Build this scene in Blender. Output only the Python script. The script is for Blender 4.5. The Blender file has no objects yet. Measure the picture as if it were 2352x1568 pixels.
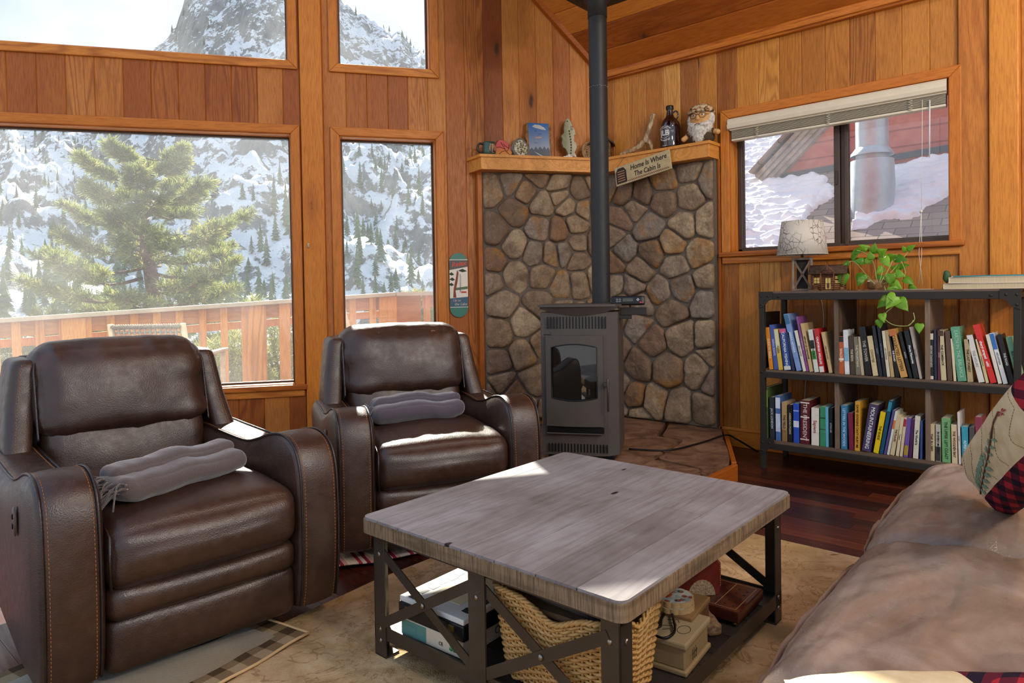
import bpy, bmesh, math, random
import numpy as np
from mathutils import Vector, Matrix, noise as mnoise
random.seed(7)
S=bpy.context.scene; COL=S.collection
# ------------------------------------------------------------------ camera, world, sun, exposure
H=1.12; FPX=1567.1; CX,CY=1176.0,698.1
YAW,PITCH,ROLL=[math.radians(a) for a in (48.578,1.059,0.9405)]
LA=math.radians(-33.77)          # direction of the window wall
XR=4.64; CYR=3.0975              # plane of the bookshelf wall, room corner
def camrows():
    fw=Vector((math.sin(YAW)*math.cos(PITCH),math.cos(YAW)*math.cos(PITCH),-math.sin(PITCH)))
    r=Vector((math.cos(YAW),-math.sin(YAW),0)); d=fw.cross(r); c,s=math.cos(ROLL),math.sin(ROLL)
    return c*r+s*d, -s*r+c*d, fw
RR,DD,FF=camrows()
cam_d=bpy.data.cameras.new('camera'); cam=bpy.data.objects.new('camera',cam_d); COL.objects.link(cam)
cam_d.sensor_width=36; cam_d.lens=FPX/2352*36; cam_d.shift_y=-(784-CY)/2352; cam_d.clip_start=.02; cam_d.clip_end=3000
cm=Matrix.Identity(4)
for i in range(3): cm[i][0]=RR[i]; cm[i][1]=-DD[i]; cm[i][2]=-FF[i]
cm.translation=Vector((0,0,H)); cam.matrix_world=cm; S.camera=cam
def ray(x,y): return RR*((x-CX)/FPX)+DD*((y-CY)/FPX)+FF
def onz(x,y,z=0): d=ray(x,y); return Vector((0,0,H))+d*((z-H)/d.z)
def onplane(x,y,p,n):
    d=ray(x,y); c=Vector((0,0,H)); return c+d*((Vector(p)-c).dot(n)/d.dot(n))
def atdepth(x,y,dep): return Vector((0,0,H))+ray(x,y)*dep
S.view_settings.view_transform='Standard'; S.view_settings.look='None'
S.view_settings.exposure=0.5; S.view_settings.gamma=1; S.view_settings.use_curve_mapping=False
SUN_AZ,SUN_EL=math.radians(56.3),math.radians(32.5)
sd=bpy.data.lights.new('sun','SUN'); sd.energy=11.0; sd.angle=.0093; sd.color=(1,.93,.82)
sun=bpy.data.objects.new('sun',sd); COL.objects.link(sun)
sv=Vector((math.cos(SUN_AZ)*math.cos(SUN_EL),math.sin(SUN_AZ)*math.cos(SUN_EL),math.sin(SUN_EL)))
sun.rotation_euler=sv.to_track_quat('Z','Y').to_euler(); sun.location=(3,4,6)

# warm lamps of the room behind the camera (ceiling bulbs)
for lx,ly,lz,le in ((2.6,-2.0,2.6,110),(1.0,-2.05,3.2,120),(2.2,-1.5,4.5,90)):
    ld=bpy.data.lights.new('ceiling_bulb','POINT'); ld.energy=le; ld.color=(1,.86,.68); ld.shadow_soft_size=.15
    lo=bpy.data.objects.new('ceiling_bulb',ld); COL.objects.link(lo); lo.location=(lx,ly,lz)
# ------------------------------------------------------------------ node helpers
class G:
    def __init__(s,name,world=False):
        if world: s.m=bpy.data.worlds.new(name)
        else: s.m=bpy.data.materials.new(name)
        s.m.use_nodes=True; s.t=s.m.node_tree; s.t.nodes.clear()
    def n(s,ty,ins=None,**pr):
        nd=s.t.nodes.new(ty)
        for k,v in pr.items(): setattr(nd,k,v)
        for k,v in (ins or {}).items():
            if isinstance(v,bpy.types.NodeSocket): s.t.links.new(v,nd.inputs[k])
            elif v is not None: 
                if isinstance(v,tuple) and len(v)==3 and nd.inputs[k].type=='RGBA': v=(*v,1)
                nd.inputs[k].default_value=v
        return nd
    def coord(s,kind='Object'): return s.n('ShaderNodeTexCoord').outputs[kind]
    def attr(s,name='rnd'): return s.n('ShaderNodeAttribute',attribute_name=name).outputs['Fac']
    def m_(s,op,a,b=0.0,c=None):
        nd=s.n('ShaderNodeMath',operation=op)
        for i,v in enumerate((a,b,c)):
            if v is None: continue
            if isinstance(v,bpy.types.NodeSocket): s.t.links.new(v,nd.inputs[i])
            else: nd.inputs[i].default_value=v
        return nd.outputs[0]
    def map(s,vec,sc=(1,1,1),loc=(0,0,0),rot=(0,0,0)):
        return s.n('ShaderNodeMapping',{'Vector':vec,'Scale':sc,'Location':loc,'Rotation':rot}).outputs[0]
    def vadd(s,a,b):
        nd=s.n('ShaderNodeVectorMath',operation='ADD')
        for i,v in enumerate((a,b)):
            if isinstance(v,bpy.types.NodeSocket): s.t.links.new(v,nd.inputs[i])
            else: nd.inputs[i].default_value=v
        return nd.outputs[0]
    def comb(s,x=0.,y=0.,z=0.): return s.n('ShaderNodeCombineXYZ',{0:x,1:y,2:z}).outputs[0]
    def sep(s,v): return s.n('ShaderNodeSeparateXYZ',{0:v}).outputs
    def noise(s,vec,scale=5.,detail=3.,rough=.5,dist=0.): return s.n('ShaderNodeTexNoise',{'Vector':vec,'Scale':scale,'Detail':detail,'Roughness':rough,'Distortion':dist}).outputs['Fac']
    def voro(s,vec,scale=5.,feat='F1',out='Distance',rnd=1.): return s.n('ShaderNodeTexVoronoi',{'Vector':vec,'Scale':scale,'Randomness':rnd},feature=feat).outputs[out]
    def ramp(s,fac,st,interp='LINEAR'):
        nd=s.n('ShaderNodeValToRGB',{0:fac}); e=nd.color_ramp.elements; nd.color_ramp.interpolation=interp
        while len(e)<len(st): e.new(.5)
        for i,(p,c) in enumerate(st):
            e[i].position=p; e[i].color=(*c,1) if not isinstance(c,(int,float)) else (c,c,c,1)
        return nd.outputs[0]
    def mix(s,f,a,b,bt='MIX'):
        nd=s.n('ShaderNodeMix',data_type='RGBA',blend_type=bt)
        for i,v in ((0,f),(6,a),(7,b)):
            if isinstance(v,bpy.types.NodeSocket): s.t.links.new(v,nd.inputs[i])
            else: nd.inputs[i].default_value=(*v,1) if isinstance(v,tuple) and len(v)==3 else v
        return nd.outputs[2]
    def rng(s,v,a,b,c,d): return s.n('ShaderNodeMapRange',{0:v,1:a,2:b,3:c,4:d}).outputs[0]
    def bump(s,h,st=.3,dist=.01,nrm=None): return s.n('ShaderNodeBump',{'Strength':st,'Distance':dist,'Height':h,'Normal':nrm}).outputs[0]
    def out(s,col,rough=.5,metal=0.,nrm=None,spec=.5,**kw):
        ins={'Base Color':col,'Roughness':rough,'Metallic':metal,'Specular IOR Level':spec}
        if nrm is not None: ins['Normal']=nrm
        ins.update(kw)
        b=s.n('ShaderNodeBsdfPrincipled',ins); o=s.n('ShaderNodeOutputMaterial',{0:b.outputs[0]}); return s.m
def lin(h):
    h=h.lstrip('#'); c=[int(h[i:i+2],16)/255 for i in (0,2,4)]
    return tuple(v/12.92 if v<=.04045 else ((v+.055)/1.055)**2.4 for v in c)
_pl={}
def plain(hexc,rough=.55,metal=0.,spec=.4,name=None):
    k=(hexc,rough,metal)
    if k in _pl: return _pl[k]
    g=G(name or ('paint_'+hexc.strip('#'))); c=lin(hexc)
    v=g.noise(g.coord(),18,3); col=g.mix(g.rng(v,.3,.7,0,.25),c,tuple(x*.72 for x in c))
    _pl[k]=g.out(col,rough,metal,spec=spec); return _pl[k]

# world: pale winter sky with clouds, bright snowy ground below the horizon
w=G('sky_world',world=True); S.world=w.m
tc=w.coord('Generated'); sx,sy,sz=w.sep(tc)
skyc=w.ramp(w.rng(sz,-.25,.9,0,1),[(0,(.66,.66,.66)),(.2,(.76,.77,.79)),(.235,(.76,.84,.95)),(.42,(.60,.74,.94)),(1,(.38,.56,.88))])
glowv=w.n('ShaderNodeVectorMath',{0:tc,1:tuple(sv)},operation='DOT_PRODUCT').outputs['Value']
glow=w.rng(glowv,.72,1.,0,1)
skyc=w.mix(w.m_('POWER',glow,1.6),skyc,(.86,.91,.98))
cl=w.noise(w.map(tc,(1,1,2.6),(3.1,.4,.2)),3.2,7,.58,.4)
skyc=w.mix(w.m_('MULTIPLY',w.rng(cl,.50,.66,0,1),w.rng(sz,.0,.12,0,.9)),skyc,(.98,.99,1.0))
bg=w.n('ShaderNodeBackground',{'Color':skyc,'Strength':0.78}); w.n('ShaderNodeOutputWorld',{0:bg.outputs[0]})

# ------------------------------------------------------------------ mesh helpers
class MB:
    def __init__(s): s.v=[];s.f=[];s.mi=[];s.r=[];s.sm=[]
    def add(s,vs,fs,mat=0,rnd=0.,smooth=False):
        o=len(s.v); s.v+= [tuple(v) for v in vs]
        for f in fs: s.f.append(tuple(i+o for i in f)); s.mi.append(mat); s.r.append(rnd); s.sm.append(smooth)
    def box(s,a,b,mat=0,rnd=0.,M=None):
        x0,y0,z0=a;x1,y1,z1=b
        v=[(x0,y0,z0),(x1,y0,z0),(x1,y1,z0),(x0,y1,z0),(x0,y0,z1),(x1,y0,z1),(x1,y1,z1),(x0,y1,z1)]
        if M is not None: v=[M@Vector(p) for p in v]
        s.add(v,[(0,3,2,1),(4,5,6,7),(0,1,5,4),(1,2,6,5),(2,3,7,6),(3,0,4,7)],mat,rnd)
    def cbox(s,c,sz,mat=0,rnd=0.,M=None):
        s.box([c[i]-sz[i]/2 for i in range(3)],[c[i]+sz[i]/2 for i in range(3)],mat,rnd,M)
    def bar(s,p,q,w,t,up=(0,0,1),mat=0,rnd=0.):
        p=Vector(p);q=Vector(q);d=(q-p);L=d.length;d.normalize();u=Vector(up);sx=d.cross(u).normalized();u=sx.cross(d)
        M=Matrix((( sx.x,d.x,u.x,p.x),(sx.y,d.y,u.y,p.y),(sx.z,d.z,u.z,p.z),(0,0,0,1)))
        s.box((-w/2,0,-t/2),(w/2,L,t/2),mat,rnd,M)
    def prism(s,poly,z0,z1,mat=0,rnd=0.,M=None,smooth=False):
        n=len(poly); v=[Vector((x,y,z0)) for x,y in poly]+[Vector((x,y,z1)) for x,y in poly]
        if M is not None: v=[M@p for p in v]
        s.add(v,[tuple(range(n-1,-1,-1)),tuple(range(n,2*n))],mat,rnd)
        s.add(v,[(i,(i+1)%n,(i+1)%n+n,i+n) for i in range(n)],mat,rnd,smooth)
    def tube(s,pts,r,n=8,mat=0,rnd=0.,cap=True,smooth=True,flat=1.,closed=False):
        P=[Vector(p) for p in pts]; k=len(P); rs=r if isinstance(r,(list,tuple)) else [r]*k
        t0=(P[1]-P[0]).normalized(); u=t0.orthogonal().normalized(); vs=[]
        for i in range(k):
            if closed: t=(P[(i+1)%k]-P[i-1]).normalized()
            else: t=(P[min(i+1,k-1)]-P[max(i-1,0)]).normalized()
            u=(u-t*u.dot(t)); u=u.normalized() if u.length>1e-6 else t.orthogonal().normalized()
            b=t.cross(u)
            for j in range(n):
                a=2*math.pi*j/n; vs.append(P[i]+(u*math.cos(a)+b*math.sin(a)*flat)*rs[i])
        fs=[(i*n+j,i*n+(j+1)%n,((i+1)%k)*n+(j+1)%n,((i+1)%k)*n+j) for i in range(k if closed else k-1) for j in range(n)]
        if cap and not closed:
            fs+= [tuple(range(n-1,-1,-1)),tuple((k-1)*n+j for j in range(n))]
        s.add(vs,fs,mat,rnd,smooth)
    def lathe(s,prof,c=(0,0,0),n=32,mat=0,rnd=0.,M=None,smooth=True,sx=1.,sy=1.):
        vs=[]
        for r,z in prof:
            for j in range(n):
                a=2*math.pi*j/n; vs.append(Vector((c[0]+r*math.cos(a)*sx,c[1]+r*math.sin(a)*sy,c[2]+z)))
        if M is not None: vs=[M@v for v in vs]
        k=len(prof)
        s.add(vs,[(i*n+j,i*n+(j+1)%n,(i+1)*n+(j+1)%n,(i+1)*n+j) for i in range(k-1) for j in range(n)],mat,rnd,smooth)
        if prof[0][0]>1e-5: s.add(vs[:n],[tuple(range(n-1,-1,-1))],mat,rnd)
        if prof[-1][0]>1e-5: s.add(vs[-n:],[tuple(range(n))],mat,rnd)
    def ball(s,c,r,mat=0,rnd=0.,n=12,M=None,fn=None):
        rr=r if isinstance(r,(list,tuple)) else (r,r,r); vs=[];k=max(6,n//2+1)
        for i in range(k+1):
            th=math.pi*i/k
            for j in range(n):
                a=2*math.pi*j/n; d=Vector((math.sin(th)*math.cos(a),math.sin(th)*math.sin(a),-math.cos(th)))
                f=fn(d) if fn else 1.
                p=Vector((c[0]+d.x*rr[0]*f,c[1]+d.y*rr[1]*f,c[2]+d.z*rr[2]*f)); vs.append(M@p if M is not None else p)
        s.add(vs,[(i*n+j,i*n+(j+1)%n,(i+1)*n+(j+1)%n,(i+1)*n+j) for i in range(k) for j in range(n)],mat,rnd,True)
    def soft(s,c,size,r,n=(10,10,10),puff=(0,0,0),fn=None,mat=0,rnd=0.,M=None):
        hx,hy,hz=[v/2 for v in size]; idx={};vs=[];fs=[]
        def tt(i,k): t=2*i/k-1; return .45*t+.55*math.sin(t*math.pi/2)
        def vid(i,j,k):
            key=(i,j,k)
            if key in idx: return idx[key]
            t=(tt(i,n[0]),tt(j,n[1]),tt(k,n[2])); p=Vector((t[0]*hx,t[1]*hy,t[2]*hz))
            rr=min(r,hx*.999,hy*.999,hz*.999)
            q=Vector([max(-(h-rr),min(h-rr,v)) for h,v in zip((hx,hy,hz),p)]); d=p-q
            if d.length>1e-9: p=q+d.normalized()*rr
            w=[max(0.,1-t[a]**2) for a in range(3)]
            p.x+=puff[0]*t[0]*w[1]*w[2]; p.y+=puff[1]*t[1]*w[0]*w[2]; p.z+=puff[2]*t[2]*w[0]*w[1]
            if fn: p=Vector(fn(p,t))
            p=p+Vector(c)
            if M is not None: p=M@p
            idx[key]=len(vs); vs.append(p); return idx[key]
        a,b,cc=n
        for i in range(a):
            for j in range(b):
                fs.append((vid(i,j,0),vid(i,j+1,0),vid(i+1,j+1,0),vid(i+1,j,0)))
                fs.append((vid(i,j,cc),vid(i+1,j,cc),vid(i+1,j+1,cc),vid(i,j+1,cc)))
        for i in range(a):
            for k in range(cc):
                fs.append((vid(i,0,k),vid(i+1,0,k),vid(i+1,0,k+1),vid(i,0,k+1)))
                fs.append((vid(i,b,k),vid(i,b,k+1),vid(i+1,b,k+1),vid(i+1,b,k)))
        for j in range(b):
            for k in range(cc):
                fs.append((vid(0,j,k),vid(0,j,k+1),vid(0,j+1,k+1),vid(0,j+1,k)))
                fs.append((vid(a,j,k),vid(a,j+1,k),vid(a,j+1,k+1),vid(a,j,k+1)))
        s.add(vs,fs,mat,rnd,True)
    def grid(s,nu,nv,fn,mat=0,rnd=0.,smooth=True,flip=False):
        vs=[fn(i/nu,j/nv) for j in range(nv+1) for i in range(nu+1)]; k=nu+1
        fs=[(j*k+i,j*k+i+1,(j+1)*k+i+1,(j+1)*k+i) for j in range(nv) for i in range(nu)]
        if flip: fs=[f[::-1] for f in fs]
        s.add(vs,fs,mat,rnd,smooth)
    def build(s,name,mats,parent=None,bevel=0.,loc=None,rot=None,solid=0.,seg=2):
        me=bpy.data.meshes.new(name); me.from_pydata(s.v,[],s.f)
        for m in (mats if isinstance(mats,(list,tuple)) else [mats]): me.materials.append(m)
        me.polygons.foreach_set('material_index',s.mi); me.polygons.foreach_set('use_smooth',s.sm)
        at=me.attributes.new('rnd','FLOAT','FACE'); at.data.foreach_set('value',s.r)
        me.update(); o=bpy.data.objects.new(name,me); COL.objects.link(o)
        if parent is not None: o.parent=parent
        if loc is not None: o.location=loc
        if rot is not None: o.rotation_euler=rot
        if solid:
            md=o.modifiers.new('thickness','SOLIDIFY'); md.thickness=solid; md.offset=0
        if bevel:
            md=o.modifiers.new('bevel','BEVEL'); md.width=bevel; md.segments=seg; md.limit_method='ANGLE'; md.angle_limit=.6; md.harden_normals=False
        return o
def tag(o,label=None,cat=None,group=None,kind=None):
    if label: o['label']=label
    if cat: o['category']=cat
    if group: o['group']=group
    if kind: o['kind']=kind
    return o
def thing(name,label,cat,loc=(0,0,0),rz=0.,group=None,kind=None):
    o=bpy.data.objects.new(name,None); COL.objects.link(o); o.location=loc; o.rotation_euler=(0,0,rz); o.empty_display_size=.1
    return tag(o,label,cat,group,kind)
def struct(o): o['kind']='structure'; return o
def text_mesh(txt,size,name,mat,parent,M,depth=.0006,align='CENTER',sx=1.,shear=0.,bold=0.):
    cu=bpy.data.curves.new(name,'FONT'); cu.body=txt; cu.size=size; cu.align_x=align; cu.align_y='CENTER'; cu.extrude=depth/2; cu.shear=shear; cu.offset=bold
    cu.resolution_u=2
    t=bpy.data.objects.new('tmp',cu); COL.objects.link(t); dg=bpy.context.evaluated_depsgraph_get(); dg.update()
    me=bpy.data.meshes.new_from_object(t.evaluated_get(dg)); bpy.data.objects.remove(t); bpy.data.curves.remove(cu)
    me.transform(M@Matrix.Diagonal((sx,1,1,1))); me.name=name; me.materials.clear(); me.materials.append(mat)
    o=bpy.data.objects.new(name,me); COL.objects.link(o); o.parent=parent; return o
def frameM(o,xa,ya):
    xa=Vector(xa).normalized();ya=Vector(ya).normalized();za=xa.cross(ya)
    return Matrix(((xa.x,ya.x,za.x,o[0]),(xa.y,ya.y,za.y,o[1]),(xa.z,ya.z,za.z,o[2]),(0,0,0,1)))
def rotM(axis,deg,loc=(0,0,0)): return Matrix.Translation(loc)@Matrix.Rotation(math.radians(deg),4,axis)
def catmull(P,k=6,closed=False):
    P=[Vector(p) for p in P]; out=[];n=len(P)
    for i in range(n if closed else n-1):
        g=(lambda j:P[j%n]) if closed else (lambda j:P[max(0,min(n-1,j))])
        a,b,c,d=g(i-1),g(i),g(i+1),g(i+2)
        for s_ in range(k):
            t=s_/k; out.append(.5*((2*b)+(c-a)*t+(2*a-5*b+4*c-d)*t*t+(3*b-a-3*c+d)*t**3))
    if not closed: out.append(P[-1])
    return out
# wall frames: local x runs along the wall (left to right), local -y points into the room
RW_LOC=(XR,CYR,0); RW_ROT=-math.pi/2
LW_LOC=(XR,CYR,0); LW_ROT=LA
dirL=Vector((math.cos(LA),math.sin(LA),0)); nL=Vector((-math.sin(LA),math.cos(LA),0))
def Lp(x,y,off=0.):   # photo pixel -> (local x, z) on the window wall, off metres into the room
    p=onplane(x,y,Vector(LW_LOC)-nL*off,nL); return (p-Vector(LW_LOC)).dot(dirL),p.z
def Rp(x,y,off=0.):
    p=onplane(x,y,(XR-off,0,0),Vector((1,0,0))); return CYR-p.y,p.z
# ------------------------------------------------------------------ materials
def cedar(name,cols,axis='Z',rough=.42,across=11.,knots=True,spec=.35,bands=38.,sat=1.):
    g=G(name); r=g.attr(); c=g.coord()
    off=g.comb(g.m_('MULTIPLY',r,41.),g.m_('MULTIPLY',r,17.),g.m_('MULTIPLY',r,29.))
    v=g.vadd(c,off); sc={'Z':(1,1,.09),'Y':(1,.09,1),'X':(.09,1,1)}[axis]
    vs=g.map(v,sc)
    low=g.noise(vs,6.,2,.5,.25)                       # flowing contour field -> cathedral grain
    cont=g.m_('SINE',g.m_('MULTIPLY',low,bands*3.0)); cont=g.m_('POWER',g.m_('MULTIPLY',g.m_('ADD',cont,1.),.5),2.2)
    amp=g.m_('MULTIPLY',cont,g.rng(g.m_('FRACT',g.m_('MULTIPLY',r,7.3)),.55,.9,.12,.75))
    fine=g.noise(g.map(v,tuple(q*(1 if q<1 else 1) for q in sc)),across*14,3,.6)
    blot=g.noise(g.map(v,{'Z':(1,1,.4),'Y':(1,.4,1),'X':(.4,1,1)}[axis]),2.4,3)
    tone=g.m_('ADD',g.m_('MULTIPLY',g.m_('FRACT',g.m_('MULTIPLY',r,13.7)),.66),g.m_('MULTIPLY',blot,.45))
    base=g.ramp(tone,[(.12,cols[0]),(.42,cols[1]),(.72,cols[2]),(1.,cols[3])])
    dark=g.mix(1.,base,(.42,.26,.16),'MULTIPLY')
    col=g.mix(g.m_('MULTIPLY',amp,.85),base,dark)
    col=g.mix(g.rng(fine,.42,.75,0,.5),col,dark)
    if knots:
        kv=g.map(v,{'Z':(5.2,0.,1.7),'Y':(5.2,1.7,0),'X':(1.7,5.2,0)}[axis])
        kd=g.m_('ADD',g.voro(kv,1.0),g.m_('MULTIPLY',g.m_('SUBTRACT',g.noise(c,30,2),.5),.10))
        kmask=g.rng(kd,.055,.12,1,0); halo=g.rng(kd,.08,.36,.5,0)
        sel=g.m_('GREATER_THAN',g.sep(g.voro(kv,1.0,out='Color'))[0],.48)
        col=g.mix(g.m_('MULTIPLY',halo,sel),col,dark)
        col=g.mix(g.m_('MULTIPLY',kmask,g.m_('MULTIPLY',sel,.9)),col,(.045,.016,.006))
    return g.out(col,g.rng(fine,.3,.7,rough-.06,rough+.12),0,g.bump(g.m_('ADD',fine,g.m_('MULTIPLY',cont,.3)),.12,.002),spec)
CED=[lin('#7e3c10'),lin('#a85a18'),lin('#c07022'),lin('#d88c38')]
CEDL=[lin('#96561c'),lin('#b87328'),lin('#cb8634'),lin('#dda04e')]
M_cedL=cedar('cedar_boards_red',[lin('#7c3c12'),lin('#a2581e'),lin('#ba6e28'),lin('#d08a40')])
M_cedR=cedar('cedar_boards_gold',CEDL)
M_ceil=cedar('cedar_ceiling',CED,'Y')
M_trimZ=cedar('fir_trim_upright',[lin('#9a4a10'),lin('#b8651b'),lin('#c97624'),lin('#d98a38')],'Z',knots=False,bands=20)
M_trimX=cedar('fir_trim_level',[lin('#9a4a10'),lin('#b8651b'),lin('#c97624'),lin('#d98a38')],'X',knots=False,bands=20)
M_post=cedar('fir_post',[lin('#b0590f'),lin('#c46c18'),lin('#cf7b22'),lin('#dc9138')],'Z')
M_mant=cedar('mantel_wood',[lin('#c07020'),lin('#d08430'),lin('#dc9440'),lin('#e0a050')],'X',bands=16)
def floor_mat():
    g=G('floor_planks'); r=g.attr(); c=g.coord(); v=g.vadd(c,g.comb(g.m_('MULTIPLY',r,31.),g.m_('MULTIPLY',r,7.),0.))
    st=g.noise(g.map(v,(1,.07,1)),60,4,.6); lo=g.noise(g.map(v,(1,.12,1)),8,2)
    f=g.m_('ADD',g.m_('MULTIPLY',r,.62),g.m_('MULTIPLY',lo,.4))
    col=g.ramp(f,[(.15,lin('#26100b')),(.45,lin('#42190f')),(.75,lin('#5c2716')),(1,lin('#8a4424'))])
    col=g.mix(g.rng(st,.42,.7,0,.5),col,lin('#1c0c08'))
    return g.out(col,g.rng(st,.3,.7,.25,.42),0,g.bump(st,.1,.001),.5)
M_floor=floor_mat()
def table_mat():
    g=G('weathered_grey_plank'); r=g.attr(); c=g.coord(); v=g.vadd(c,g.comb(g.m_('MULTIPLY',r,9.),g.m_('MULTIPLY',r,23.),0.))
    st=g.noise(g.map(v,(.06,1,1)),70,5,.65,.3); lo=g.noise(g.map(v,(.12,1,1)),7,2,.5,.4)
    cont=g.m_('POWER',g.m_('MULTIPLY',g.m_('ADD',g.m_('SINE',g.m_('MULTIPLY',lo,60.)),1.),.5),3.)
    blot=g.noise(c,3.,4,.6)
    col=g.ramp(g.m_('ADD',g.m_('MULTIPLY',r,.12),g.m_('MULTIPLY',blot,.8)),[(.2,lin('#6c6564')),(.42,lin('#8b8585')),(.6,lin('#9e9a9c')),(.8,lin('#aea8a6'))])
    col=g.mix(g.m_('MULTIPLY',cont,.22),col,lin('#54483f')); col=g.mix(g.rng(st,.5,.75,0,.4),col,lin('#43362f'))
    sz=g.sep(g.coord('Object'))
    vv=g.voro(g.map(v,(2.6,7.,0)),1.); hole=g.rng(vv,.055,.075,1,0); col=g.mix(hole,col,(.012,.008,.006))
    return g.out(col,g.rng(st,.3,.7,.34,.5),0,g.bump(g.m_('SUBTRACT',st,hole),.22,.002),.5)
M_table=table_mat()
def edge_mat():
    g=G('rough_sawn_edge'); c=g.coord(); st=g.noise(g.map(c,(1,1,.12)),90,4,.6); s2=g.noise(g.map(c,(.1,.1,1)),40,3)
    col=g.mix(st,lin('#5a4632'),lin('#a88e6e')); s3=g.noise(g.map(c,(1,1,.05)),160,3,.7); col=g.mix(g.rng(s3,.48,.62,0,.7),col,lin('#3a2c20')); col=g.mix(g.rng(s2,.45,.7,0,.7),col,lin('#4a3826'))
    return g.out(col,.6,0,g.bump(st,.5,.003))
M_edge=edge_mat()
def leather(name,c1,c2,c3,rough,scale=260,wr=.3,worn=None):
    g=G(name); c=g.coord(); n1=g.noise(c,5,4,.6); n2=g.noise(c,34,3,.5)
    col=g.ramp(g.m_('ADD',g.m_('MULTIPLY',n1,.8),g.m_('MULTIPLY',n2,.2)),[(.3,c1),(.52,c2),(.72,c3)])
    peb=g.voro(c,scale,'F1'); wri=g.noise(g.map(c,(1,1,1)),11,4,.55,1.2)
    h=g.m_('ADD',g.m_('MULTIPLY',peb,.14),g.m_('MULTIPLY',wri,wr))
    return g.out(col,g.rng(n2,.3,.7,rough-.03,rough+.12),0,g.bump(h,.4,.007),.7)
M_leath=leather('dark_brown_leather',lin('#2c1a12'),lin('#3a2419'),lin('#4c3122'),.36,260,.35)
M_piping=leather('leather_piping',lin('#1a0d09'),lin('#22120c'),lin('#2a1710'),.35)
def sofa_mat():
    g=G('taupe_leather'); c=g.coord(); n1=g.noise(c,3.2,5,.62,.8); n2=g.noise(c,40,3,.5); cr=g.noise(g.map(c,(1.3,5.,1.5)),1.6,4,.55,1.4)
    col=g.ramp(g.m_('ADD',g.m_('MULTIPLY',n1,.75),g.m_('MULTIPLY',cr,.25)),[(.3,lin('#66503f')),(.48,lin('#8a7464')),(.64,lin('#a59284'))])
    crk=g.voro(c,150,'DISTANCE_TO_EDGE'); fold=g.m_('POWER',g.m_('SUBTRACT',1.,g.m_('ABSOLUTE',g.m_('MULTIPLY',g.m_('SUBTRACT',cr,.5),4.))),3.)
    nb=g.bump(g.noise(g.map(c,(1.2,4.5,1.5)),1.5,2,.4,.5),.45,.06); nb=g.bump(g.m_('MINIMUM',crk,.06),.25,.01,nb)
    return g.out(col,g.rng(n2,.3,.7,.26,.38),0,nb,.6)
M_sofa=sofa_mat()
M_thread=plain('#a8682e',.7); M_black=plain('#0c0b0b',.4); M_blackr=plain('#121110',.7)
def metal(name,c1,c2,rough,m=.8):
    g=G(name); n=g.noise(g.coord(),9,5,.6); n2=g.noise(g.coord(),160,2)
    return g.out(g.mix(n,c1,c2),g.rng(n,.3,.7,rough-.06,rough+.1),m,g.bump(n2,.06,.001),.5)
M_stove=metal('charcoal_stove_steel',lin('#4a433d'),lin('#5a524b'),.5,.25)
M_pipe=metal('black_stove_pipe',lin('#1f1f20'),lin('#2a2a2b'),.5,.2)
M_gun=metal('gunmetal',lin('#4a433b'),lin('#645c52'),.38,.75)
M_rivet=metal('rivet_steel',lin('#8a7f70'),lin('#a0968a'),.3,1.)
M_iron=metal('shelf_iron',lin('#292420'),lin('#35302b'),.6,.3)
M_galv=metal('galvanised_metal',lin('#a8b0b8'),lin('#d8dde0'),.48,.6)
M_alu=metal('bronze_aluminium',lin('#4a3c33'),lin('#66554a'),.45,.6)
def stone_mat():
    g=G('field_stone'); r=g.attr(); c=g.coord(); v=g.vadd(c,g.comb(g.m_('MULTIPLY',r,13.),0.,g.m_('MULTIPLY',r,7.)))
    n=g.noise(v,9,6,.62,.5); n2=g.noise(v,60,4,.6); n3=g.noise(v,4,3,.5,.8)
    base=g.ramp(g.m_('FRACT',g.m_('MULTIPLY',r,5.1)),[(0,lin('#8a8074')),(.2,lin('#ae9474')),(.4,lin('#7a5e48')),(.6,lin('#bca380')),(.8,lin('#8f6644')),(1,lin('#a09080'))])
    col=g.mix(g.rng(n,.4,.7,0,.85),base,lin('#6a5240'))
    rust=g.m_('MULTIPLY',g.rng(n3,.52,.66,0,1),g.m_('GREATER_THAN',g.m_('FRACT',g.m_('MULTIPLY',r,3.7)),.45))
    col=g.mix(g.m_('MULTIPLY',rust,.75),col,lin('#a26e2c'))
    col=g.mix(g.rng(n2,.35,.7,0,.4),col,lin('#4c3b2e')); col=g.mix(g.rng(g.noise(v,120,2),.66,.75,0,.5),col,lin('#c9bda8'))
    return g.out(col,.72,0,g.bump(g.m_('ADD',n,g.m_('MULTIPLY',n2,.5)),.8,.012),.35)
M_stone=stone_mat()
def mortar_mat():
    g=G('mortar'); n=g.noise(g.coord(),40,4,.6); return g.out(g.mix(n,lin('#564a3e'),lin('#74675a')),.9,0,g.bump(n,.6,.006))
M_mortar=mortar_mat()
def hearth_mat():
    g=G('hearth_flagstone'); r=g.attr(); v=g.vadd(g.coord(),g.comb(g.m_('MULTIPLY',r,13.),0.,0.)); n=g.noise(g.map(v,(1,1,3)),6,6,.6,1.)
    col=g.ramp(n,[(.3,lin('#4d3526')),(.5,lin('#76543c')),(.65,lin('#8c6a50')),(.8,lin('#6a5a4a'))])
    return g.out(col,.6,0,g.bump(n,.7,.012),.4)
M_hearth=hearth_mat()
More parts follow.
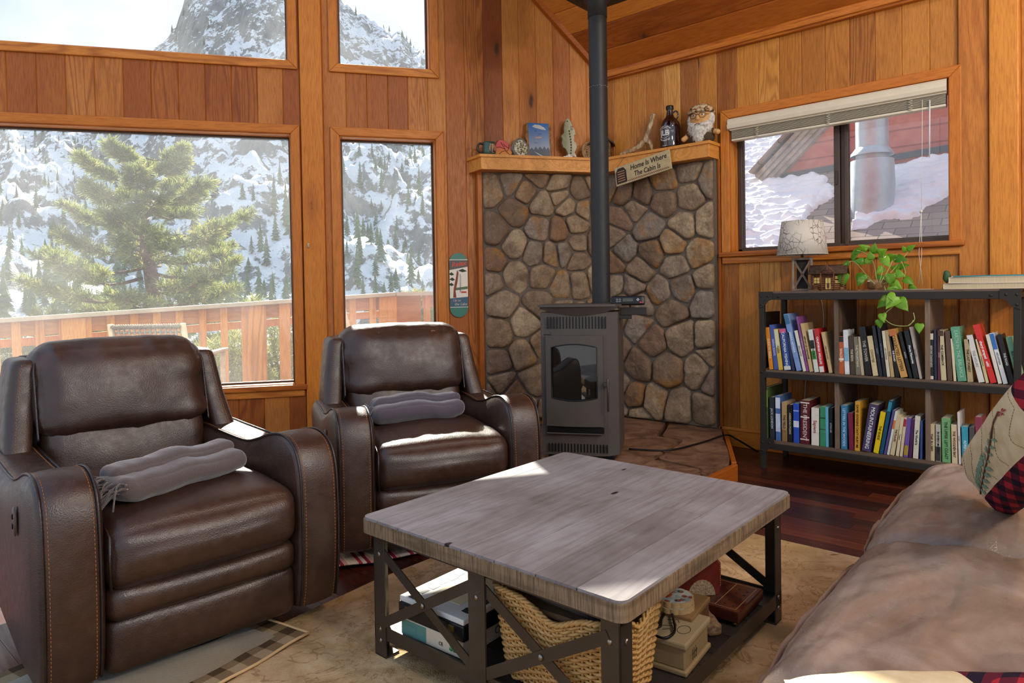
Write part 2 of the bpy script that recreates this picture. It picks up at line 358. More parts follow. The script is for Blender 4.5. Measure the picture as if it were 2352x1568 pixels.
def glass_mat():
    g=G('window_glass'); fr=g.n('ShaderNodeFresnel',{'IOR':1.5}).outputs[0]
    a=g.n('ShaderNodeBsdfTransparent',{'Color':(.96,.975,.97)}); b=g.n('ShaderNodeBsdfGlossy',{'Roughness':.01})
    dst=g.n('ShaderNodeBsdfTranslucent',{'Color':(.95,.95,.95)}); a2=g.n('ShaderNodeMixShader',{0:g.rng(g.noise(g.coord(),1.3,4),.35,.7,.012,.05),1:a.outputs[0],2:dst.outputs[0]})
    m=g.n('ShaderNodeMixShader',{0:g.m_('MULTIPLY',fr,.9),1:a2.outputs[0],2:b.outputs[0]}); g.n('ShaderNodeOutputMaterial',{0:m.outputs[0]}); return g.m
M_glass=glass_mat()
def dark_glass():
    g=G('stove_glass'); return g.out((.012,.010,.008),.03,0,spec=1.)
M_dglass=dark_glass()
def throw_mat(name,c1,c2):
    g=G(name); c=g.coord(); n=g.noise(c,300,2); n2=g.noise(c,14,3)
    return g.out(g.mix(n,c1,c2),.95,0,g.bump(g.m_('ADD',n,n2),.4,.003),.1,**{'Sheen Weight':.6,'Sheen Roughness':.5})
M_throw=throw_mat('grey_brown_throw',lin('#4b413e'),lin('#6a5d59')); M_throw2=throw_mat('slate_throw',lin('#464048'),lin('#5d555c'))
def rug_mat():
    g=G('patterned_wool_rug'); c=g.coord(); n=g.noise(c,7,5,.65,.6); n2=g.noise(c,2.2,3,.5,.8); pile=g.noise(c,260,2)
    vine=g.noise(c,3.4,4,.6,2.2); vl=g.rng(g.m_('ABSOLUTE',g.m_('SUBTRACT',vine,.5)),.0,.018,1,0)
    col=g.ramp(n,[(.3,lin('#98784e')),(.5,lin('#bb9c72')),(.7,lin('#d0b48c'))])
    col=g.mix(g.rng(n2,.52,.62,0,.6),col,lin('#a88a5c')); col=g.mix(g.m_('MULTIPLY',vl,.5),col,lin('#6b4218'))
    sp=g.m_('MULTIPLY',g.rng(g.voro(c,5.5),.10,.16,1,0),g.m_('GREATER_THAN',g.noise(c,1.7,2),.5)); col=g.mix(g.m_('MULTIPLY',sp,.85),col,lin('#7d4a14'))
    bl=g.m_('MULTIPLY',g.rng(g.voro(g.map(c,loc=(3,1,0)),1.9),.1,.2,1,0),.6); col=g.mix(bl,col,lin('#5f5238'))
    return g.out(col,.95,0,g.bump(g.m_('ADD',pile,n),.6,.006),.1)
M_rug=rug_mat()
def check_mat(name,ca,cb,cc,sc,axes=(0,1)):
    g=G(name); s_=g.sep(g.coord()); st=[]
    for a in axes: st.append(g.m_('GREATER_THAN',g.m_('FRACT',g.m_('MULTIPLY',s_[a],sc)),.5))
    k=g.m_('ADD',st[0],st[1]); col=g.ramp(g.m_('MULTIPLY',k,.5),[(0,ca),(.3,cb),(.75,cc)],'CONSTANT')
    return g.out(col,.9,0,g.bump(g.noise(g.coord(),400,2),.3,.001),.1)
M_plaid=check_mat('red_black_plaid',lin('#a02a33'),lin('#5a1e2c'),lin('#241a28'),26,(1,2))
M_ging=check_mat('brown_gingham',lin('#a08c6c'),lin('#7d684c'),lin('#4e3e2c'),11)
def flat_noise(name,c1,c2,scale=20,rough=.7,bumpst=.3,spec=.3,**kw):
    g=G(name); n=g.noise(g.coord(),scale,4,.6); return g.out(g.mix(g.rng(n,.35,.65,0,1),c1,c2),rough,0,g.bump(n,bumpst,.004),spec,**kw)
M_shelfw=cedar('greyed_oak_board',[lin('#4a3a30'),lin('#5f4d40'),lin('#705c4c'),lin('#7d6a5a')],'X',knots=False,bands=24)
M_shelfz=cedar('greyed_oak_panel',[lin('#5a483c'),lin('#6b5848'),lin('#7a6654'),lin('#877260')],'Z',knots=False,bands=24)
M_white=plain('#e8e0d2',.6); M_cream=flat_noise('paper_cream',lin('#d8c9a6'),lin('#e6dcc2'),60,.8)
def pages_mat():
    g=G('book_pages'); n=g.noise(g.map(g.coord(),(220,1,1)),3,2); return g.out(g.mix(n,lin('#b09a78'),lin('#d8c8a8')),.9)
M_pages=pages_mat()
M_cloth=flat_noise('quilt_cream',lin('#cdb890'),lin('#d9c8a4'),30,.95,.2,.05)
M_fleece=flat_noise('white_fleece',lin('#c8c4c0'),lin('#e6e2dc'),160,.98,.8,.05)
# ------------------------------------------------------------------ room shell
mb=MB(); rr=random.Random(3)
x=-1.2
while x<4.66:
    y=-1.6+rr.random()*.6
    while y<6.0:
        L=.5+rr.random()*1.1; mb.box((x+.0006,y+.0006,-.03),(x+.0824,y+L-.0006,0),0,rr.random()); y+=L
    x+=.083
struct(mb.build('floor',M_floor))
def subtract(z0,z1,hs):
    iv=[(z0,z1)]
    for a,b in hs:
        n=[]
        for p,q in iv:
            if b<=p or a>=q: n.append((p,q)); continue
            if a>p: n.append((p,a))
            if b<q: n.append((b,q))
        iv=n
    return iv
def board_wall(mb,seams,z0,ztop,holes,y=0.,th=.02,mat=0,seed=1,ch=.0045,rnds=None):
    rg=random.Random(seed)
    for i in range(len(seams)-1):
        xa,xb=seams[i],seams[i+1]; rnd=rg.random() if not rnds or rnds.get(i) is None else rnds[i]
        cuts=sorted({xa,xb,*[h for H_ in holes for h in H_[:2] if xa<h<xb]})
        for a,b in zip(cuts[:-1],cuts[1:]):
            mid=(a+b)/2; hs=[(h[2],h[3]) for h in holes if h[0]<=mid<=h[1]]
            for p,q in subtract(z0,99,hs):
                qa,qb=(q,q) if q<99 else (ztop(a),ztop(b))
                if min(qa,qb)<=p: continue
                ca=ch if a==xa else 0; cb=ch if b==xb else 0
                poly=[(a,y),(a+ca,y-ch),(b-cb,y-ch),(b,y),(b,y+th),(a,y+th)]
                zt=lambda X:qa+(qb-qa)*(X-a)/(b-a)
                v=[(X,Y,p) for X,Y in poly]+[(X,Y,zt(X)) for X,Y in poly]
                mb.add(v,[(5,4,3,2,1,0),(6,7,8,9,10,11)]+[(k,(k+1)%6,(k+1)%6+6,k+6) for k in range(6)],mat,rnd)
# window wall (left): local x negative to the left of the corner
WB=(-5.0,-2.395,.475,2.275); WN=(-2.058,-1.352,.475,2.275); UB=(-5.0,-2.4,2.795,4.7); UN=(-2.058,-1.38,2.795,3.85)
holesL=[WB,WN,UB,UN]
ztL=lambda x: min(2.84-x*1.0,6.2)
se=[-5.2,-5.0]+[-4.835+.171*i for i in range(15)]
se=[s for s in se if s<-2.40]+[-2.325,-2.168,-2.004,-1.854,-1.701,-1.553,-1.403,-1.267,-1.119,-.969,-.82,-.687,-.549,-.408,-.266,-.13,.0]
m=MB(); board_wall(m,se,0,ztL,holesL,seed=5)
m.box((-5.3,.02,-.2),(-5.0,.12,6.4),1); m.box((-5.0,.02,-.2),(0.1,.12,.475),1); m.box((-5.0,.02,2.275),(.1,.12,2.795),1)
m.box((-2.395,.02,.475),(-2.058,.16,2.275),1); m.box((-1.352,.02,.475),(.1,.16,2.275),1)
m.box((-2.4,.02,2.795),(-2.058,.16,4.9),1); m.box((-5.0,.02,4.7),(-2.4,.16,6.4),1); m.box((-2.058,.02,3.85),(-1.38,.16,4.7),1); m.box((-1.38,.02,2.795),(.05,.16,3.6),1)
M_ext=flat_noise('exterior_siding',lin('#6e2b1c'),lin('#8a3a26'),8,.8)
wl=struct(m.build('wall_left',[M_cedL,M_ext],loc=LW_LOC,rot=(0,0,LW_ROT)))
# bookshelf wall (right): local x positive from the corner towards the camera side
WR=(1.075,2.388,1.368,2.305)
zsR=[3.0975-v for v in (2.975,2.838,2.687,2.542,2.401,2.258,2.117,1.971,1.821,1.677,1.532,1.387,1.241,1.096,.951,.807,.665,.52,.379,.235,.09,-.06,-.2,-.35,-.5,-.65,-.8,-.95,-1.1)]
m=MB(); board_wall(m,[0.]+zsR,0,lambda x:2.86,[WR],seed=11)
m.box((-.02,.02,-.2),(4.3,.16,1.368),1); m.box((-.02,.02,2.305),(4.3,.16,3.),1); m.box((-.02,.02,1.368),(1.075,.16,2.305),1); m.box((2.388,.02,1.368),(4.3,.16,2.305),1)
struct(m.build('wall_right',[M_cedR,M_ext],loc=RW_LOC,rot=(0,0,RW_ROT)))
# ceiling, rising away from the bookshelf wall at 50 degrees
SL=math.atan(1.2); rr=random.Random(9); m=MB(); d=0
Mc=Matrix.Translation((XR,0,2.845))@Matrix.Rotation(SL,4,'Y')   # local -x climbs the slope
while d<5.2:
    wd=.19; ch=.006
    poly=[(-d-wd,0),(-d-wd+ch,-ch),(-d-ch,-ch),(-d,0),(-d,.03),(-d-wd,.03)]
    M2=Mc@Matrix(((1,0,0,0),(0,0,1,0),(0,1,0,0),(0,0,0,1)))
    a0=len(m.v); m.prism(poly,-1.7,8.0,0,rr.random(),M2)
    for q in range(a0,len(m.v)):      # each plank ends on the window wall
        X,Y,Z=m.v[q]
        if Y>6: m.v[q]=(X,CYR+(X-XR)*math.tan(LA)+.05,Z)
    d+=wd
a0=len(m.v); m.box((-5.3,-1.7,.03),(0.2,8.0,.12),1,0,Mc)
for q in range(a0,len(m.v)):
    X,Y,Z=m.v[q]
    if Y>6: m.v[q]=(X,CYR+(X-XR)*math.tan(LA)+.1,Z)
cl=struct(m.build('ceiling',[M_ceil,M_ext]))
# mouldings
def wallobj(name,mb,mats,left,bevel=0.,**k):
    return struct(mb.build(name,mats,loc=LW_LOC if left else RW_LOC,rot=(0,0,LW_ROT if left else RW_ROT),bevel=bevel,**k))
m=MB(); m.box((0,-.045,2.785),(2.55,-.004,2.86),0,.4); m.box((0,-.06,2.80),(2.55,-.045,2.835),0,.7); wallobj('trim_1',m,[M_trimX],False,.006)
m=MB(); a=Vector((0,-.025,2.845)); b=Vector((-3.3,-.025,2.845+3.3)); m.bar(a,b,.042,.055,(0,-1,0),0,.3); wallobj('trim_2',m,[M_trimX],True,.006)
m=MB(); m.box((0,-.022,0),(2.45,-.004,.12),0,.2); m.box((0,-.03,.115),(2.45,-.004,.135),0,.5); wallobj('baseboard_right',m,[M_trimX],False,.004)
m=MB(); m.box((-5.2,-.022,0),(-1.06,-.004,.12),0,.2); wallobj('baseboard_left',m,[M_trimX],True,.004)
m=MB(); m.box((-2.322,-.03,0),(-2.170,-.003,5.1),0,.35); wallobj('trim_3',m,[M_post],True,.008)
m=MB(); m.box((2.434,-.025,0),(2.576,-.003,2.86),0,.78); wallobj('trim_4',m,[cedar('cathedral_grain_board',[lin('#a05a20'),lin('#b86c28'),lin('#c87c30'),lin('#d08a3c')],bands=30)],False,.006)
m=MB(); m.box((2.58,-.05,0),(2.715,-.003,2.86),0,.07); wallobj('trim_5',m,[M_post],False,.008)
def casing(m,o,w,t,bottom=True,sillz=None):
    x0,x1,z0,z1=o; y1=-.004; y0=-.004-t
    def piece(q,mat,rnd):
        v=[(a,y1,b) for a,b in q]+[(a,y0 ,b) for a,b in q]
        m.add(v,[(0,1,2,3),(7,6,5,4)]+[(k,k+4,(k+1)%4+4,(k+1)%4) for k in range(4)],mat,rnd)
    piece([(x0-w,z1+w),(x1+w,z1+w),(x1,z1),(x0,z1)],1,.42)
    zb=z0-w if bottom else z0; zi=z0
    piece([(x0-w,zb),(x0-w,z1+w),(x0,z1),(x0,zi)],0,.5)
    piece([(x1,zi),(x1,z1),(x1+w,z1+w),(x1+w,zb)],0,.2)
    if bottom: piece([(x0-w,z0-w),(x0,z0),(x1,z0),(x1+w,z0-w)],1,.8)
def window(idx,left,o,bottom,dep=.098,casw=.062,fr=.014,mull=None):
    x0,x1,z0,z1=o; LOC=LW_LOC if left else RW_LOC; ROT=LW_ROT if left else RW_ROT
    root=bpy.data.objects.new('window_%d'%idx,None); COL.objects.link(root); root.location=LOC; root.rotation_euler=(0,0,ROT); struct(root)
    m=MB(); casing(m,o,casw,.022,bottom)
    m.build('casing',[M_trimZ,M_trimX],root,bevel=.005)
    m=MB(); e=.002
    m.box((x0-.02,-.003,z0-.02),(x0+.008,.125,z1+.02),0,.5); m.box((x1-.008,-.003,z0-.02),(x1+.02,.125,z1+.02),0,.8)
    m.box((x0,-.003,z1-.008),(x1,.125,z1+.02),1,.8); m.box((x0,-.003,z0-.02),(x1,.125,z0+.008),1,.5)
    m.build('jamb',[M_trimZ,M_trimX],root)
    m=MB(); a=x0+.008;b=x1-.008;c=z0+.008;d=z1-.008
    m.box((a,dep-.012,c),(a+fr,dep+.02,d)); m.box((b-fr,dep-.012,c),(b,dep+.02,d)); m.box((a,dep-.012,c),(b,dep+.02,c+fr)); m.box((a,dep-.012,d-fr),(b,dep+.02,d))
    f=m.build('window_frame',[M_alu],root,bevel=.003)
    m=MB(); m.box((a+fr*.8,dep+.002,c+fr*.8),(b-fr*.8,dep+.006,d-fr*.8)); m.build('pane',[M_glass],root)
    return root
w1=window(1,True,WB,False); w2=window(2,True,WN,False); w3=window(3,True,UB,True); w4=window(4,True,UN,True)
for root,o in ((w1,WB),(w2,WN)):
    m=MB(); m.box((o[0]-.08,-.045,o[2]-.035),(o[1]+.075,.0,o[2]+.002),0,.4); m.box((o[0]-.07,-.022,o[2]-.085),(o[1]+.06,-.003,o[2]-.035),0,.8)
    m.build('sill',[M_trimX],root,bevel=.005)
# sliding window with its bronze frame
x0,x1,z0,z1=WR; w5=bpy.data.objects.new('window_5',None); COL.objects.link(w5); w5.location=RW_LOC; w5.rotation_euler=(0,0,RW_ROT); struct(w5)
m=MB(); casing(m,WR,.062,.024,False); m.build('casing',[M_trimZ,M_trimX],w5,bevel=.005)
m=MB(); m.box((x0-.02,-.003,z0-.02),(x0+.006,.125,z1+.02),0,.8); m.box((x1-.006,-.003,z0-.02),(x1+.02,.125,z1+.02),0,.5)
m.box((x0,-.003,z1-.006),(x1,.125,z1+.02),1,.4); m.box((x0,-.003,z0-.02),(x1,.125,z0+.006),1,.9); m.build('jamb',[M_trimZ,M_trimX],w5)
m=MB(); m.box((x0-.075,-.05,z0-.03),(x1+.075,.0,z0+.002),0,.4); m.box((x0-.06,-.026,z0-.078),(x1+.055,-.003,z0-.03),0,.8); m.build('sill',[M_trimX],w5,bevel=.006)
m=MB(); a,b,c,d=x0+.006,x1-.006,z0+.006,z1-.006; F=.032; dy=.105
m.box((a,dy,c),(a+F,dy+.06,d)); m.box((b-F*.5,dy,c),(b,dy+.06,d)); m.box((a,dy,c),(b,dy+.06,c+F*.7)); m.box((a,dy,d-F*.7),(b,dy+.06,d))
m.build('window_frame',[M_alu],w5,bevel=.004)
mx=(x0+x1)/2+.05
m=MB(); m.box((mx-.055,dy+.005,c+.01),(mx-.018,dy+.035,d)); m.box((mx-.018,dy+.025,c+.01),(mx+.012,dy+.05,d)); m.box((mx+.012,dy-.005,c+.01),(mx+.035,dy+.045,d))
m.box((mx+.035,dy+.005,c+.018),(b,dy+.03,c+.038)); m.box((a+F,dy+.008,c+.018),(mx-.05,dy+.03,c+.03)); mu=m.build('sash_stile',[M_alu],w5,bevel=.003)
m=MB(); m.box((mx-.045,dy-.004,1.78),(mx-.03,dy+.006,1.87)); m.build('latch',[plain('#3a3029',.5)],mu,bevel=.003)
m=MB(); m.box((a+F*.8,dy+.03,c+.01),(mx-.02,dy+.034,d-.01)); m.build('pane',[M_glass],w5)
m=MB(); m.box((mx+.01,dy+.015,c+.01),(b-F*.4,dy+.019,d-.01)); m.build('pane',[M_glass],w5)
# raised blind
bl=thing('window_blind','cream venetian blind pulled up at the top of the sliding window','blind',RW_LOC,RW_ROT)
M_val=plain('#ddd0b8',.5); M_slat=plain('#a89c88',.6)
m=MB(); v=[(-.035,2.298),(-.05,2.285),(-.047,2.262),(-.055,2.25),(-.05,2.228),(-.036,2.222)]
vs=[(x0+.0,y,z) for y,z in v]+[(x1-.008,y,z) for y,z in v]; n=len(v)
m.add(vs,[tuple(range(n)),tuple(range(2*n-1,n-1,-1))]+[(k,k+n,(k+1)%n+n,(k+1)%n) for k in range(n)]); m.build('valance',[M_val],bl)
m=MB(); m.box((x0+.01,-.034,2.216),(x1-.012,.03,2.297)); m.build('head_rail',[M_val],bl)
m=MB(); 
for k in range(9): zz=2.215-k*.0062; m.box((x0+.02,-.026+.0008*(k%2),zz-.0035),(x1-.015,.024,zz))
m.build('slat_stack',[M_slat],bl); tag(bl.children[-1],kind=None)
m=MB(); m.box((x0+.02,-.028,2.143),(x1-.015,.026,2.157)); m.build('bottom_rail',[M_val],bl,bevel=.003)
for cx_ in (x0+.2,x0+.66,x0+1.12):
    m=MB(); 
    for q in range(5):
        zz=2.215-q*.015; m.tube([(cx_-.012,-.031,zz),(cx_+.012,-.031,zz-.008),(cx_-.012,-.031,zz-.015)],.0028,5)
    m.build('ladder_tape',[plain('#cfc4b0',.8)],bl)
m=MB(); m.tube([(x1-.13,-.035,2.2),(x1-.132,-.036,1.9),(x1-.137,-.04,1.55)],.0014,5); m.tube([(x1-.137,-.04,1.55),(x1-.15,-.042,1.3),(x1-.13,-.05,1.12)],.0014,5)
m.tube([(x1-.137,-.04,1.55),(x1-.135,-.042,1.3),(x1-.15,-.05,1.12)],.0014,5); m.ball((x1-.137,-.04,1.55),.008); m.build('cord',[M_white],bl)
m=MB(); m.tube([(x1-.092,-.036,2.19),(x1-.095,-.036,1.86)],.004,6); m.build('wand',[plain('#d8dce0',.2)],bl)
# ------------------------------------------------------------------ outdoors, beyond the window wall
def fbm(x,y,z=0.,o=5,h=.5):
    a=1.;s=0.;f=1.
    for _ in range(o): s+=a*mnoise.noise(Vector((x*f,y*f,z+f*1.7))); a*=h; f*=2.03
    return s
def azpx(px): r=ray(px,650); return math.atan2(r.y,r.x)
ridge=[(-700,9),(-300,10),(0,11.5),(250,13.5),(345,16.5),(372,18.2),(420,20.),(455,22.6),(480,23.2),(520,24.4),(600,26.5),(650,27.),(700,26.2),(776,23.3),(830,22.1),(900,20.7),(985,19.5),(1080,18.5),(1300,17),(1600,15),(2400,13)]
RA=[(azpx(p),math.radians(e)) for p,e in ridge]; RA.sort()
def ridge_el(a):
    if a<=RA[0][0]: return RA[0][1]
    for (a0,e0),(a1,e1) in zip(RA[:-1],RA[1:]):
        if a<=a1: return e0+(e1-e0)*(a-a0)/(a1-a0)
    return RA[-1][1]
R0,R1=34.,620.
def terr(u,v):
    a=azpx(2500)+(azpx(-500)-azpx(2500))*u; t=v**1.6; R=R0+(R1-R0)*t
    x=R*math.cos(a); y=R*math.sin(a); Rr=430.
    top=math.tan(ridge_el(a)+.012*fbm(a*26,3.1,0,5,.6))*Rr
    q=min(1.,max(0.,(R-R0)/(Rr-R0)))
    prof=-11*(1-q)**2+top*(.22*q+.78*q**2.1)
    if R>Rr: prof=top-(R-Rr)*.5
    env=min(1.,q*3)*(1-.75*max(0.,(q-.75)/.25))*(1. if R<=Rr else .25)
    nz=fbm(x*.018,y*.018,1.3,6,.55)*17+abs(fbm(x*.045,y*.045,5.,4,.6))*9
    step=fbm(x*.008,y*.008,9.,3)*14
    st=8.; zz=prof+env*(nz+step)
    k=(zz/st)%1.; zz=zz+env*st*.55*(k**3-k)*.6
    return Vector((x,y,zz+(fbm(x*.12,y*.12,2.,4,.6)*1.8)*min(1,q*4+.2)))
m=MB(); m.grid(420,300,terr,0,0,True)
g=G('snowy_rock'); c=g.coord(); ge=g.n('ShaderNodeNewGeometry').outputs['Normal']; nz=g.sep(ge)[2]
nn=g.noise(c,.05,8,.65); nf=g.noise(c,.35,6,.7); ns=g.noise(g.map(c,(1,1,.25)),.25,6,.65)
k=g.m_('ADD',g.m_('MULTIPLY',nz,.75),g.m_('ADD',g.m_('MULTIPLY',g.m_('SUBTRACT',nf,.5),1.5),g.m_('MULTIPLY',g.m_('SUBTRACT',nn,.5),.9)))
snow=g.rng(k,.44,.52,0,1)
rock=g.ramp(ns,[(.3,lin('#5c5b5e')),(.5,lin('#86837f')),(.65,lin('#a09890')),(.8,lin('#b8aa98'))])
col=g.mix(snow,rock,lin('#f4f4f4')); M_mt=g.out(col,.8,0,g.bump(nf,.7,1.2),.2)
tag(m.build('mountainside',[M_mt]),kind='structure')
# conifers on the slopes
def conifer(seed,h,w):
    r_=random.Random(seed); m=MB(); m.tube([(0,0,0),(0,0,h*.95)],[w*.06,w*.015],5,1)
    k=9
    for i in range(k):
        z=h*(.12+.86*i/k); R=w*.5*(1-i/k)**.85*(.85+.3*r_.random()); n=9; vs=[(0,0,z+h*.15)]
        for j in range(n):
            a=2*math.pi*j/n+i; q=R*(.55 if j%2 else 1.)*(.8+.4*r_.random()); vs.append((q*math.cos(a),q*math.sin(a),z-h*.02*(0 if j%2 else 1)))
        m.add(vs,[(0,1+j,1+(j+1)%n) for j in range(n)]+[tuple(range(n,0,-1))],0,r_.random())
    return m
g=G('conifer_green'); n_=g.noise(g.coord(),3,3); col=g.mix(n_,lin('#4d5a48'),lin('#7c8868')); col=g.mix(g.rng(g.sep(g.n('ShaderNodeNewGeometry').outputs['Normal'])[2],.5,.9,0,.35),col,lin('#dfe6ea')); M_con=g.out(col,.9,spec=.1)
M_bark=flat_noise('pine_bark',lin('#5a4436'),lin('#8a6c55'),14,.9,.8)
protos=[]
for i,(h,w) in enumerate(((6.2,2.4),(8.,2.6),(4.6,2.3))):
    o=conifer(i,h*.62,w*.6).build('conifer',[M_con,M_bark]); protos.append(o)
rr=random.Random(21); placed=0; cand=[]
while len(cand)<4200:
    u=rr.random(); v=rr.random()**.9*.72+.16
    if fbm(u*9,v*7,3.)<-.12+.25*rr.random()-(.2 if v<.45 else 0): continue
    cand.append((v,u))
cand.sort()
CLAB='small dark conifer growing on the snowy mountainside beyond the deck'
def inview(p):
    d=Vector(p)-Vector((0,0,H)); w_=d.dot(FF); X=FPX*d.dot(RR)/w_+CX; Y=FPX*d.dot(DD)/w_+CY; return -20<X<980 and -10<Y<760,X
rest=MB(); nind=0; _pos=[]
for v,u in cand:
    p=terr(u,v); ok,X=inview(p); 
    if not ok: continue
    sc=.55+rr.random()*.8; i=rr.randrange(3); rz=rr.random()*6.28
    if any((p.x-a)**2+(p.y-b)**2<(1.0*(sc+s2)*.85)**2 for a,b,s2 in _pos[-400:]): continue
    _pos.append((p.x,p.y,sc))
    if nind<290:
        o=protos[i] if nind<3 and False else protos[i].copy()
        COL.objects.link(o); o.location=p-Vector((0,0,.4)); o.scale=(sc,sc,sc*(.9+.3*rr.random())); o.rotation_euler=(0,0,rz)
        tag(o,CLAB,'tree','conifers on the snowy mountainside'); nind+=1
    else:
        me=protos[i].data; M2=Matrix.Translation(p-Vector((0,0,.4)))@Matrix.Rotation(rz,4,'Z')@Matrix.Scale(sc,4)
        rest.add([M2@q.co for q in me.vertices],[tuple(f.vertices) for f in me.polygons if f.material_index==0],0,0)
for p in protos: bpy.data.objects.remove(p)
tag(rest.build('distant_conifers',[M_con]),'far conifer woods scattered over the snowy mountain','trees','conifers on the snowy mountainside',kind='stuff')
# large pine beyond the deck
def needles(g_):
    pass
g=G('pine_needles'); r=g.attr(); col=g.ramp(r,[(0,lin('#63703e')),(.5,lin('#97a058')),(1,lin('#c8c47c'))])
d1=g.n('ShaderNodeBsdfPrincipled',{'Base Color':col,'Roughness':.6,'Specular IOR Level':.2}); tl=g.n('ShaderNodeBsdfTranslucent',{'Color':col}); mx_=g.n('ShaderNodeMixShader',{0:.35,1:d1.outputs[0],2:tl.outputs[0]}); g.n('ShaderNodeOutputMaterial',{0:mx_.outputs[0]}); M_ndl=g.m
def tuft(m,p,d,L,r_,nb=16):
    d=Vector(d).normalized(); u=d.orthogonal().normalized(); b=d.cross(u)
    vs=[];fs=[];rnd=r_.random()
    for k in range(nb):
        a=r_.random()*6.28; t=.25+r_.random()*1.15; q=(d*math.cos(t)+(u*math.cos(a)+b*math.sin(a))*math.sin(t)); s_=q.cross(Vector((r_.random()-.5,r_.random()-.5,r_.random()-.5))).normalized()*L*.045
        o=p-d*L*.25*r_.random(); n=len(vs); e=o+q*L*(.7+.5*r_.random()); vs+= [o-s_,o+s_,e+s_*.6,e-s_*.6]; fs.append((n,n+1,n+2,n+3))
    m.add(vs,fs,0,rnd)
def pine(name,label,base,crown,loc,rad,trunk_r,seed,nbr,L=.2,dens=1.):
    r_=random.Random(seed); t=thing(name,label,'tree',loc); hz=crown[1]
    m=MB(); m.tube([(0,0,base),(.05*rad,0,hz*.3),(-.03*rad,0,hz*.6),(.04*rad,.05,hz*.97)],[trunk_r*1.25,trunk_r,trunk_r*.6,trunk_r*.1],10); m.build('trunk',[M_bark],t)
    br=MB(); nd=MB()
    for i in range(nbr):
        f=(i+.5)/nbr; z=crown[0]+(crown[1]-crown[0])*f; prof=math.sin(math.pi*min(1,(f*.72+.24)))**.6; Lb=rad*prof*(.72+.4*r_.random()); a=i*2.399+r_.random()*.7
        dr=Vector((math.cos(a),math.sin(a),0)); rise=(.05+.5*f)*Lb*.6
        pts=[Vector((0,0,z))+dr*Lb*s_+Vector((0,0,rise*s_*s_-.10*Lb*math.sin(3.1*s_)))+Vector((-dr.y,dr.x,0))*(.1*Lb*math.sin(s_*4+i)) for s_ in (0,.2,.4,.6,.8,1)]
        br.tube(pts,[trunk_r*(.3*(1-f)+.1)*(1-.16*k) for k in range(6)],5)
        for s_ in range(int(13*dens)+3):
            q=.42+.58*(s_/(13*dens+3)); k=min(4,int(q*5)); w_=q*5-k; P=pts[k].lerp(pts[k+1],w_)
            side=(1 if s_%2 else -1); tw=(dr*.55+Vector((-dr.y,dr.x,0))*side*.8+Vector((0,0,.25))).normalized(); tl_=Lb*.38*(1.1-q*.65)*(.6+.6*r_.random())
            E_=P+tw*tl_; br.tube([P,P+tw*tl_*.5,E_],[.018,.012,.006],4,cap=False)
            for j in range(int(5*dens)+2):
                pp=P.lerp(E_,.35+.65*(j/(5*dens+1)))+Vector([(r_.random()-.5)*tl_*.35 for _ in range(3)]); tuft(nd,pp,tw+Vector((0,0,.5)),L*(.8+.5*r_.random()),r_)
    br.build('branches',[M_bark],t); o=nd.build('needles',[M_ndl],t); tag(o,kind='stuff'); return t
def at_depth_xy(px,py,dep): p=atdepth(px,py,dep); return p
P0=at_depth_xy(343,700,13.5)
pine('pine_tree','large spreading green pine tree just beyond the deck railing',-5,(P0.z-1.35,P0.z+2.95),(P0.x,P0.y,0),2.0,.15,4,40,.15,1.0)
# leafy shrubs seen between the balusters
def shrub(name,label,loc,sz,seed,n=1400):
    r_=random.Random(seed); t=thing(name,label,'shrub',loc); m=MB()
    for i in range(7): a=i*.9; m.tube([(0,0,-sz[2]),(sz[0]*.3*math.cos(a),sz[1]*.3*math.sin(a),0),(sz[0]*.6*math.cos(a),sz[1]*.6*math.sin(a),sz[2]*.6)],[.03,.02,.01],5)
    m.build('stems',[M_bark],t); m=MB()
    for i in range(n):
        th=r_.random()*6.28; ph=math.acos(2*r_.random()-1); q=r_.random()**.4
        p=Vector((sz[0]*q*math.sin(ph)*math.cos(th),sz[1]*q*math.sin(ph)*math.sin(th),sz[2]*q*math.cos(ph)))
        tuft(m,p,p.normalized()+Vector((0,0,.4)),.10,r_,7)
    tag(m.build('foliage',[M_ndl],t),kind='stuff')
for i,(px,py,dep,s_,lb) in enumerate([(525,860,8.5,(.6,.5,.5),'low green shrub behind the balusters, right of the woven deck chair'),(655,850,9.6,(.5,.5,.9),'dense olive shrub behind the railing posts at the window edge'),(110,830,9.,(.8,.6,.45),'low green shrub behind the balusters at the far left'),(950,720,11,(.5,.5,.35),'small green shrub behind the railing in the narrow window'),(345,870,10.6,(.8,.6,.5),'low green shrub behind the deck chair')]):
    p=atdepth(px,py,dep); shrub('shrub',lb,p,s_,30+i)
# snow patch and little grey boulders on the slope just below the deck
# deck: floor, railing, two rope chairs
M_dk=cedar('deck_wood',[lin('#d88c34'),lin('#e29a3e'),lin('#eaa64c'),lin('#f0b25c')],'Z',knots=False,bands=14,rough=.7)
M_dksh=cedar('deck_board_shaded',[lin('#c07430'),lin('#ca8236'),lin('#d28c3e'),lin('#d89648')],'X',knots=False,bands=14,rough=.7)  # deck wood in a darker tone, shade under the cap rail put into the colour
M_cap=flat_noise('painted_cap_rail',lin('#b9b59f'),lin('#cfcab4'),6,.6)
A=atdepth(-160,746,5.5); B=atdepth(905,674.5,7.0)
zdk=-.03
dr=(B-A); Lr=math.hypot(dr.x,dr.y); rz=math.atan2(dr.y,dr.x)
rl=thing('deck_railing','orange wooden deck railing with pale cap rail outside the windows','railing',(A.x,A.y,0),rz); sl=(B.z-A.z)/Lr
M4=Matrix(((1,0,0,0),(0,1,0,0),(sl,0,1,A.z),(0,0,0,1)))
m=MB(); m.box((-1.5,-.07,-.022),(Lr,.09,.016),0,.2,M4); m.build('cap_rail',[M_cap],rl,bevel=.004)
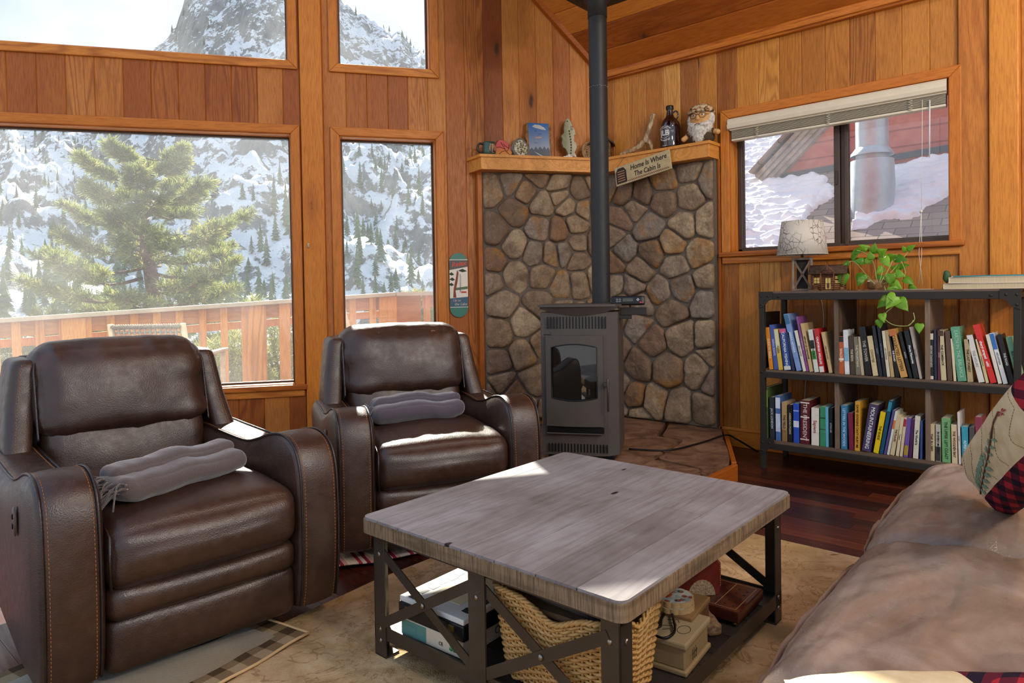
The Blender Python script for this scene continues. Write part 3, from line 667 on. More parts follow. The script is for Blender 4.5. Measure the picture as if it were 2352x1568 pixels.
m=MB(); m.box((-1.5,.025,-.15),(Lr,.06,-.022),0,.5,M4); m.build('rail_board',[M_dksh],rl)
m=MB(); m.box((-1.5,.06,-.235),(Lr,.10,-.165),0,.3,M4); m.build('lower_rail',[M_dk],rl)
def along(px): # where the vertical plane of the railing meets this picture column
    n=Vector((-math.sin(rz),math.cos(rz),0)); p=onplane(px,800,A,n); return (p-Vector((A.x,A.y,p.z))).dot(Vector((math.cos(rz),math.sin(rz),0)))
for px in (-120,-66,-12,38,92.5,146,202,256,310,362,414,467,516,564,700,760,812,858): 
    s0=along(px); m=MB(); z0=A.z+sl*s0
    m.box((s0-.032,-.005,zdk-.35 if px<690 else z0-.45),(s0+.032,.025,z0-.022),0,random.random()); m.build('baluster',[M_dk],rl,bevel=.003)
for px in (172,590,655,892):
    s0=along(px); z0=A.z+sl*s0; w_=.09 if px!=655 else .05; m=MB(); m.box((s0-w_,-.03,zdk-.35 ),(s0+w_,.02,z0-.022),0,random.random()); m.build('post',[M_dk],rl,bevel=.004)
# return railing, from the deck corner to the right
C2=atdepth(1010,664,7.3); d2=C2-B; r2=math.atan2(d2.y,d2.x); L2=math.hypot(d2.x,d2.y)*1.8
rl2=thing('deck_railing','short return of the deck railing seen through the narrow window','railing',(B.x,B.y,B.z),r2)
m=MB(); m.box((0,-.07,-.022),(L2,.09,.016)); m.build('cap_rail',[M_cap],rl2)
m=MB(); m.box((0,.02,-.3),(L2*.33,.05,-.022),0,.9); m.box((L2*.36,.02,-.15),(L2,.05,-.022),0,.5); m.build('rail_board',[M_dksh],rl2)
for k in range(4):
    m=MB(); m.box((L2*(.36+.2*k),-.02,-1.2),(L2*(.36+.2*k)+.06,.02,-.022),0,.3*k); m.build('baluster',[M_dk],rl2)
m=MB()
for k in range(24): m.box((-6.5,.18+k*.155,-.03),(1.0,.18+k*.155+.148,0),0,random.random())
dkf=struct(m.build('floor_deck',[cedar('deck_boards',[lin('#7a6a5a'),lin('#8c7c6c'),lin('#9c8c7a'),lin('#aa9a88')],'X',knots=False,rough=.8)],loc=(LW_LOC[0],LW_LOC[1],zdk),rot=(0,0,LW_ROT)))
M_tk=flat_noise('weathered_teak',lin('#b39c80'),lin('#cdb89c'),12,.8); M_rope=flat_noise('grey_rope',lin('#7d7468'),lin('#a0978a'),80,.95,.8)
def rope_chair(label,loc,rz,grp):
    t=thing('rope_chair',label,'chair',loc,rz,grp)
    for sx in (-.27,.27):
        m=MB(); m.tube([(sx,.28,0),(sx,.25,.42),(sx*.98,.36,.88)],[.022,.024,.02],8); m.build('back_post',[M_tk],t)
        m=MB(); m.tube([(sx*1.05,-.28,0),(sx*1.05,-.28,.62)],.022,8); m.build('front_leg',[M_tk],t)
        m=MB(); m.bar((sx*1.08,-.33,.635),(sx*1.05,.33,.62),.055,.025,(0,0,1)); m.build('armrest',[M_tk],t,bevel=.006)
    m=MB(); m.box((-.28,-.27,.36),(.28,.27,.40)); m.build('seat_frame',[M_tk],t,bevel=.01)
    m=MB()
    for k in range(14): x=-.25+.5*k/13; m.tube([(x,.262,.45),(x*.99,.31,.68),(x*.98,.355,.85)],.009,5)
    for k in range(9): z=.5+.04*k; y=.27+.19*(z-.45)**1.; m.tube([(-.265,y,z)]+[(-.25+.5*q/26,y+(.011 if (q+k)%2 else -.011),z) for q in range(27)]+[(.265,y,z)],.008,5)
    m.tube([(-.265,.36,.86),(0,.36,.862),(.265,.36,.86)],.014,6)
    for k in range(30): x=-.25+.5*k/29; m.tube([(x,.345,.845),(x,.375,.865),(x+.004,.36,.878)],.007,4)
    m.build('woven_back',[M_rope],t)
    m=MB()
    for k in range(18): y=-.25+.5*k/17; m.tube([(-.27,y,.405),(.27,y,.405)],.012,5)
    m.build('woven_seat',[M_rope],t)
def _cp(px,py,d):
    p=atdepth(px,py,d); return (p.x,p.y,p.z-.87)
rope_chair('woven rope deck chair behind the left recliner, in the wide window',_cp(392,742,5.35),math.radians(132),'rope chairs on the deck')
rope_chair('woven rope deck chair seen through the narrow window',_cp(845,704,6.1),math.radians(80),'rope chairs on the deck')
# ------------------------------------------------------------------ neighbour cabin beyond the sliding window
# oriented along the bookshelf wall: local x to the right, local +y away from the room
nb=thing('neighbour_cabin','red sided neighbouring cabin with snowy shingle roof outside the sliding window','house',RW_LOC,RW_ROT)
g=G('roof_shingles'); c=g.coord(); bt=g.n('ShaderNodeTexBrick',{'Vector':g.map(c,(1,1,1)),'Color1':(*lin('#a89488'),1),'Color2':(*lin('#7c6a64'),1),'Mortar':(*lin('#2c2626'),1),'Scale':1.,'Mortar Size':.006,'Brick Width':.26,'Row Height':.14,'Bias':0.})
nn=g.noise(c,60,3); M_shin=g.out(g.mix(g.m_('MULTIPLY',nn,.5),bt.outputs['Color'],lin('#a08c80')),.9,0,g.bump(bt.outputs['Fac'],-.8,.02),.1)
M_snow=flat_noise('snow',lin('#f2f5fb'),lin('#ffffff'),6,.7,.3,.3,**{'Subsurface Weight':.0})
M_redsid=flat_noise('red_siding',lin('#b8564a'),lin('#cc7262'),5,.8,.1)
M_fas=flat_noise('grey_fascia',lin('#8a8078'),lin('#b8ada0'),7,.7)
pitch=math.radians(33)
def roofp(x,t,lift=0.): # t metres up the slope
    return Vector((x,2.6+t*math.cos(pitch)-lift*math.sin(pitch),1.32+t*math.sin(pitch)+lift*math.cos(pitch)))
m=MB(); zb=Matrix(((1,0,0,0),(0,math.cos(pitch),-math.sin(pitch),0),(0,math.sin(pitch),math.cos(pitch),0),(0,0,0,1)))
ro=MB(); ro.box((-1.9,0,-.05),(6,9,0)); 
for k in range(64): ro.box((-6,k*.14,0),(9,k*.14+.14,.006)) if False else None
roof=ro.build('roof',[M_shin],nb); roof.location=(0,2.6,1.32); roof.rotation_euler=(pitch,0,0)
def snowh(x,t):
    n=fbm(x*1.6,t*2.2,4.,5,.55)
    if x<1.0:
        cov=min(.5,(.55-x)*1.3)+.28+n*.75-(.5*max(0,t-1.9)*3 if (t<2.4 and x>-.3) else 0)
        if x>.45: cov-=.25
    else: cov=min((t-(.94+(x-1.32)*.96))*1.5,(2.25-t)*2.2,.45)+n*.5
    rp=abs(math.sin((x*3.9+fbm(x*2,t*2,1.)*1.))*math.sin(t*math.pi/.14*.5))
    return cov,rp
def snf(u,v):
    x=-1.2+6.5*u; t=.0+4.2*v; cov,rp=snowh(x,t); h=max(-.05,min(.05,cov*.25))+((.030*((t/.14)%1.)*(1 if cov<.9 else 1)+max(0,fbm(x*6,t*13,2.,3))*.05-.035*max(0,fbm(x*5+9,t*10,7.,2))) if cov>0 else -.02); return roofp(x,t,h)
m=MB(); m.grid(330,210,snf); m.build('roof_snow',[M_snow],nb)
# upper storey gable: red wall rising from the roof, with raking barge boards
yw=4.55
def Np(px,py,y=yw): # photo pixel -> (x,z) on the gable plane
    p=onplane(px,py,(XR+y,0,0),Vector((1,0,0))); return CYR-p.y,p.z
b0=Np(1752,408); b1=Np(2250,322); t0=Np(1925,225)
m=MB(); ov=.0
P=[(b0[0]+.06,b0[1]-.3),(b1[0]+2.5,b1[1]-.6),(b1[0]+2.5,b1[1]+2.2),(t0[0]+1.1,t0[1]+1.1*(t0[1]-b0[1])/(t0[0]-b0[0])),(b0[0]+.06,b0[1]+.02)]
MY=Matrix(((1,0,0,0),(0,0,1,0),(0,1,0,0),(0,0,0,1)))
m.prism(P,yw,yw+.1,0,0,MY); wallg=m.build('gable_wall',[M_redsid],nb)
m=MB()
for k in range(12):
    z=b1[1]-.15+k*.2
    m.box((b0[0]+.2+max(0,(z-b0[1]))*.9+.1,yw-.02,z),(b1[0]+2.4,yw-.002,z+.18))
m.build('siding_boards',[M_redsid],wallg,bevel=.004)
m=MB(); e0=Vector((b0[0],yw-.12,b0[1]-.02)); e1=Vector((t0[0]+1.0,yw-.12,t0[1]+1.0*(t0[1]-b0[1])/(t0[0]-b0[0])))
for k,(o,w_,d_) in enumerate(((0,.05,.16),(.055,.05,.12),(.11,.05,.08),(.16,.05,.04))):
    off=Vector((.72,0,-.69))*(o); m.bar(e0+off+Vector((0,-d_+.1,0)),e1+off+Vector((0,-d_+.1,0)),.12,.048,(-.7,0,.7),0,k*.3)
m.build('barge_board',[M_fas],nb)
m=MB(); m.bar(e0+Vector((-.06,.35,.06)),e1+Vector((-.06,.35,.06)),1.1,.03,(-.7,0,.7)); m.build('gable_roof_edge',[M_shin],nb)
m=MB(); m.bar(Vector((b0[0]+.1,yw-.03,b0[1]-.03)),Vector((b1[0]+2.,yw-.03,b1[1]-.03+(b1[1]-b0[1])/(b1[0]-b0[0])*2)),.05,.07,(0,0,1)); m.build('wall_flashing',[plain('#3a4254',.6)],nb)
# metal flue
fl=thing('metal_flue','shiny galvanised chimney flue with flared base on the neighbouring roof','flue',(0,0,0))
yf=3.55
def Fp(px,py): p=onplane(px,py,(XR+yf,0,0),Vector((1,0,0))); return p
pa=Fp(2003,345); pb=Fp(2006,200); pc=Fp(2003,360); pd=Fp(1992,545)
rad=abs(Fp(1966,300).y-Fp(2041,300).y)/2; rad2=abs(Fp(1953,400).y-Fp(2053,400).y)/2
m=MB(); m.lathe([(rad,pa.z-.1),(rad,pb.z+.8)],(pa.x,pa.y,0),32); m.build('pipe',[M_galv],fl)
m=MB(); zz=Fp(2003,268).z; m.lathe([(rad*1.0,zz-.02),(rad*1.05,zz-.018),(rad*1.05,zz+.018),(rad,zz+.02)],(pa.x,pa.y,0),32); m.build('clamp_band',[M_galv],fl)
m=MB(); m.lathe([(rad*1.32,pa.z-.06),(rad*1.3,pa.z-.035),(rad*.99,pa.z+.03)],(pa.x,pa.y,0),32); m.build('storm_collar',[M_galv],fl)
m=MB(); n=32; rings=[]
for f,rr_,ty in ((0,rad2*.98,0),(.3,rad2*1.03,0),(.6,rad2*1.0,.01),(.8,rad2*.85,.03),(1.,rad2*.62,.06)): rings.append((pc.z-.04+(pd.z-pc.z)*f,rr_,ty))
vs=[(pa.x+r_*math.cos(2*math.pi*j/n),pa.y+ty+r_*math.sin(2*math.pi*j/n),z) for z,r_,ty in rings for j in range(n)]
m.add(vs,[(i*n+j,i*n+(j+1)%n,(i+1)*n+(j+1)%n,(i+1)*n+j) for i in range(len(rings)-1) for j in range(n)],0,0,True)
m.build('flared_base',[M_galv],fl)
# ------------------------------------------------------------------ stone corner, mantel, hearth, stove
def clip(poly,a,b,c): # keep a x + b y <= c
    out=[]
    for i in range(len(poly)):
        p=poly[i];q=poly[(i+1)%len(poly)]; dp=a*p[0]+b*p[1]-c; dq=a*q[0]+b*q[1]-c
        if dp<=0: out.append(p)
        if dp*dq<0: t=dp/(dp-dq); out.append((p[0]+(q[0]-p[0])*t,p[1]+(q[1]-p[1])*t))
    return out
def voronoi(seeds,rect):
    x0,x1,z0,z1=rect; cells=[]
    for i,p in enumerate(seeds):
        poly=[(x0,z0),(x1,z0),(x1,z1),(x0,z1)]
        for j,q in enumerate(seeds):
            if i==j or abs(p[0]-q[0])+abs(p[1]-q[1])>.8: continue
            a=q[0]-p[0];b=q[1]-p[1];c=(q[0]**2+q[1]**2-p[0]**2-p[1]**2)/2
            poly=clip(poly,a,b,c)
            if len(poly)<3: break
        if len(poly)>=3: cells.append(poly)
    return cells
def stone(m,poly,y0,bulge,rg,rnd):
    cx_=sum(p[0] for p in poly)/len(poly); cz=sum(p[1] for p in poly)/len(poly)
    # inset
    q=poly
    ar=sum(poly[i][0]*poly[(i+1)%len(poly)][1]-poly[(i+1)%len(poly)][0]*poly[i][1] for i in range(len(poly)))/2
    if abs(ar)<.0012: return
    sg=1 if ar>0 else -1; big=[(cx_-2,cz-2),(cx_+2,cz-2),(cx_+2,cz+2),(cx_-2,cz+2)]; g_=.0055
    for i in range(len(poly)):
        p=poly[i];r=poly[(i+1)%len(poly)];dx=r[0]-p[0];dz=r[1]-p[1];L=math.hypot(dx,dz)
        if L<1e-4: continue
        nx,nz=sg*dz/L,-sg*dx/L; big=clip(big,nx,nz,nx*p[0]+nz*p[1]-g_)
        if len(big)<3: return
    # corner rounding by chaikin
    for k in range(2):
        nb=[]; w=.13
        for i in range(len(big)):
            p=big[i];r=big[(i+1)%len(big)]; nb+=[(p[0]*(1-w)+r[0]*w,p[1]*(1-w)+r[1]*w),(p[0]*w+r[0]*(1-w),p[1]*w+r[1]*(1-w))]
        big=nb
    N=36; P=[Vector((p[0],p[1])) for p in big]; ls=[(P[(i+1)%len(P)]-P[i]).length for i in range(len(P))]; T=sum(ls); ring=[]; i=0;acc=0
    for k in range(N):
        t=T*k/N
        while acc+ls[i]<t: acc+=ls[i]; i+=1
        ring.append(P[i].lerp(P[(i+1)%len(P)],(t-acc)/ls[i]))
    C_=Vector((cx_,cz)); off=rg.random()*50; tx=(rg.random()-.5)*.25; tz=(rg.random()-.5)*.25; h0=bulge*(.65+.6*rg.random())
    vs=[];levels=[(1.,-.035),(1.0,.35),(.965,.72),(.90,.92),(.78,1.0),(.6,1.05),(.38,1.07),(.18,1.08)]
    for s_,h in levels:
        for p in ring:
            w=C_+(p-C_)*s_; nz_=fbm(w.x*14+off,w.y*14,off,4,.55)*.010+fbm(w.x*50+off,w.y*50,off,2)*.003
            edge=1+ .035*fbm(p.x*22+off,p.y*22,1.,2)
            w=C_+(w-C_)*edge
            vs.append((w.x,y0-(h0*max(h,0)+ (nz_+(w.x-cx_)*tx+(w.y-cz)*tz if h>.3 else 0)),w.y))
    vs.append((cx_,y0-h0*1.08,cz)); k=len(levels)
    fs=[(i*N+j,i*N+(j+1)%N,(i+1)*N+(j+1)%N,(i+1)*N+j) for i in range(k-1) for j in range(N)]+[((k-1)*N+j,(k-1)*N+(j+1)%N,k*N) for j in range(N)]
    if sg<0: fs=[f[::-1] for f in fs]
    m.add(vs,fs,0,rnd,True)
seedL=[(1130,430),(1172,418),(1208,440),(1236,402),(1283,425),(1330,440),(1182,487),(1243,468),(1288,450),(1304,470),(1138,530),(1238,525),(1284,530),(1322,515),(1340,480),(1181,562),(1228,582),(1132,600),(1264,585),(1296,580),(1328,560),(1327,595),(1183,632),(1247,632),(1128,650),(1150,695),(1290,655),(1330,650),(1208,742),(1240,700),(1140,765),(1203,812),(1140,835),(1150,880),(1226,872),(1243,790),(1115,905),(1180,905),(1290,720),(1330,730),(1290,800),(1335,810),(1300,880),(1340,890),(1200,940),(1150,950),(1260,950),(1320,960),(1370,640),(1368,560),(1372,480),(1370,420),(1372,720),(1372,800),(1375,880),(1375,960)]
seedR=[(1398,425),(1437,445),(1470,446),(1527,415),(1580,392),(1632,410),(1583,450),(1526,462),(1455,478),(1425,505),(1412,540),(1492,522),(1570,518),(1625,510),(1547,558),(1433,575),(1500,580),(1604,580),(1410,605),(1550,612),(1470,622),(1411,655),(1455,655),(1515,670),(1564,660),(1628,690),(1630,640),(1540,716),(1463,745),(1500,785),(1562,775),(1630,775),(1466,842),(1530,845),(1610,850),(1638,820),(1460,909),(1503,920),(1560,938),(1620,946),(1420,720),(1415,800),(1420,880),(1420,950),(1470,960),(1640,870),(1470,700),(1430,700)]
zt_=2.035; zb_=.128
for left,seeds,rect in ((True,seedL,(-1.01,.0,zb_,zt_)),(False,seedR,(0.,.985,zb_,zt_))):
    nm='left' if left else 'right'
    t=thing('stone_surround','rounded fieldstone corner wall panel '+('left of the stove pipe, under the long mantel' if left else 'right of the stove pipe, beside the sliding window'),'stone wall',LW_LOC if left else RW_LOC,LW_ROT if left else RW_ROT)
    rg=random.Random(4 if left else 6); pts=[(Lp if left else Rp)(x,y,.08) for x,y in seeds]
    m=MB()
    for poly in voronoi(pts,rect): stone(m,poly,-.062,.042,rg,rg.random())
    m.build('stones',[M_stone],t)
    m=MB(); m.box((rect[0],-.072,rect[2]),(rect[1],-.005,rect[3])); m.build('mortar_bed',[M_mortar],t)
m=MB(); m.box((-1.048,-.075,0.),(-1.012,-.004,2.035),0,.6); wallobj('trim_6',m,[M_trimZ],True,.004)
m=MB(); m.box((.988,-.03,0),(1.008,-.004,2.035),0,.3); wallobj('trim_7',m,[M_trimZ],False,.004)
# mantel shelf
def corner_poly(dL,dR,sL,sR,sLb=None):
    # plan polygon following both walls, dL/dR metres deep
    a=Vector((XR,CYR)); dl=-Vector((dirL.x,dirL.y)); nl=-Vector((nL.x,nL.y)); dr_=Vector((0,-1)); nr=Vector((-1,0))
    p1=a+nl*dL; p2=a+nr*dR; # intersection of front lines
    A_=np.array([[dl.x,-dr_.x],[dl.y,-dr_.y]]); b_=np.array([p2.x-p1.x,p2.y-p1.y]); t_,u_=np.linalg.solve(A_,b_)
    ic=p1+dl*t_
    return [tuple(a+dl*.0+nl*.004),tuple(a+dl*(sLb or sL)+nl*.004),tuple(a+dl*sL+nl*dL),tuple(ic),tuple(a+dr_*sR+nr*dR),tuple(a+dr_*sR+nr*.004)]
mt=thing('mantel_shelf','honey coloured thick wooden corner mantel above the stones','mantel',(0,0,0))
m=MB(); m.prism(corner_poly(.20,.18,1.045,1.0,1.10),2.03,2.12,0,.5); m.build('shelf_body',[M_mant],mt,bevel=.004)
m=MB(); m.prism(corner_poly(.212,.192,1.055,1.01,1.115),2.12,2.14,0,.2); m.build('shelf_top',[M_mant],mt,bevel=.004)
ZM=2.14
# hearth
ht=thing('hearth','low flagstone corner hearth with wooden edge under the stove','hearth',(0,0,0))
HP=[(4.62,3.08),(3.72,3.70),(2.55,2.95),(2.78,2.30),(3.22,1.66),(3.80,1.66),(4.30,1.92),(4.63,2.08)]
m=MB(); m.prism(HP,0,.07,0,.1); m.build('base',[M_mortar],ht)
m=MB(); sl_=[[(3.50,1.69),(3.79,1.67),(4.28,1.93),(4.10,2.12),(3.55,2.02)],[(4.30,1.94),(4.61,2.10),(4.6,2.5),(4.12,2.3),(4.11,2.13)],[(3.21,1.70),(3.48,1.69),(3.53,2.02),(3.1,2.0)],[(3.08,2.01),(3.54,2.04),(4.08,2.14),(4.1,2.32),(3.6,2.6),(2.82,2.35)],[(4.11,2.33),(4.6,2.52),(4.6,3.06),(4.1,3.3),(3.62,2.63)],[(2.80,2.37),(3.58,2.63),(3.9,3.5),(3.72,3.66),(2.6,2.93)]]
rg=random.Random(2)
for q in sl_:
    c_=Vector((sum(p[0] for p in q)/len(q),sum(p[1] for p in q)/len(q))); big=[tuple(c_+(Vector(p)-c_)*.985) for p in q]
    for k in range(1):
        nb_=[]
        for i in range(len(big)):
            p=big[i];r=big[(i+1)%len(big)]; nb_+=[(p[0]*.93+r[0]*.07,p[1]*.93+r[1]*.07),(p[0]*.5+r[0]*.5+(rg.random()-.5)*.02,p[1]*.5+r[1]*.5+(rg.random()-.5)*.02),(p[0]*.07+r[0]*.93,p[1]*.07+r[1]*.93)]
        big=nb_
    m.prism(big,.045,.12+.006*rg.random(),0,rg.random())
m.build('flagstone',[M_hearth],ht,bevel=.012,seg=3)
m=MB(); m.bar((3.80,1.655,.055),(4.62,2.075,.055),.03,.11,(0,0,1),0,.3); m.bar((3.15,1.645,.05),(3.80,1.645,.05),.03,.10,(0,0,1),0,.3); m.build('wood_edge',[M_trimX],ht,bevel=.004)
tg=MB(); tg.tube(catmull([(3.62,2.25,.135),(3.75,2.05,.132),(4.05,1.98,.133),(4.35,1.95,.135),(4.42,1.9,.10),(4.52,1.80,.012)],6),.006,6); tag(tg.build('power_cord',[M_black]),'black power cord running from the stove across the hearth','cord')
# pellet stove : local -y is its front
fd=Vector((.222,-.373)).normalized(); SROT=math.atan2(fd.y,fd.x); SC=Vector((3.25,2.35))
st=thing('pellet_stove','freestanding charcoal grey pellet stove with glass door on the hearth','stove',(SC.x,SC.y,.122),SROT+math.radians(-2.5))
W=.455; Dp=.44; Hh=.915
m=MB(); hw=W/2; body=[(-hw,.0),(-hw+.02,-.0),(-.1,-.012),(.1,-.012),(hw-.06,0),(hw,.05),(hw,Dp),(-hw,Dp)]
m.prism(body,.03,Hh-.045,0,0); m.box((-hw+.03,.03,0),(hw-.03,Dp-.03,.03),1); m.build('body',[M_stove,M_black],st,bevel=.006)
m=MB(); n=14
front=[(-hw-.012+ (W+.0)*i/n, -.02-.035*math.sin(math.pi*i/n)) for i in range(n+1)]
m.prism(front+[(hw+.02,.03),(hw+.02,Dp+.01),(-hw-.012,Dp+.01)],Hh-.012,Hh,0,0)
n=14; vs=[];
for i in range(n+1):
    x=-hw+W*i/n; vs+= [(x,-.016-.03*math.sin(math.pi*i/n),Hh-.012),(x,-.012,Hh-.02-.045*math.sin(math.pi*i/n)-.004)]
m.add(vs,[(2*i,2*i+1,2*i+3,2*i+2) for i in range(n)],0,0,True); m.build('top_plate',[M_stove],st,bevel=.003)
def slots(nm,z0,z1,n_):
    m=MB()
    for i in range(n_):
        x=-hw+.045+(W-.115)*i/(n_-1); m.box((x-.0038,-.0155,z0),(x+.0038,-.010,z1))
    m.build(nm,[M_black],st,bevel=.002)
slots('air_grille',.775,.845,19); slots('lower_grille',.05,.10,19)
dr0=-hw+.035; dr1=hw-.085; dz0=.205; dz1=.735
dm=MB(); N=10
def doory(x): u=(x-dr0)/(dr1-dr0); return -.030-.016*math.sin(math.pi*u)
# door as a frame around an arched glass opening
gx0,gx1,gz0,gz1=dr0+.035,dr1-.035,.36,.685
def gtop(x): u=(x-gx0)/(gx1-gx0); return gz1-.018+.018*math.sin(math.pi*u)
def gbot(x): u=(x-gx0)/(gx1-gx0); return gz0+.012-.016*math.sin(math.pi*u)
K=24; xs=[dr0+(dr1-dr0)*i/K for i in range(K+1)]; xs=sorted(xs+[gx0,gx1])
for xa,xb in zip(xs[:-1],xs[1:]):
    inn=xa>=gx0-1e-6 and xb<=gx1+1e-6
    segs=[((dz0,dz0),(gbot(xa),gbot(xb))),((gtop(xa),gtop(xb)),(dz1,dz1))] if inn else [((dz0,dz0),(dz1,dz1))]
    for (a0,b0_),(a1,b1_) in segs:
        ya,yb=doory(xa),doory(xb); yB=-.005
        v=[(xa,ya,a0),(xb,yb,b0_),(xb,yb,b1_),(xa,ya,a1),(xa,yB,a0),(xb,yB,b0_),(xb,yB,b1_),(xa,yB,a1)]
        dm.add(v,[(0,1,2,3),(7,6,5,4),(0,4,5,1),(3,2,6,7)]+([(0,3,7,4)] if xa<=dr0+1e-6 or abs(xa-gx1)<1e-6 else [])+([(1,5,6,2)] if xb>=dr1-1e-6 or abs(xb-gx0)<1e-6 else []))
door=dm.build('door',[M_stove],st)
m=MB(); vs=[]
for i in range(K+1):
    x=gx0+(gx1-gx0)*i/K; vs+= [(x,-.024-.006*math.sin(math.pi*i/K),gbot(x)-.002),(x,-.024-.006*math.sin(math.pi*i/K),gtop(x)+.002)]
m.add(vs,[(2*i,2*i+2,2*i+3,2*i+1) for i in range(K)],0,0,True); m.build('door_glass',[M_dglass],door)
rim=[(gx0+(gx1-gx0)*i/K,doory(gx0+(gx1-gx0)*i/K)-.001,gtop(gx0+(gx1-gx0)*i/K)) for i in range(K+1)]+[(gx1-(gx1-gx0)*i/K,doory(gx1-(gx1-gx0)*i/K)-.001,gbot(gx1-(gx1-gx0)*i/K)) for i in range(K+1)]
m=MB(); m.tube(rim,.0035,5,closed=True); m.build('gasket',[M_black],door)
m=MB(); m.tube([(dr1+.028,-.06,.30),(dr1+.03,-.066,.40),(dr1+.028,-.06,.49)],.0065,8); m.cbox((dr1+.018,-.04,.455),(.03,.045,.02)); m.build('handle',[M_gun],door,bevel=.002)
m=MB(); m.tube([(dr0-.012,-.025,dz1+.006),(dr0+.03,-.028,dz1+.006),(dr0+.03,-.028,dz1+.02)],.002,5); m.build('hinge_pin',[M_black],door)
m=MB(); m.box((dr0,-.02,.165),(dr1,-.008,.198),1); m.box((dr0,-.032,.158),(dr1-.01,-.01,.164),0); m.build('ash_drawer',[M_stove,M_black],st,bevel=.002)
# control panel on the right hand side
cp=MB(); cp.cbox((hw+.085,.10,Hh-.045),(.15,.03,.045)); cp.cbox((hw+.03,.10,Hh-.075),(.09,.02,.03)); cpo=cp.build('control_bracket',[M_iron],st,bevel=.003)
m=MB(); pm=Matrix.Translation((hw+.055,.075,Hh+.018))@Matrix.Rotation(math.radians(-12),4,'X'); m.soft((0,0,0),(.195,.022,.055),.008,(6,4,4),M=pm); c_=m.build('control_panel',[M_black],st)
m=MB(); m.box((-.03,-.0135,-.008),(.03,-.0118,.012),0,0,pm); m.build('display',[plain('#4a4a40',.3)],c_)
m=MB()
for bx,bz in ((-.062,.006),(-.046,.006),(-.062,-.006),(-.046,-.006)): m.tube([pm@Vector((bx+.0055*math.cos(a*.7),-.0128,bz+.0035*math.sin(a*.7))) for a in range(10)],.0008,4)
for k in range(4):
    a=k*math.pi/2; m.prism([(0,.006),(-.005,.0),(.005,0)],0,.001,0,0,pm@Matrix.Translation((.058,-.0125,.003))@Matrix.Rotation(a,4,'Y')@Matrix.Translation((0,0,.003))@Matrix.Rotation(math.pi/2,4,'X'))
m.build('buttons',[plain('#c8c8c8',.5)],c_)
m=MB(); m.prism([(-.012,-.004),(.012,-.004),(.009,.003),(0,.0),(-.006,.004)],0,.001,0,0,pm@Matrix.Translation((.078,-.0125,-.012))@Matrix.Rotation(math.pi/2,4,'X')); m.build('maker_badge',[plain('#c04048',.5)],c_)
# pipe with collar and ceiling box
PP=atdepth(1378.5,500,4.22); R_=.0565
sp=thing('stove_pipe','tall matte black stove pipe rising from the stove to the ceiling box','pipe',(PP.x,PP.y,1.03))
m=MB(); m.lathe([(R_,0),(R_,1.90)],n=40); m.build('pipe',[M_pipe],sp)
m=MB(); m.lathe([(R_+.008,-.0),(R_+.008,.012),(R_,.014)],n=40); m.build('base_collar',[M_pipe],sp)
m=MB(); m.lathe([(R_+.002,1.76),(R_+.003,1.76),(R_+.003,1.85),(R_+.026,1.87),(R_+.03,1.90)],n=40)
m.build('ceiling_collar',[M_pipe],sp)
m=MB()
for k in range(26):
    a=2*math.pi*k/26; zz=1.335; m.ball((( R_+.0006)*math.cos(a),(R_+.0006)*math.sin(a),zz+.002*math.sin(k*2.1)),(.003,.003,.0012),0,0,6)
m.build('seam_marks',[plain('#b8b4ae',.5)],sp)
cc=onz(1356,30,2.93); ex,ey=cc.x-PP.x,cc.y-PP.y
m=MB(); m.box((ex-.62,ey-.62,1.90),(ex,ey,3.2)); m.build('ceiling_box',[M_pipe],sp,bevel=.004)
# ------------------------------------------------------------------ things on the mantel
def LW(x,off,z): # window-wall local -> world
    p=Vector(LW_LOC)+dirL*x-nL*off; return Vector((p.x,p.y,z))
def RW(x,off,z): return Vector((XR-off,CYR-x,z))
def lt(name,label,cat,x,off,z,rz=0.,group=None):
    p=LW(x,off,z); return thing(name,label,cat,p,LW_ROT+rz,group)
def rt(name,label,cat,x,off,z,rz=0.,group=None):
    p=RW(x,off,z); return thing(name,label,cat,p,RW_ROT+rz,group)
def px(M_,x,z,y=0): return M_@Vector((x,y,z))
XZ=Matrix(((1,0,0,0),(0,0,1,0),(0,1,0,0),(0,0,0,1)))  # polygon (x,z) extruded along y
# green mug
t=lt('mug','dark green glazed pottery mug at the left end of the mantel','mug',-.965,.125,ZM,math.radians(8))
g=G('green_glaze'); n=g.noise(g.coord(),14,3); M_gl=g.out(g.mix(n,lin('#26392f'),lin('#4a6a58')),.2,spec=.6)
m=MB(); m.lathe([(.036,0),(.046,.006),(.052,.03),(.053,.06),(.049,.09),(.047,.104),(.044,.104),(.045,.09),(.048,.05),(.04,.012),(0,.01)],n=32); m.build('cup',[M_gl],t)
m=MB(); m.tube(catmull([(-.045,0,.088),(-.075,0,.09),(-.092,0,.06),(-.08,0,.03),(-.048,0,.022)],5),.0085,8); m.build('handle',[plain('#2a2420',.3)],t)
m=MB()
def oncup(x,z): r=.0545; return Vector((r*math.sin(x/r),-r*math.cos(x/r),z))
oval=[oncup(.012+.030*math.cos(a*math.pi/12),.052+.034*math.sin(a*math.pi/12)) for a in range(24)]; m.add([oncup(.012,.052)]+oval,[(0,1+i,1+(i+1)%24) for i in range(24)]); m.build('emblem',[plain('#c08a66',.5)],t)
m=MB()
for cx_,h in ((-.004,.055),(.014,.03),(.028,.022)):
    r=.0553
    for k in range(4):
        z=.022+h*k/4; w_=.009*(1-k/5.); m.add([Vector((r*math.sin((cx_+a)/r),-r*math.cos((cx_+a)/r),zz)) for a,zz in ((-w_,z),(w_,z),(0,z+h*.42))],[(0,1,2)])
m.build('tree_motif',[plain('#1c2420',.4)],t)
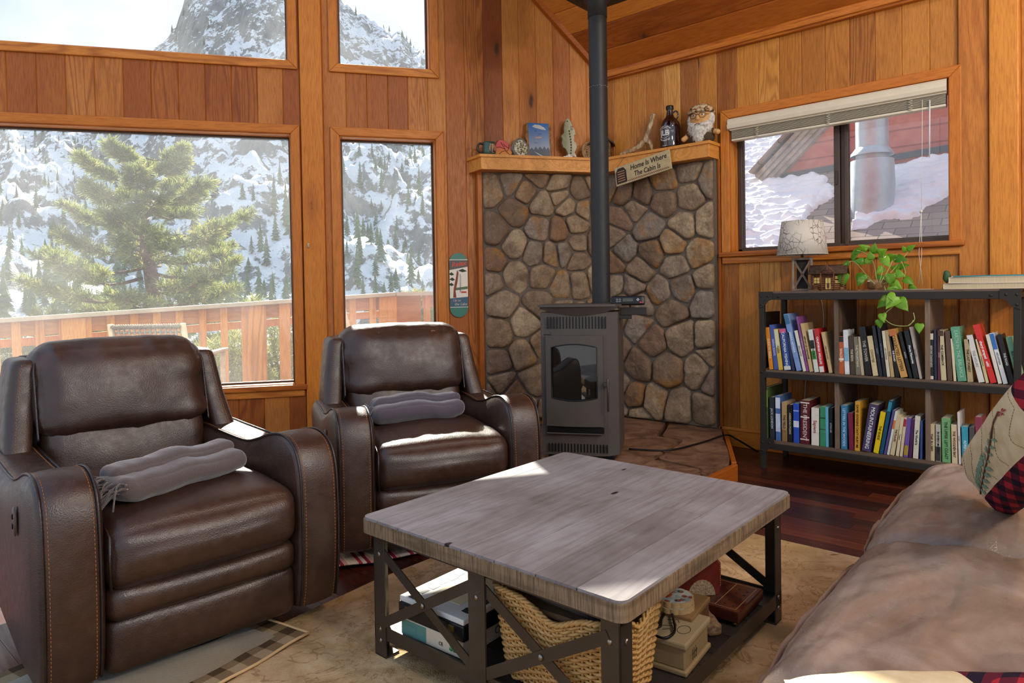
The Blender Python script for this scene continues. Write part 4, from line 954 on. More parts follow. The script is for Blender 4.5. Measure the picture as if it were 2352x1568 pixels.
def slab(name,label,cat,x,z,w,h,off,mats,seed,tilt=14,cut=None,thick=.02,pl=0.06):
    t=lt(name,label,cat,x,off,ZM); rg=random.Random(seed); N=40; out=[]
    for k in range(N):
        a=2*math.pi*k/N; r=1+.10*math.sin(a+seed)+pl*math.sin(3*a+seed); yy=math.sin(a)
        out.append((w/2*math.cos(a)*r*(1-.28*max(0,yy)),h/2+h/2*yy*r if yy>0 else h/2+h/2*yy))
    M_=Matrix.Rotation(math.radians(-tilt),4,'X'); m=MB(); m.prism(out,0,thick,0,0,M_@XZ); o=m.build('rim',[mats[0]],t,bevel=.004)
    c_=(0,h/2)
    for i,(f,mm) in enumerate(zip(cut or (),mats[1:])):
        m=MB(); m.prism([(c_[0]+(p[0]-c_[0])*f,c_[1]+(p[1]-c_[1])*f) for p in out],-.0012*(i+1),.002,0,0,M_@XZ); m.build('polished_face' if i==0 else 'crystal_centre',[mm],t)
    return t
g=G('sunset_paint'); s_=g.sep(g.coord()); M_sun=g.out(g.mix(g.rng(g.m_('ADD',s_[2],g.m_('MULTIPLY',g.noise(g.coord(),20,3),.05)),.03,.12,0,1),lin('#e0a03a'),lin('#cf5a54')),.5)
t=slab('painted_stone','painted stone with red sunset and black branches, behind the green mug','ornament',-.845,0,.15,.155,.085,[plain('#a85048'),M_sun],2,16,(.95,))
m=MB(); M_=Matrix.Rotation(math.radians(-16),4,'X')
for pts in ([(.06,.02),(.03,.05),(.01,.09),(-.01,.13)],[(.03,.05),(.05,.08),(.055,.11)],[(.015,.075),(-.02,.09),(-.045,.085)],[(.02,.06),(-.01,.05),(-.03,.03)],[(.05,.08),(.02,.10),(.01,.12)]):
    m.tube([M_@Vector((a,-.004,b)) for a,b in pts],.0016,5)
m.build('branch_drawing',[M_black],t)
g=G('agate'); c=g.coord(); v=g.voro(c,60); n=g.noise(c,28,4); M_ag=g.out(g.ramp(g.m_('ADD',g.m_('MULTIPLY',v,.7),g.m_('MULTIPLY',n,.5)),[(.25,lin('#2e2a1e')),(.45,lin('#6b6248')),(.6,lin('#a39a80')),(.8,lin('#d0cbb8'))]),.12,0,spec=.8)
slab('geode_slice','teardrop shaped grey geode slice standing between painted stone and picture','ornament',-.70,0,.145,.168,.10,[flat_noise('geode_rind',lin('#5c5040'),lin('#8c8068'),40,.8),plain('#6e6a60',.3),M_ag],5,14,(.93,.78),pl=.01)
t.children and None
# live edge picture
t=lt('live_edge_painting','live-edge wood slab painted with blue sky, cloud and mountains','picture',-.548,.09,ZM)
M_=Matrix.Rotation(math.radians(-9),4,'X'); m=MB(); hh=.29; w_=.098
lft=[(-w_-.012*fbm(k*.9,1,2)-.008,hh*k/8) for k in range(9)]; rgt=[(w_+.008*fbm(k*.9,6,2),hh*k/8) for k in range(9)]
m.prism(lft[::-1]+rgt,0,.03,0,0,M_@XZ); m.build('slab',[flat_noise('bark_edge',lin('#7a5230'),lin('#a87848'),30,.8,.8)],t,bevel=.003)
m=MB(); m.prism([(-w_+.012,.0),(w_-.018,.0),(w_-.018,hh),(-w_+.012,hh)],-.002,.001,0,0,M_@XZ)
g=G('painted_sky'); s_=g.sep(g.coord()); M_psk=g.out(g.mix(g.rng(s_[2],.06,.28,0,1),lin('#9aa0aa'),lin('#2c6aa8')),.6); sk=m.build('painted_sky',[M_psk],t)
def onp_(pts,mat,name,y=-.0032,par=None):
    m=MB(); m.prism(pts,y,y+.001,0,0,M_@XZ); return m.build(name,[mat],par or t)
onp_([(-.055,.262),(-.03,.278),(.01,.275),(.045,.255),(.058,.236),(.02,.24),(-.03,.25)],plain('#c8c4c0'),'cloud'); onp_([(-.04,.175),(.0,.182),(.03,.178),(.0,.165),(-.03,.162)],plain('#b89c98'),'cloud')
onp_([(-.085,.0),(.078,.0),(.078,.075),(.065,.098),(.05,.078),(.035,.105),(.02,.08),(0,.10),(-.018,.076),(-.035,.098),(-.052,.072),(-.068,.09),(-.085,.07)],plain('#5c626a'),'mountains')
onp_([(-.05,.058),(-.02,.035),(.01,.02),(.05,.0),(.062,.0),(.01,.03),(-.02,.045)],plain('#b4b6ba'),'river',-.0048)
m=MB()
for bx,bz in ((-.04,.13),(-.025,.128),(.0,.2),(.012,.203),(-.03,.225)): m.tube([M_@Vector((bx-.006,-.004,bz+.002)),M_@Vector((bx,-.004,bz)),M_@Vector((bx+.006,-.004,bz+.003))],.0009,4)
m.build('birds',[M_black],t)
# wooden trout standing on its tail
t=lt('fish_ornament','painted green and white trout ornament standing upright, left of the stove pipe','ornament',-.30,.10,ZM)
P=[(.02,.0),(.058,.004),(.05,.03),(.038,.06),(.047,.075),(.058,.10),(.053,.135),(.038,.15),(.04,.20),(.052,.205),(.048,.24),(.03,.27),(.018,.31),(.0,.335),(-.02,.325),(-.034,.29),(-.04,.25),(-.038,.215),(-.066,.19),(-.056,.165),(-.062,.13),(-.05,.095),(-.034,.085),(-.022,.06),(-.012,.03)]
P=[(a-.012,b*.985) for a,b in P]
g=G('trout_paint'); s_=g.sep(g.coord()); n=g.noise(g.coord(),40,3); M_tr=g.out(g.mix(n,g.mix(g.rng(s_[0],-.045,.02,0,1),lin('#4c4d30'),lin('#c6c0a4')),lin('#8a8a68')),.35)
m=MB(); m.prism(P,-.012,.012,0,0,Matrix.Rotation(math.radians(-6),4,'X')@XZ); m.build('body',[M_tr],t,bevel=.008,seg=3)
m=MB()
for k in range(9): m.ball((-.006+.014*math.sin(k*.5)*.4,-.0135-.002*k*.0,.05+.022*k),(.0062,.002,.008),0,0,8,Matrix.Rotation(math.radians(-6),4,'X'))
for a in range(12): m.ball((.004+.007*(a%3),-.0135,.238+.009*(a//3)),(.0026,.001,.0026),0,0,6,Matrix.Rotation(math.radians(-6),4,'X'))
m.ball((-.022,-.0135,.305),(.005,.002,.005),0,0,8,Matrix.Rotation(math.radians(-6),4,'X')); m.build('spots',[plain('#2c2c20',.4)],t)
for i,(dx,dz,rz,lb) in enumerate(((-.335,.012,.1,'upper of two small white matchboxes at the foot of the trout'),(-.345,0,-.12,'lower of two small white matchboxes at the foot of the trout'))):
    b=lt('matchbox',lb,'box',dx+.01,.165,ZM+dz,rz); m=MB(); m.box((-.052 if i else -.035,-.02,0),(.03 if i==0 else .015,.02,.0115)); m.build('sleeve',[plain('#e4dcd0',.6)],b,bevel=.0008)
    if i==0:
        m=MB()
        for k in range(9): m.box((-.016+.004*k,-.0206,.003),(-.0142+.004*k+.0006*(k%3),-.0199,.009))
        m.build('barcode',[M_black],b)
# wooden birdhouse mostly behind the pipe
t=rt('birdhouse','small rustic log birdhouse peeking out behind the black stove pipe','birdhouse',.06,.095,ZM,math.radians(28))
M_tw=flat_noise('twig_wood',lin('#5a3e28'),lin('#8c6844'),30,.8,.8); M_dkw=flat_noise('dark_wood',lin('#3a261a'),lin('#553a28'),30,.8,.6)
m=MB(); 
for k in range(9):
    z=.008+k*.0145
    m.tube([(-.075,-.05,z),(.075,-.05,z)],.008,7); m.tube([(-.075,.05,z),(.075,.05,z)],.008,7); m.tube([(-.065,-.06,z+.007),(-.065,.06,z+.007)],.008,7); m.tube([(.065,-.06,z+.007),(.065,.06,z+.007)],.008,7)
m.build('log_walls',[M_tw],t)
m=MB(); m.prism([(-.07,.13),(.07,.13),(0,.19)],-.05,.05,0,0,XZ); m.build('gable',[M_tw],t)
for sx in (-1,1):
    m=MB(); m.bar((0,0,.205),(sx*.10,0,.12),.15,.01,(0,0,1)); m.build('roof_panel',[M_dkw],t)
t=lt('wooden_shell','round woven bark ornament just left of the stove pipe','ornament',-.165,.10,ZM); m=MB()
for k in range(5): m.tube([(.045*math.cos(a*math.pi/8),-.01+.005*k,.07+.068*math.sin(a*math.pi/8)) for a in range(16)],.005,5,closed=True) if k==0 else m.tube([((.045-.009*k)*math.cos(a*math.pi/8),.004*k,.07+(.068-.013*k)*math.sin(a*math.pi/8)) for a in range(16)],.006,5,closed=True)
m.build('bark_rings',[flat_noise('bark_ring',lin('#8a6a48'),lin('#b89470'),30,.8)],t)
# antler
t=rt('antler','pale forked deer antler propped on the mantel right of the pipe','antler',.40,.10,ZM)
g=G('antler_bone'); n=g.noise(g.map(g.coord(),(1,1,.3)),60,4); M_ant=g.out(g.ramp(n,[(.3,lin('#6e5238')),(.5,lin('#a88a64')),(.75,lin('#d8c4a0'))]),.5,0,g.bump(n,.4,.003))
m=MB(); m.tube(catmull([(.105,.03,.285),(.095,.02,.22),(.075,.01,.15),(.05,.0,.095),(.0,-.01,.055),(-.06,-.03,.03),(-.135,-.05,.012)],5),[.021]*3+[.0195]*8+[.022]*9+[.018]*8+[.015,.014,.012],12)
m.tube(catmull([(.052,.0,.10),(.085,-.002,.085),(.11,-.005,.05),(.118,-.01,.012)],5),[.024]*4+[.019]*4+[.015]*4+[.011,.009,.008,.006],12); m.build('beam',[M_ant],t)
m=MB(); m.ball((.105,.031,.286),(.0205,.0205,.006)); m.build('sawn_end',[plain('#d8cab0',.7)],t)
# amber growler
t=rt('growler_bottle','dark amber glass growler with white brewing logo, beside the bearded doll','bottle',.662,.10,ZM,math.radians(6))
g=G('amber_glass'); M_amb=g.out(lin('#220a05'),.06,0,spec=.8,**{'Coat Weight':.5})
m=MB(); m.lathe([(.066,0),(.074,.006),(.076,.02),(.076,.15),(.072,.18),(.058,.207),(.036,.228),(.026,.25),(.022,.28),(.0225,.292)],n=40); m.build('glass_body',[M_amb],t)
m=MB(); m.lathe([(.027,.288),(.028,.292),(.028,.31),(.026,.316),(0,.317)],n=28); m.build('cap',[plain('#16100e',.35)],t)
m=MB(); m.tube(catmull([(.02,0,.262),(.045,0,.272),(.06,0,.255),(.058,0,.225),(.045,0,.212)],5),.006,8); m.build('handle',[M_amb],t)
M_wp=plain('#e6e2dc',.6); r_=.0768
def wrap(o,r=.0768):
    for v in o.data.vertices:
        x=v.co.x; v.co=Vector((r*math.sin(x/r),-r*math.cos(x/r)+(v.co.y),v.co.z))
FR=frameM((0,0,0),(1,0,0),(0,0,1))
o=text_mesh('JLB',.052,'logo_letters',M_wp,t,Matrix.Translation((-.012,0,.108))@FR,bold=.0012); wrap(o)
o=text_mesh('June Lake',.024,'logo_text',M_wp,t,Matrix.Translation((-.012,0,.158))@FR); 
for v in o.data.vertices: v.co.z-= (v.co.x+.012)**2*9
wrap(o)
o=text_mesh('Brewing',.024,'logo_text',M_wp,t,Matrix.Translation((-.012,0,.056))@FR)
for v in o.data.vertices: v.co.z+= (v.co.x+.012)**2*9
wrap(o)
o=text_mesh('~ Love ~',.013,'logo_text',M_wp,t,Matrix.Translation((-.012,0,.018))@FR); wrap(o)
m=MB(); m.tube([(-.012+.037*math.cos(a*math.pi/16),0,.108+.037*math.sin(a*math.pi/16)) for a in range(32)],.0016,4,closed=True); o=m.build('logo_ring',[M_wp],t); wrap(o)
m=MB(); m.tube([(.045,0,.108),(.036,0,.118),(.038,0,.124),(.045,0,.119),(.052,0,.124),(.054,0,.118)],.0014,4,closed=True); o=m.build('heart_mark',[M_wp],t); wrap(o)
# bearded plush doll
t=rt('bearded_doll','plush doll with white beard, glasses and camouflage cap on the mantel end','doll',.905,.095,ZM,math.radians(4))
M_skin=flat_noise('plush_skin',lin('#c8925c'),lin('#d8a56e'),50,.9,.2,.05)
g=G('camouflage'); n=g.noise(g.coord(),26,2); n2=g.noise(g.coord(),44,2); M_camo=g.out(g.mix(g.rng(n2,.5,.54,0,1),g.ramp(n,[(.4,lin('#54402c')),(.5,lin('#9a7c58')),(.6,lin('#7a3a28'))],'CONSTANT'),lin('#c8b08c')),.95,0,g.bump(n2,.4,.003),.05)
M_fur=flat_noise('white_fur',lin('#b0a79c'),lin('#e4ddd2'),70,1.,1.,.02)
m=MB(); m.soft((0,.0,.045),(.17,.10,.09),.04,(8,6,6),(.01,.01,.01)); m.build('body',[plain('#4a3a26',.9)],t)
m=MB(); m.ball((0,.0,.185),(.082,.06,.098),0,0,24); hd=m.build('head',[M_skin],t)
m=MB(); m.ball((.0,-.062,.178),(.016,.014,.02),0,0,12); m.build('nose',[M_skin],hd)
m=MB(); m.ball((0,0,.238),(.086,.066,.046),0,0,24,None,lambda d:1.+.04*fbm(d.x*3,d.y*3,d.z*3,2)); m.tube([(.088*math.cos(a*math.pi/14),-.002+.066*math.sin(a*math.pi/14),.222-.006*math.sin(a*math.pi/14)) for a in range(28)],.0115,8,closed=True); m.build('cap',[M_camo],t)
m=MB(); rg=random.Random(5)
beard=[(0,-.045,.085,.062,.036,.055),(-.05,-.02,.115,.04,.035,.05),(.05,-.02,.115,.04,.035,.05),(-.072,.0,.17,.026,.03,.05),(.072,.0,.17,.026,.03,.05),(0,-.05,.045,.04,.028,.04),(-.03,-.055,.125,.036,.02,.018),(.03,-.055,.125,.036,.02,.018)]
for bx,by,bz,a,b,c_ in beard: m.ball((bx,by,bz),(a,b,c_),0,0,18,None,lambda d,q=bx:1+.12*fbm(d.x*5+q*90,d.y*5,d.z*5,3))
for k in range(700):
    bx,by,bz,a,b,c_=beard[rg.randrange(len(beard))]; d=Vector((rg.gauss(0,1),-abs(rg.gauss(0,1)),rg.gauss(0,1))).normalized(); p=Vector((bx+d.x*a,by+d.y*b,bz+d.z*c_)); q=p+Vector((d.x*.008,d.y*.008,-.012)); s_=Vector((.0012,0,0)); m.add([p-s_,p+s_,q],[(0,1,2)])
m.build('beard',[M_fur],t)
m=MB(); m.tube([(-.02,-.078,.128),(0,-.08,.132),(.02,-.078,.128)],.0022,5); m.build('mouth',[plain('#6a4a3a')],hd)
for sx in (-1,1):
    m=MB(); m.ball((sx*.031,-.054,.196),(.011,.006,.008),0,0,12); e=m.build('eye',[M_white],hd); m=MB(); m.ball((sx*.031,-.0605,.196),(.005,.002,.0055),0,0,10); m.build('iris',[plain('#3a3a44',.2)],hd)
    m=MB(); m.tube([(sx*.016,-.058,.212),(sx*.033,-.06,.217),(sx*.048,-.05,.211)],.0028,5); m.build('eyebrow',[M_fur],hd)
m=MB()
for sx in (-1,1): m.tube([(sx*.034+.023*math.cos(a*math.pi/10),-.069+.01*abs(math.cos(a*math.pi/10))*(1 if sx*math.cos(a*math.pi/10)>0 else 0),.192+.019*math.sin(a*math.pi/10)) for a in range(20)],.0018,5,closed=True)
m.tube([(-.011,-.069,.195),(0,-.071,.199),(.011,-.069,.195)],.0018,5); m.tube([(-.056,-.062,.197),(-.08,.0,.2)],.0016,5); m.tube([(.056,-.062,.197),(.08,.0,.2)],.0016,5); m.build('glasses',[plain('#1c1612',.3)],t)
for sx,e in ((-1,(-.128,-.045,.035)),(1,(.142,-.03,.062))):
    a_=Vector((sx*.07,-.01,.085)); e=Vector(e); mid=a_.lerp(e,.45); m=MB(); m.tube([a_,mid],[.024,.02],10); sl2=m.build('sleeve',[M_camo],t); m=MB(); m.tube(catmull([mid,a_.lerp(e,.75),e],4),[.017,.018,.018,.018,.019,.018,.018,.014,.006],10); m.build('hand',[M_skin],t)
# hanging sign
p0_=RW(.262,.195,2.055)
t=rt('hanging_sign','tilted cream wooden sign with cabin picture hanging from the mantel','sign',.49,.205,2.01); Ms=Matrix.Rotation(math.radians(-9.5),4,'Y')@Matrix.Rotation(math.radians(-4),4,'X')
m=MB(); m.cbox((0,0,0),(.47,.014,.145),M=Ms); g=G('sign_board'); n=g.noise(g.map(g.coord(),(.3,1,1)),40,4); M_sg=g.out(g.mix(n,lin('#a08a62'),lin('#cbb98e')),.8,0,g.bump(n,.3,.002)); m.build('board',[M_sg],t,bevel=.003)
FS=Ms@Matrix.Translation((0,-.0078,0))@FR
M_brn=plain('#2a1a12',.7)
text_mesh('Home Is Where',.054,'lettering',M_brn,t,FS@Matrix.Translation((.055,.033,0)),shear=.15,sx=.86,bold=.0008); text_mesh('The Cabin Is',.054,'lettering',M_brn,t,FS@Matrix.Translation((.04,-.022,0)),shear=.15,sx=.8,bold=.0008)
m=MB()
for k in range(24):
    for q in range(2): m.prism([(-.13+k*.0145+q*.007,-.056-q*.007),(-.123+k*.0145+q*.007,-.056-q*.007),(-.123+k*.0145+q*.007,-.05-q*.007),(-.13+k*.0145+q*.007,-.05-q*.007)],0,.0008,0,0,FS)
m.build('checked_border',[plain('#7a3226')],t)
m=MB(); m.prism([(-.225,-.06),(-.135,-.06),(-.135,.03),(-.155,.058),(-.205,.058),(-.225,.03)],0,.0008,0,0,FS); cb=m.build('cabin_picture',[plain('#2c1c14')],t); m=MB()
for k in range(5): m.prism([(-.212,-.045+k*.018),(-.15,-.045+k*.018),(-.15,-.038+k*.018),(-.212,-.038+k*.018)],.0008,.0014,0,0,FS)
m.build('log_stripes',[plain('#a87a50')],cb)
m=MB(); m.tube(catmull([Ms@Vector((-.225,0,.07)),Ms@Vector((-.18,.01,.11)),Vector((-.14,.02,.14)),Vector((-.12,.04,.135))],5),.0012,4); m.tube(catmull([Ms@Vector((.22,0,.07)),Vector((.2,.01,.115)),Vector((.18,.03,.13))],5),.0012,4); m.build('wire',[plain('#5a5048',.4,.8)],t)
# tin thermometer on the boards
t=lt('tin_thermometer','tall tin thermometer sign with rounded ends on the boards by the narrow window','sign',-1.195,.008,.93)
def pill(w,z0,z1,n=12): return [(w*math.cos(math.pi*k/n),z1-w+w*math.sin(math.pi*k/n)) for k in range(n+1)]+[(-w*math.cos(math.pi*k/n),z0+w-w*math.sin(math.pi*k/n)) for k in range(n+1)]
def cst(y): return 0
m=MB(); m.prism(pill(.07,0,.49),-.012,-.004,0,0,XZ); m.build('tin_plate',[plain('#3f7a66',.35)],t,bevel=.003)
def tp(pts,mat,name,y=-.0128): m=MB(); m.prism(pts,y,y+.0012,0,0,XZ); return m.build(name,[mat],t)
tp([(-.07,.075),(.07,.075),(.07,.44),(-.07,.44)],plain('#e8dccb',.4),'picture_panel'); tp([(-.07,.36),(.07,.385),(.07,.435),(-.07,.435)],plain('#55504e',.4),'header_band',-.0138); tp([(-.07,.08),(.07,.08),(.07,.155),(-.07,.145)],plain('#3c5f74',.4),'footer_band',-.0138)
text_mesh('Relax',.05,'lettering',plain('#d04a34',.5),t,Matrix.Translation((0,-.0145,.405))@Matrix.Rotation(math.radians(-8),4,'Y')@FR,shear=.3,bold=.001)
text_mesh('Up to',.026,'lettering',plain('#d8a888',.5),t,Matrix.Translation((-.018,-.0145,.128))@FR,shear=.3); text_mesh('the Lake',.028,'lettering',plain('#d8c8b0',.5),t,Matrix.Translation((.012,-.0145,.1))@FR,shear=.3)
tp([(-.045,.15),(-.02,.15),(-.026,.2),(-.01,.27),(.0,.34),(-.012,.36),(-.022,.3),(-.04,.22)],plain('#8a3a22',.5),'tree_trunk_art',-.0138)
for k,(a,b,w_) in enumerate(((-.055,.33,.02),(-.05,.29,.022),(-.057,.25,.02),(.03,.355,.035))): tp([(a-w_,b),(a,b-.012),(a+w_,b-.004),(a,b+.014)],plain('#26361f'),'foliage_art',-.0142)
tp([(-.03,.205),(.068,.215),(.068,.235),(-.02,.225)],plain('#5a7048'),'shore_art',-.0136); tp([(.015,.185),(.06,.185),(.055,.197),(.02,.197)],plain('#b83a2c'),'boat_art',-.0138)
m=MB(); m.tube([(.01,-.0145,.19),(.01,-.0145,.33)],.0022,6); 
for k in range(9): m.box((.016,-.0142,.2+.014*k),(.024,-.0136,.202+.014*k))
m.build('thermometer_tube',[plain('#8a8a88',.3)],t)
tag(MB().build('x',[M_black])) if False else None
pin=lt('wall_hook','small clear hook stuck on the wide post between the windows','hook',-2.288,.034,1.475); m=MB(); m.cbox((0,0,0),(.012,.006,.03)); m.tube([(0,-.004,.005),(0,-.012,-.006),(0,-.006,-.015)],.003,6); m.build('hook_body',[plain('#c8b8a0',.3)],pin)
# ------------------------------------------------------------------ rug and mats
def sheet(m,poly,z0,z1,mat=0): m.prism(poly,z0,z1,mat,0)
m=MB(); m.prism([(-.6,-.9),(3.0,-.9),(3.0,1.22),(2.98,2.0),(2.9,2.13),(1.6,2.145),(.6,2.06),(-.6,1.95)],.0,.012)
tag(m.build('area_rug',[M_rug],bevel=.004),'large beige wool rug with brown vine pattern under the coffee table','rug')
mt_=thing('pet_mat','thin plush mat with brown gingham border under the left recliner','mat',(1.20,1.965,.0125),math.radians(11))
m=MB(); NX=30
def wv(x,y): return .004+.006*abs(fbm(x*5,y*5,1.,3))
m.grid(36,20,lambda u,v:Vector((-1.0*u,.62*v,wv(u,v)+.003)),0); m.grid(36,20,lambda u,v:Vector((-1.0*u,.62*v,0)),0,flip=True); m.build('border_cloth',[M_ging],mt_)
m=MB(); m.grid(30,16,lambda u,v:Vector((-.07-.86*u,.075+.47*v,wv((.07+.86*u),(.075+.47*v)/.62)+.004+.008*math.sin(math.pi*u)**.3*math.sin(math.pi*v)**.3)),0); m.build('plush_centre',[throw_mat('olive_plush',lin('#6b5c40'),lin('#8c7a58'))],mt_)
m=MB(); m.tube([(0,.62,.008),(0,.0,.008)],.005,6); m.tube([(-1.0*k/24,0,.008+.003*math.sin(k)) for k in range(25)],.005,6); m.build('edge_piping',[plain('#c8a878',.8)],mt_)
g=G('woven_stripes'); s_=g.sep(g.coord()); st=g.ramp(g.m_('FRACT',g.m_('MULTIPLY',s_[0],9.)),[(0,lin('#d8c4b0')),(.4,lin('#a83a48')),(.55,lin('#e0d0c0')),(.7,lin('#8a2c3c')),(.85,lin('#c89a8a'))],'CONSTANT'); M_str=g.out(st,.95,0,g.bump(g.n('ShaderNodeTexWave',{'Vector':g.coord(),'Scale':60.}).outputs['Fac'],.6,.004),.05)
m=MB(); m.grid(40,30,lambda u,v:Vector((.9*u,.7*v,.008+.018*max(0,math.sin(9*u+1))*(1-v)*(1-u)+.004)),0); o=m.build('striped_throw_rug',[M_str],loc=(1.50,2.36,.001),rot=(0,0,math.radians(-19)),solid=.006)
tag(o,'red and cream striped woven rug peeking out under the right recliner','rug')
# ------------------------------------------------------------------ recliners
def puff_extrude(m,prof,x0,x1,edge=.014,belly=.006,n=9,mat=0,r=None):
    P=catmull([(0,a,b) for a,b in prof],4,True); k=len(P); N=[]
    for i in range(k):
        t=(P[(i+1)%k]-P[i-1]).normalized(); N.append(Vector((0,t.z,-t.y)))
    c=Vector((0,sum(p.y for p in P)/k,sum(p.z for p in P)/k))
    sg=1 if sum(N[i].dot(P[i]-c) for i in range(k))>0 else -1
    us=[-1,-.97,-.88,-.7,-.35,0,.35,.7,.88,.97,1]; vs=[]
    for u in us:
        au=abs(u); h=belly*(1-au**2)-edge*max(0,(au-.80)/.20)**2.2
        for i in range(k): vs.append(Vector(((x0+x1)/2+u*(x1-x0)/2,0,0))+P[i]+N[i]*sg*h)
    L=len(us); fs=[(a*k+i,a*k+(i+1)%k,(a+1)*k+(i+1)%k,(a+1)*k+i) for a in range(L-1) for i in range(k)]
    m.add(vs,fs,mat,0,True)
    for a,dx in ((0,-1),(L-1,1)):
        ring=vs[a*k:(a+1)*k]; cc=Vector((ring[0].x,c.y,c.z)); r2=[cc+(p-cc)*.9+Vector((dx*.012,0,0)) for p in ring]; r3=[cc+(p-cc)*.45+Vector((dx*.016,0,0)) for p in ring]
        V=ring+r2+r3+[cc+Vector((dx*.017,0,0))]; F=[(i,(i+1)%k,k+(i+1)%k,k+i) for i in range(k)]+[(k+i,k+(i+1)%k,2*k+(i+1)%k,2*k+i) for i in range(k)]+[(2*k+i,2*k+(i+1)%k,3*k) for i in range(k)]
        m.add(V,F,mat,0,True)
    return P
def dashes(m,path,step=.0115,ln=.0075,w=.0022):
    P=[Vector(p) for p in path]; acc=0
    for a,b in zip(P[:-1],P[1:]):
        d=b-a; L=d.length
        if L<1e-6: continue
        d.normalize(); t=step-acc if acc else 0
        while t<L:
            q=a+d*t; m.tube([q-d*ln/2,q+d*ln/2],w*.5,4); t+=step
        acc=(acc+L)%step
AP=[(.05,.06),(.015,.10),(.0,.2),(-.006,.32),(-.004,.44),(.006,.53),(.035,.592),(.085,.622),(.15,.63),(.24,.615),(.34,.585),(.46,.565),(.60,.57),(.74,.575),(.835,.57),(.865,.52),(.86,.42),(.80,.28),(.70,.17),(.56,.10),(.40,.07),(.22,.055)]
def recliner(label,loc,rz,seed,HW=.45,db=0.):
    t=thing('leather_recliner',label,'recliner chair',loc,rz,None); AW=.15; rg=random.Random(seed)
    for sx in (-1,1):
        a,b=(HW-AW,HW) if sx>0 else (-HW,-HW+AW)
        m=MB(); P=puff_extrude(m,[(y+(db if y>.5 else 0),z) for y,z in AP],a,b,.012,.007); arm=m.build('armrest',[M_leath],t)
        cy_=sum(p.y for p in P)/len(P); cz_=sum(p.z for p in P)/len(P)
        # seam path: front bottom, over the top, to the rear
        i0=2*4-4; seam=[p for p in P[2:14*4]]
        for xs_,sg_ in ((a+.018,1),(b-.018,-1)):
            pts=[]; m=MB(); md=MB()
            for i in range(2,14*4):
                t_=(P[i+1]-P[i-1]).normalized(); N_=Vector((0,t_.z,-t_.y)); 
                if N_.dot(P[i]-Vector((0,cy_,cz_)))<0: N_=-N_
                pts.append(Vector((xs_,P[i].y,P[i].z))+N_*.0035)
            dashes(md,[p+Vector((sg_*.004,0,0)) for p in pts])
            m.tube([p+Vector((-sg_*.009,0,0))+(Vector((0,cy_,cz_))-p).normalized()*0-Vector((0,0,0)) for p in pts],.0042,6)
            m.build('welt',[M_piping],arm); tag(md.build('stitching',[M_thread],arm),kind=None)
    m=MB(); xo=-HW-.0175; m.lathe([(0,.0),(.018,.0),(.022,-.003),(.022,-.006)],(0,0,0),20,0,0,Matrix.Translation((xo-.003,.20,.50))@Matrix.Rotation(math.radians(-90),4,'Y')@Matrix.Scale(1.9,4,(1,0,0))@Matrix.Translation((0,0,.004)))
    bt=m.build('recline_button',[plain('#5c4a40',.3)],t); m=MB(); m.cbox((xo-.008,.20,.515),(.004,.012,.014)); m.cbox((xo-.008,.20,.488),(.004,.012,.014)); m.build('switch',[M_black],bt)
    IW=HW-AW
    m=MB(); m.box((-IW-.02,.10,.09),(IW+.02,.74,.36)); m.box((-IW,.07,.09),(IW,.12,.30)); m.build('seat_box',[M_piping],t)
    def wr(amp,sc,sd):
        def f(p,tt):
            e=max(abs(tt[0]),abs(tt[2]))**3; k=fbm(p.x*sc+sd,p.y*sc*.6,p.z*sc*.5,3)*amp*(.35+e); return (p.x,p.y-k,p.z+k*.6)
        return f
    def seatfn(p,tt):
        # waterfall front
        k=fbm(p.x*6+seed,p.y*5,p.z*5,3)*.005
        return (p.x,p.y,p.z-.022*max(0,(p.y/.34))**2*(1 if p.z>0 else 0)*0+k+(-.02*(-tt[1])**4 if tt[1]<0 and tt[2]>0 else 0))
    m=MB(); m.soft((0,.36,.395),(2*IW-.006,.76,.20),.055,(26,26,12),(.0,.022,.03),seatfn); sc_=m.build('seat_cushion',[M_leath],t)
    m=MB(); zz=.47; md=MB(); m.tube([( -IW+.012,-.012,.31),(-IW+.010,-.02,.40),(-IW+.014,-.005,.455),(-IW+.012,.05,.483)],.004,6); m.build('welt',[M_piping],sc_)
    m=MB(); m.soft((0,.065,.255),(2*IW-.006,.13,.105),.04,(20,6,8),(0,.012,.0),wr(.003,6,seed)); m.build('footrest_roll',[M_leath],t)
    m=MB(); m.soft((0,.07,.135),(2*IW-.006,.11,.165),.035,(20,6,10),(0,.010,.0),wr(.003,5,seed+3)); m.build('footrest_panel',[M_leath],t)
    lean=.24
    def lf(amp=.006,sd=0.,wf=1.):
        def f(p,tt):
            e=(abs(tt[0])**4*.9+abs(tt[2])**5*.8)
            k=(fbm(p.x*3+sd,p.z*14,sd,3)*abs(tt[0])**3+fbm(p.x*16+sd,p.z*3,sd+4,3)*abs(tt[2])**3*.8)*amp+fbm(p.x*5+sd,p.z*5,sd,2)*.005
            return (p.x*wf,p.y+p.z*lean-k*1.6,p.z+k*.3)
        return f
    m=MB(); m.soft((0,.765+db,.545),(2*IW+.0,.20,.27),.06,(24,8,16),(.0,.02,.0),lf(.006,seed)); m.build('lumbar_cushion',[M_leath],t)
    m=MB(); m.soft((0,.80+db,.768),(2*IW+.034,.225,.36),.085,(34,12,24),(.012,.03,.012),lf(.013,seed+7.)); hc=m.build('head_cushion',[M_leath],t)
    for sx in (-1,1):
        pts=[]; m=MB()
        for k in range(15):
            z=.605+.305*k/14; x=sx*(IW+.012-.03*max(0,(k-11)/3)**2); pts.append((x,.722+db+ (z-.768)*lean+.0+.05*max(0,(k-11)/3)**2,z))
        m.tube(catmull(pts,2),.0045,6); m.build('welt',[M_piping],hc)
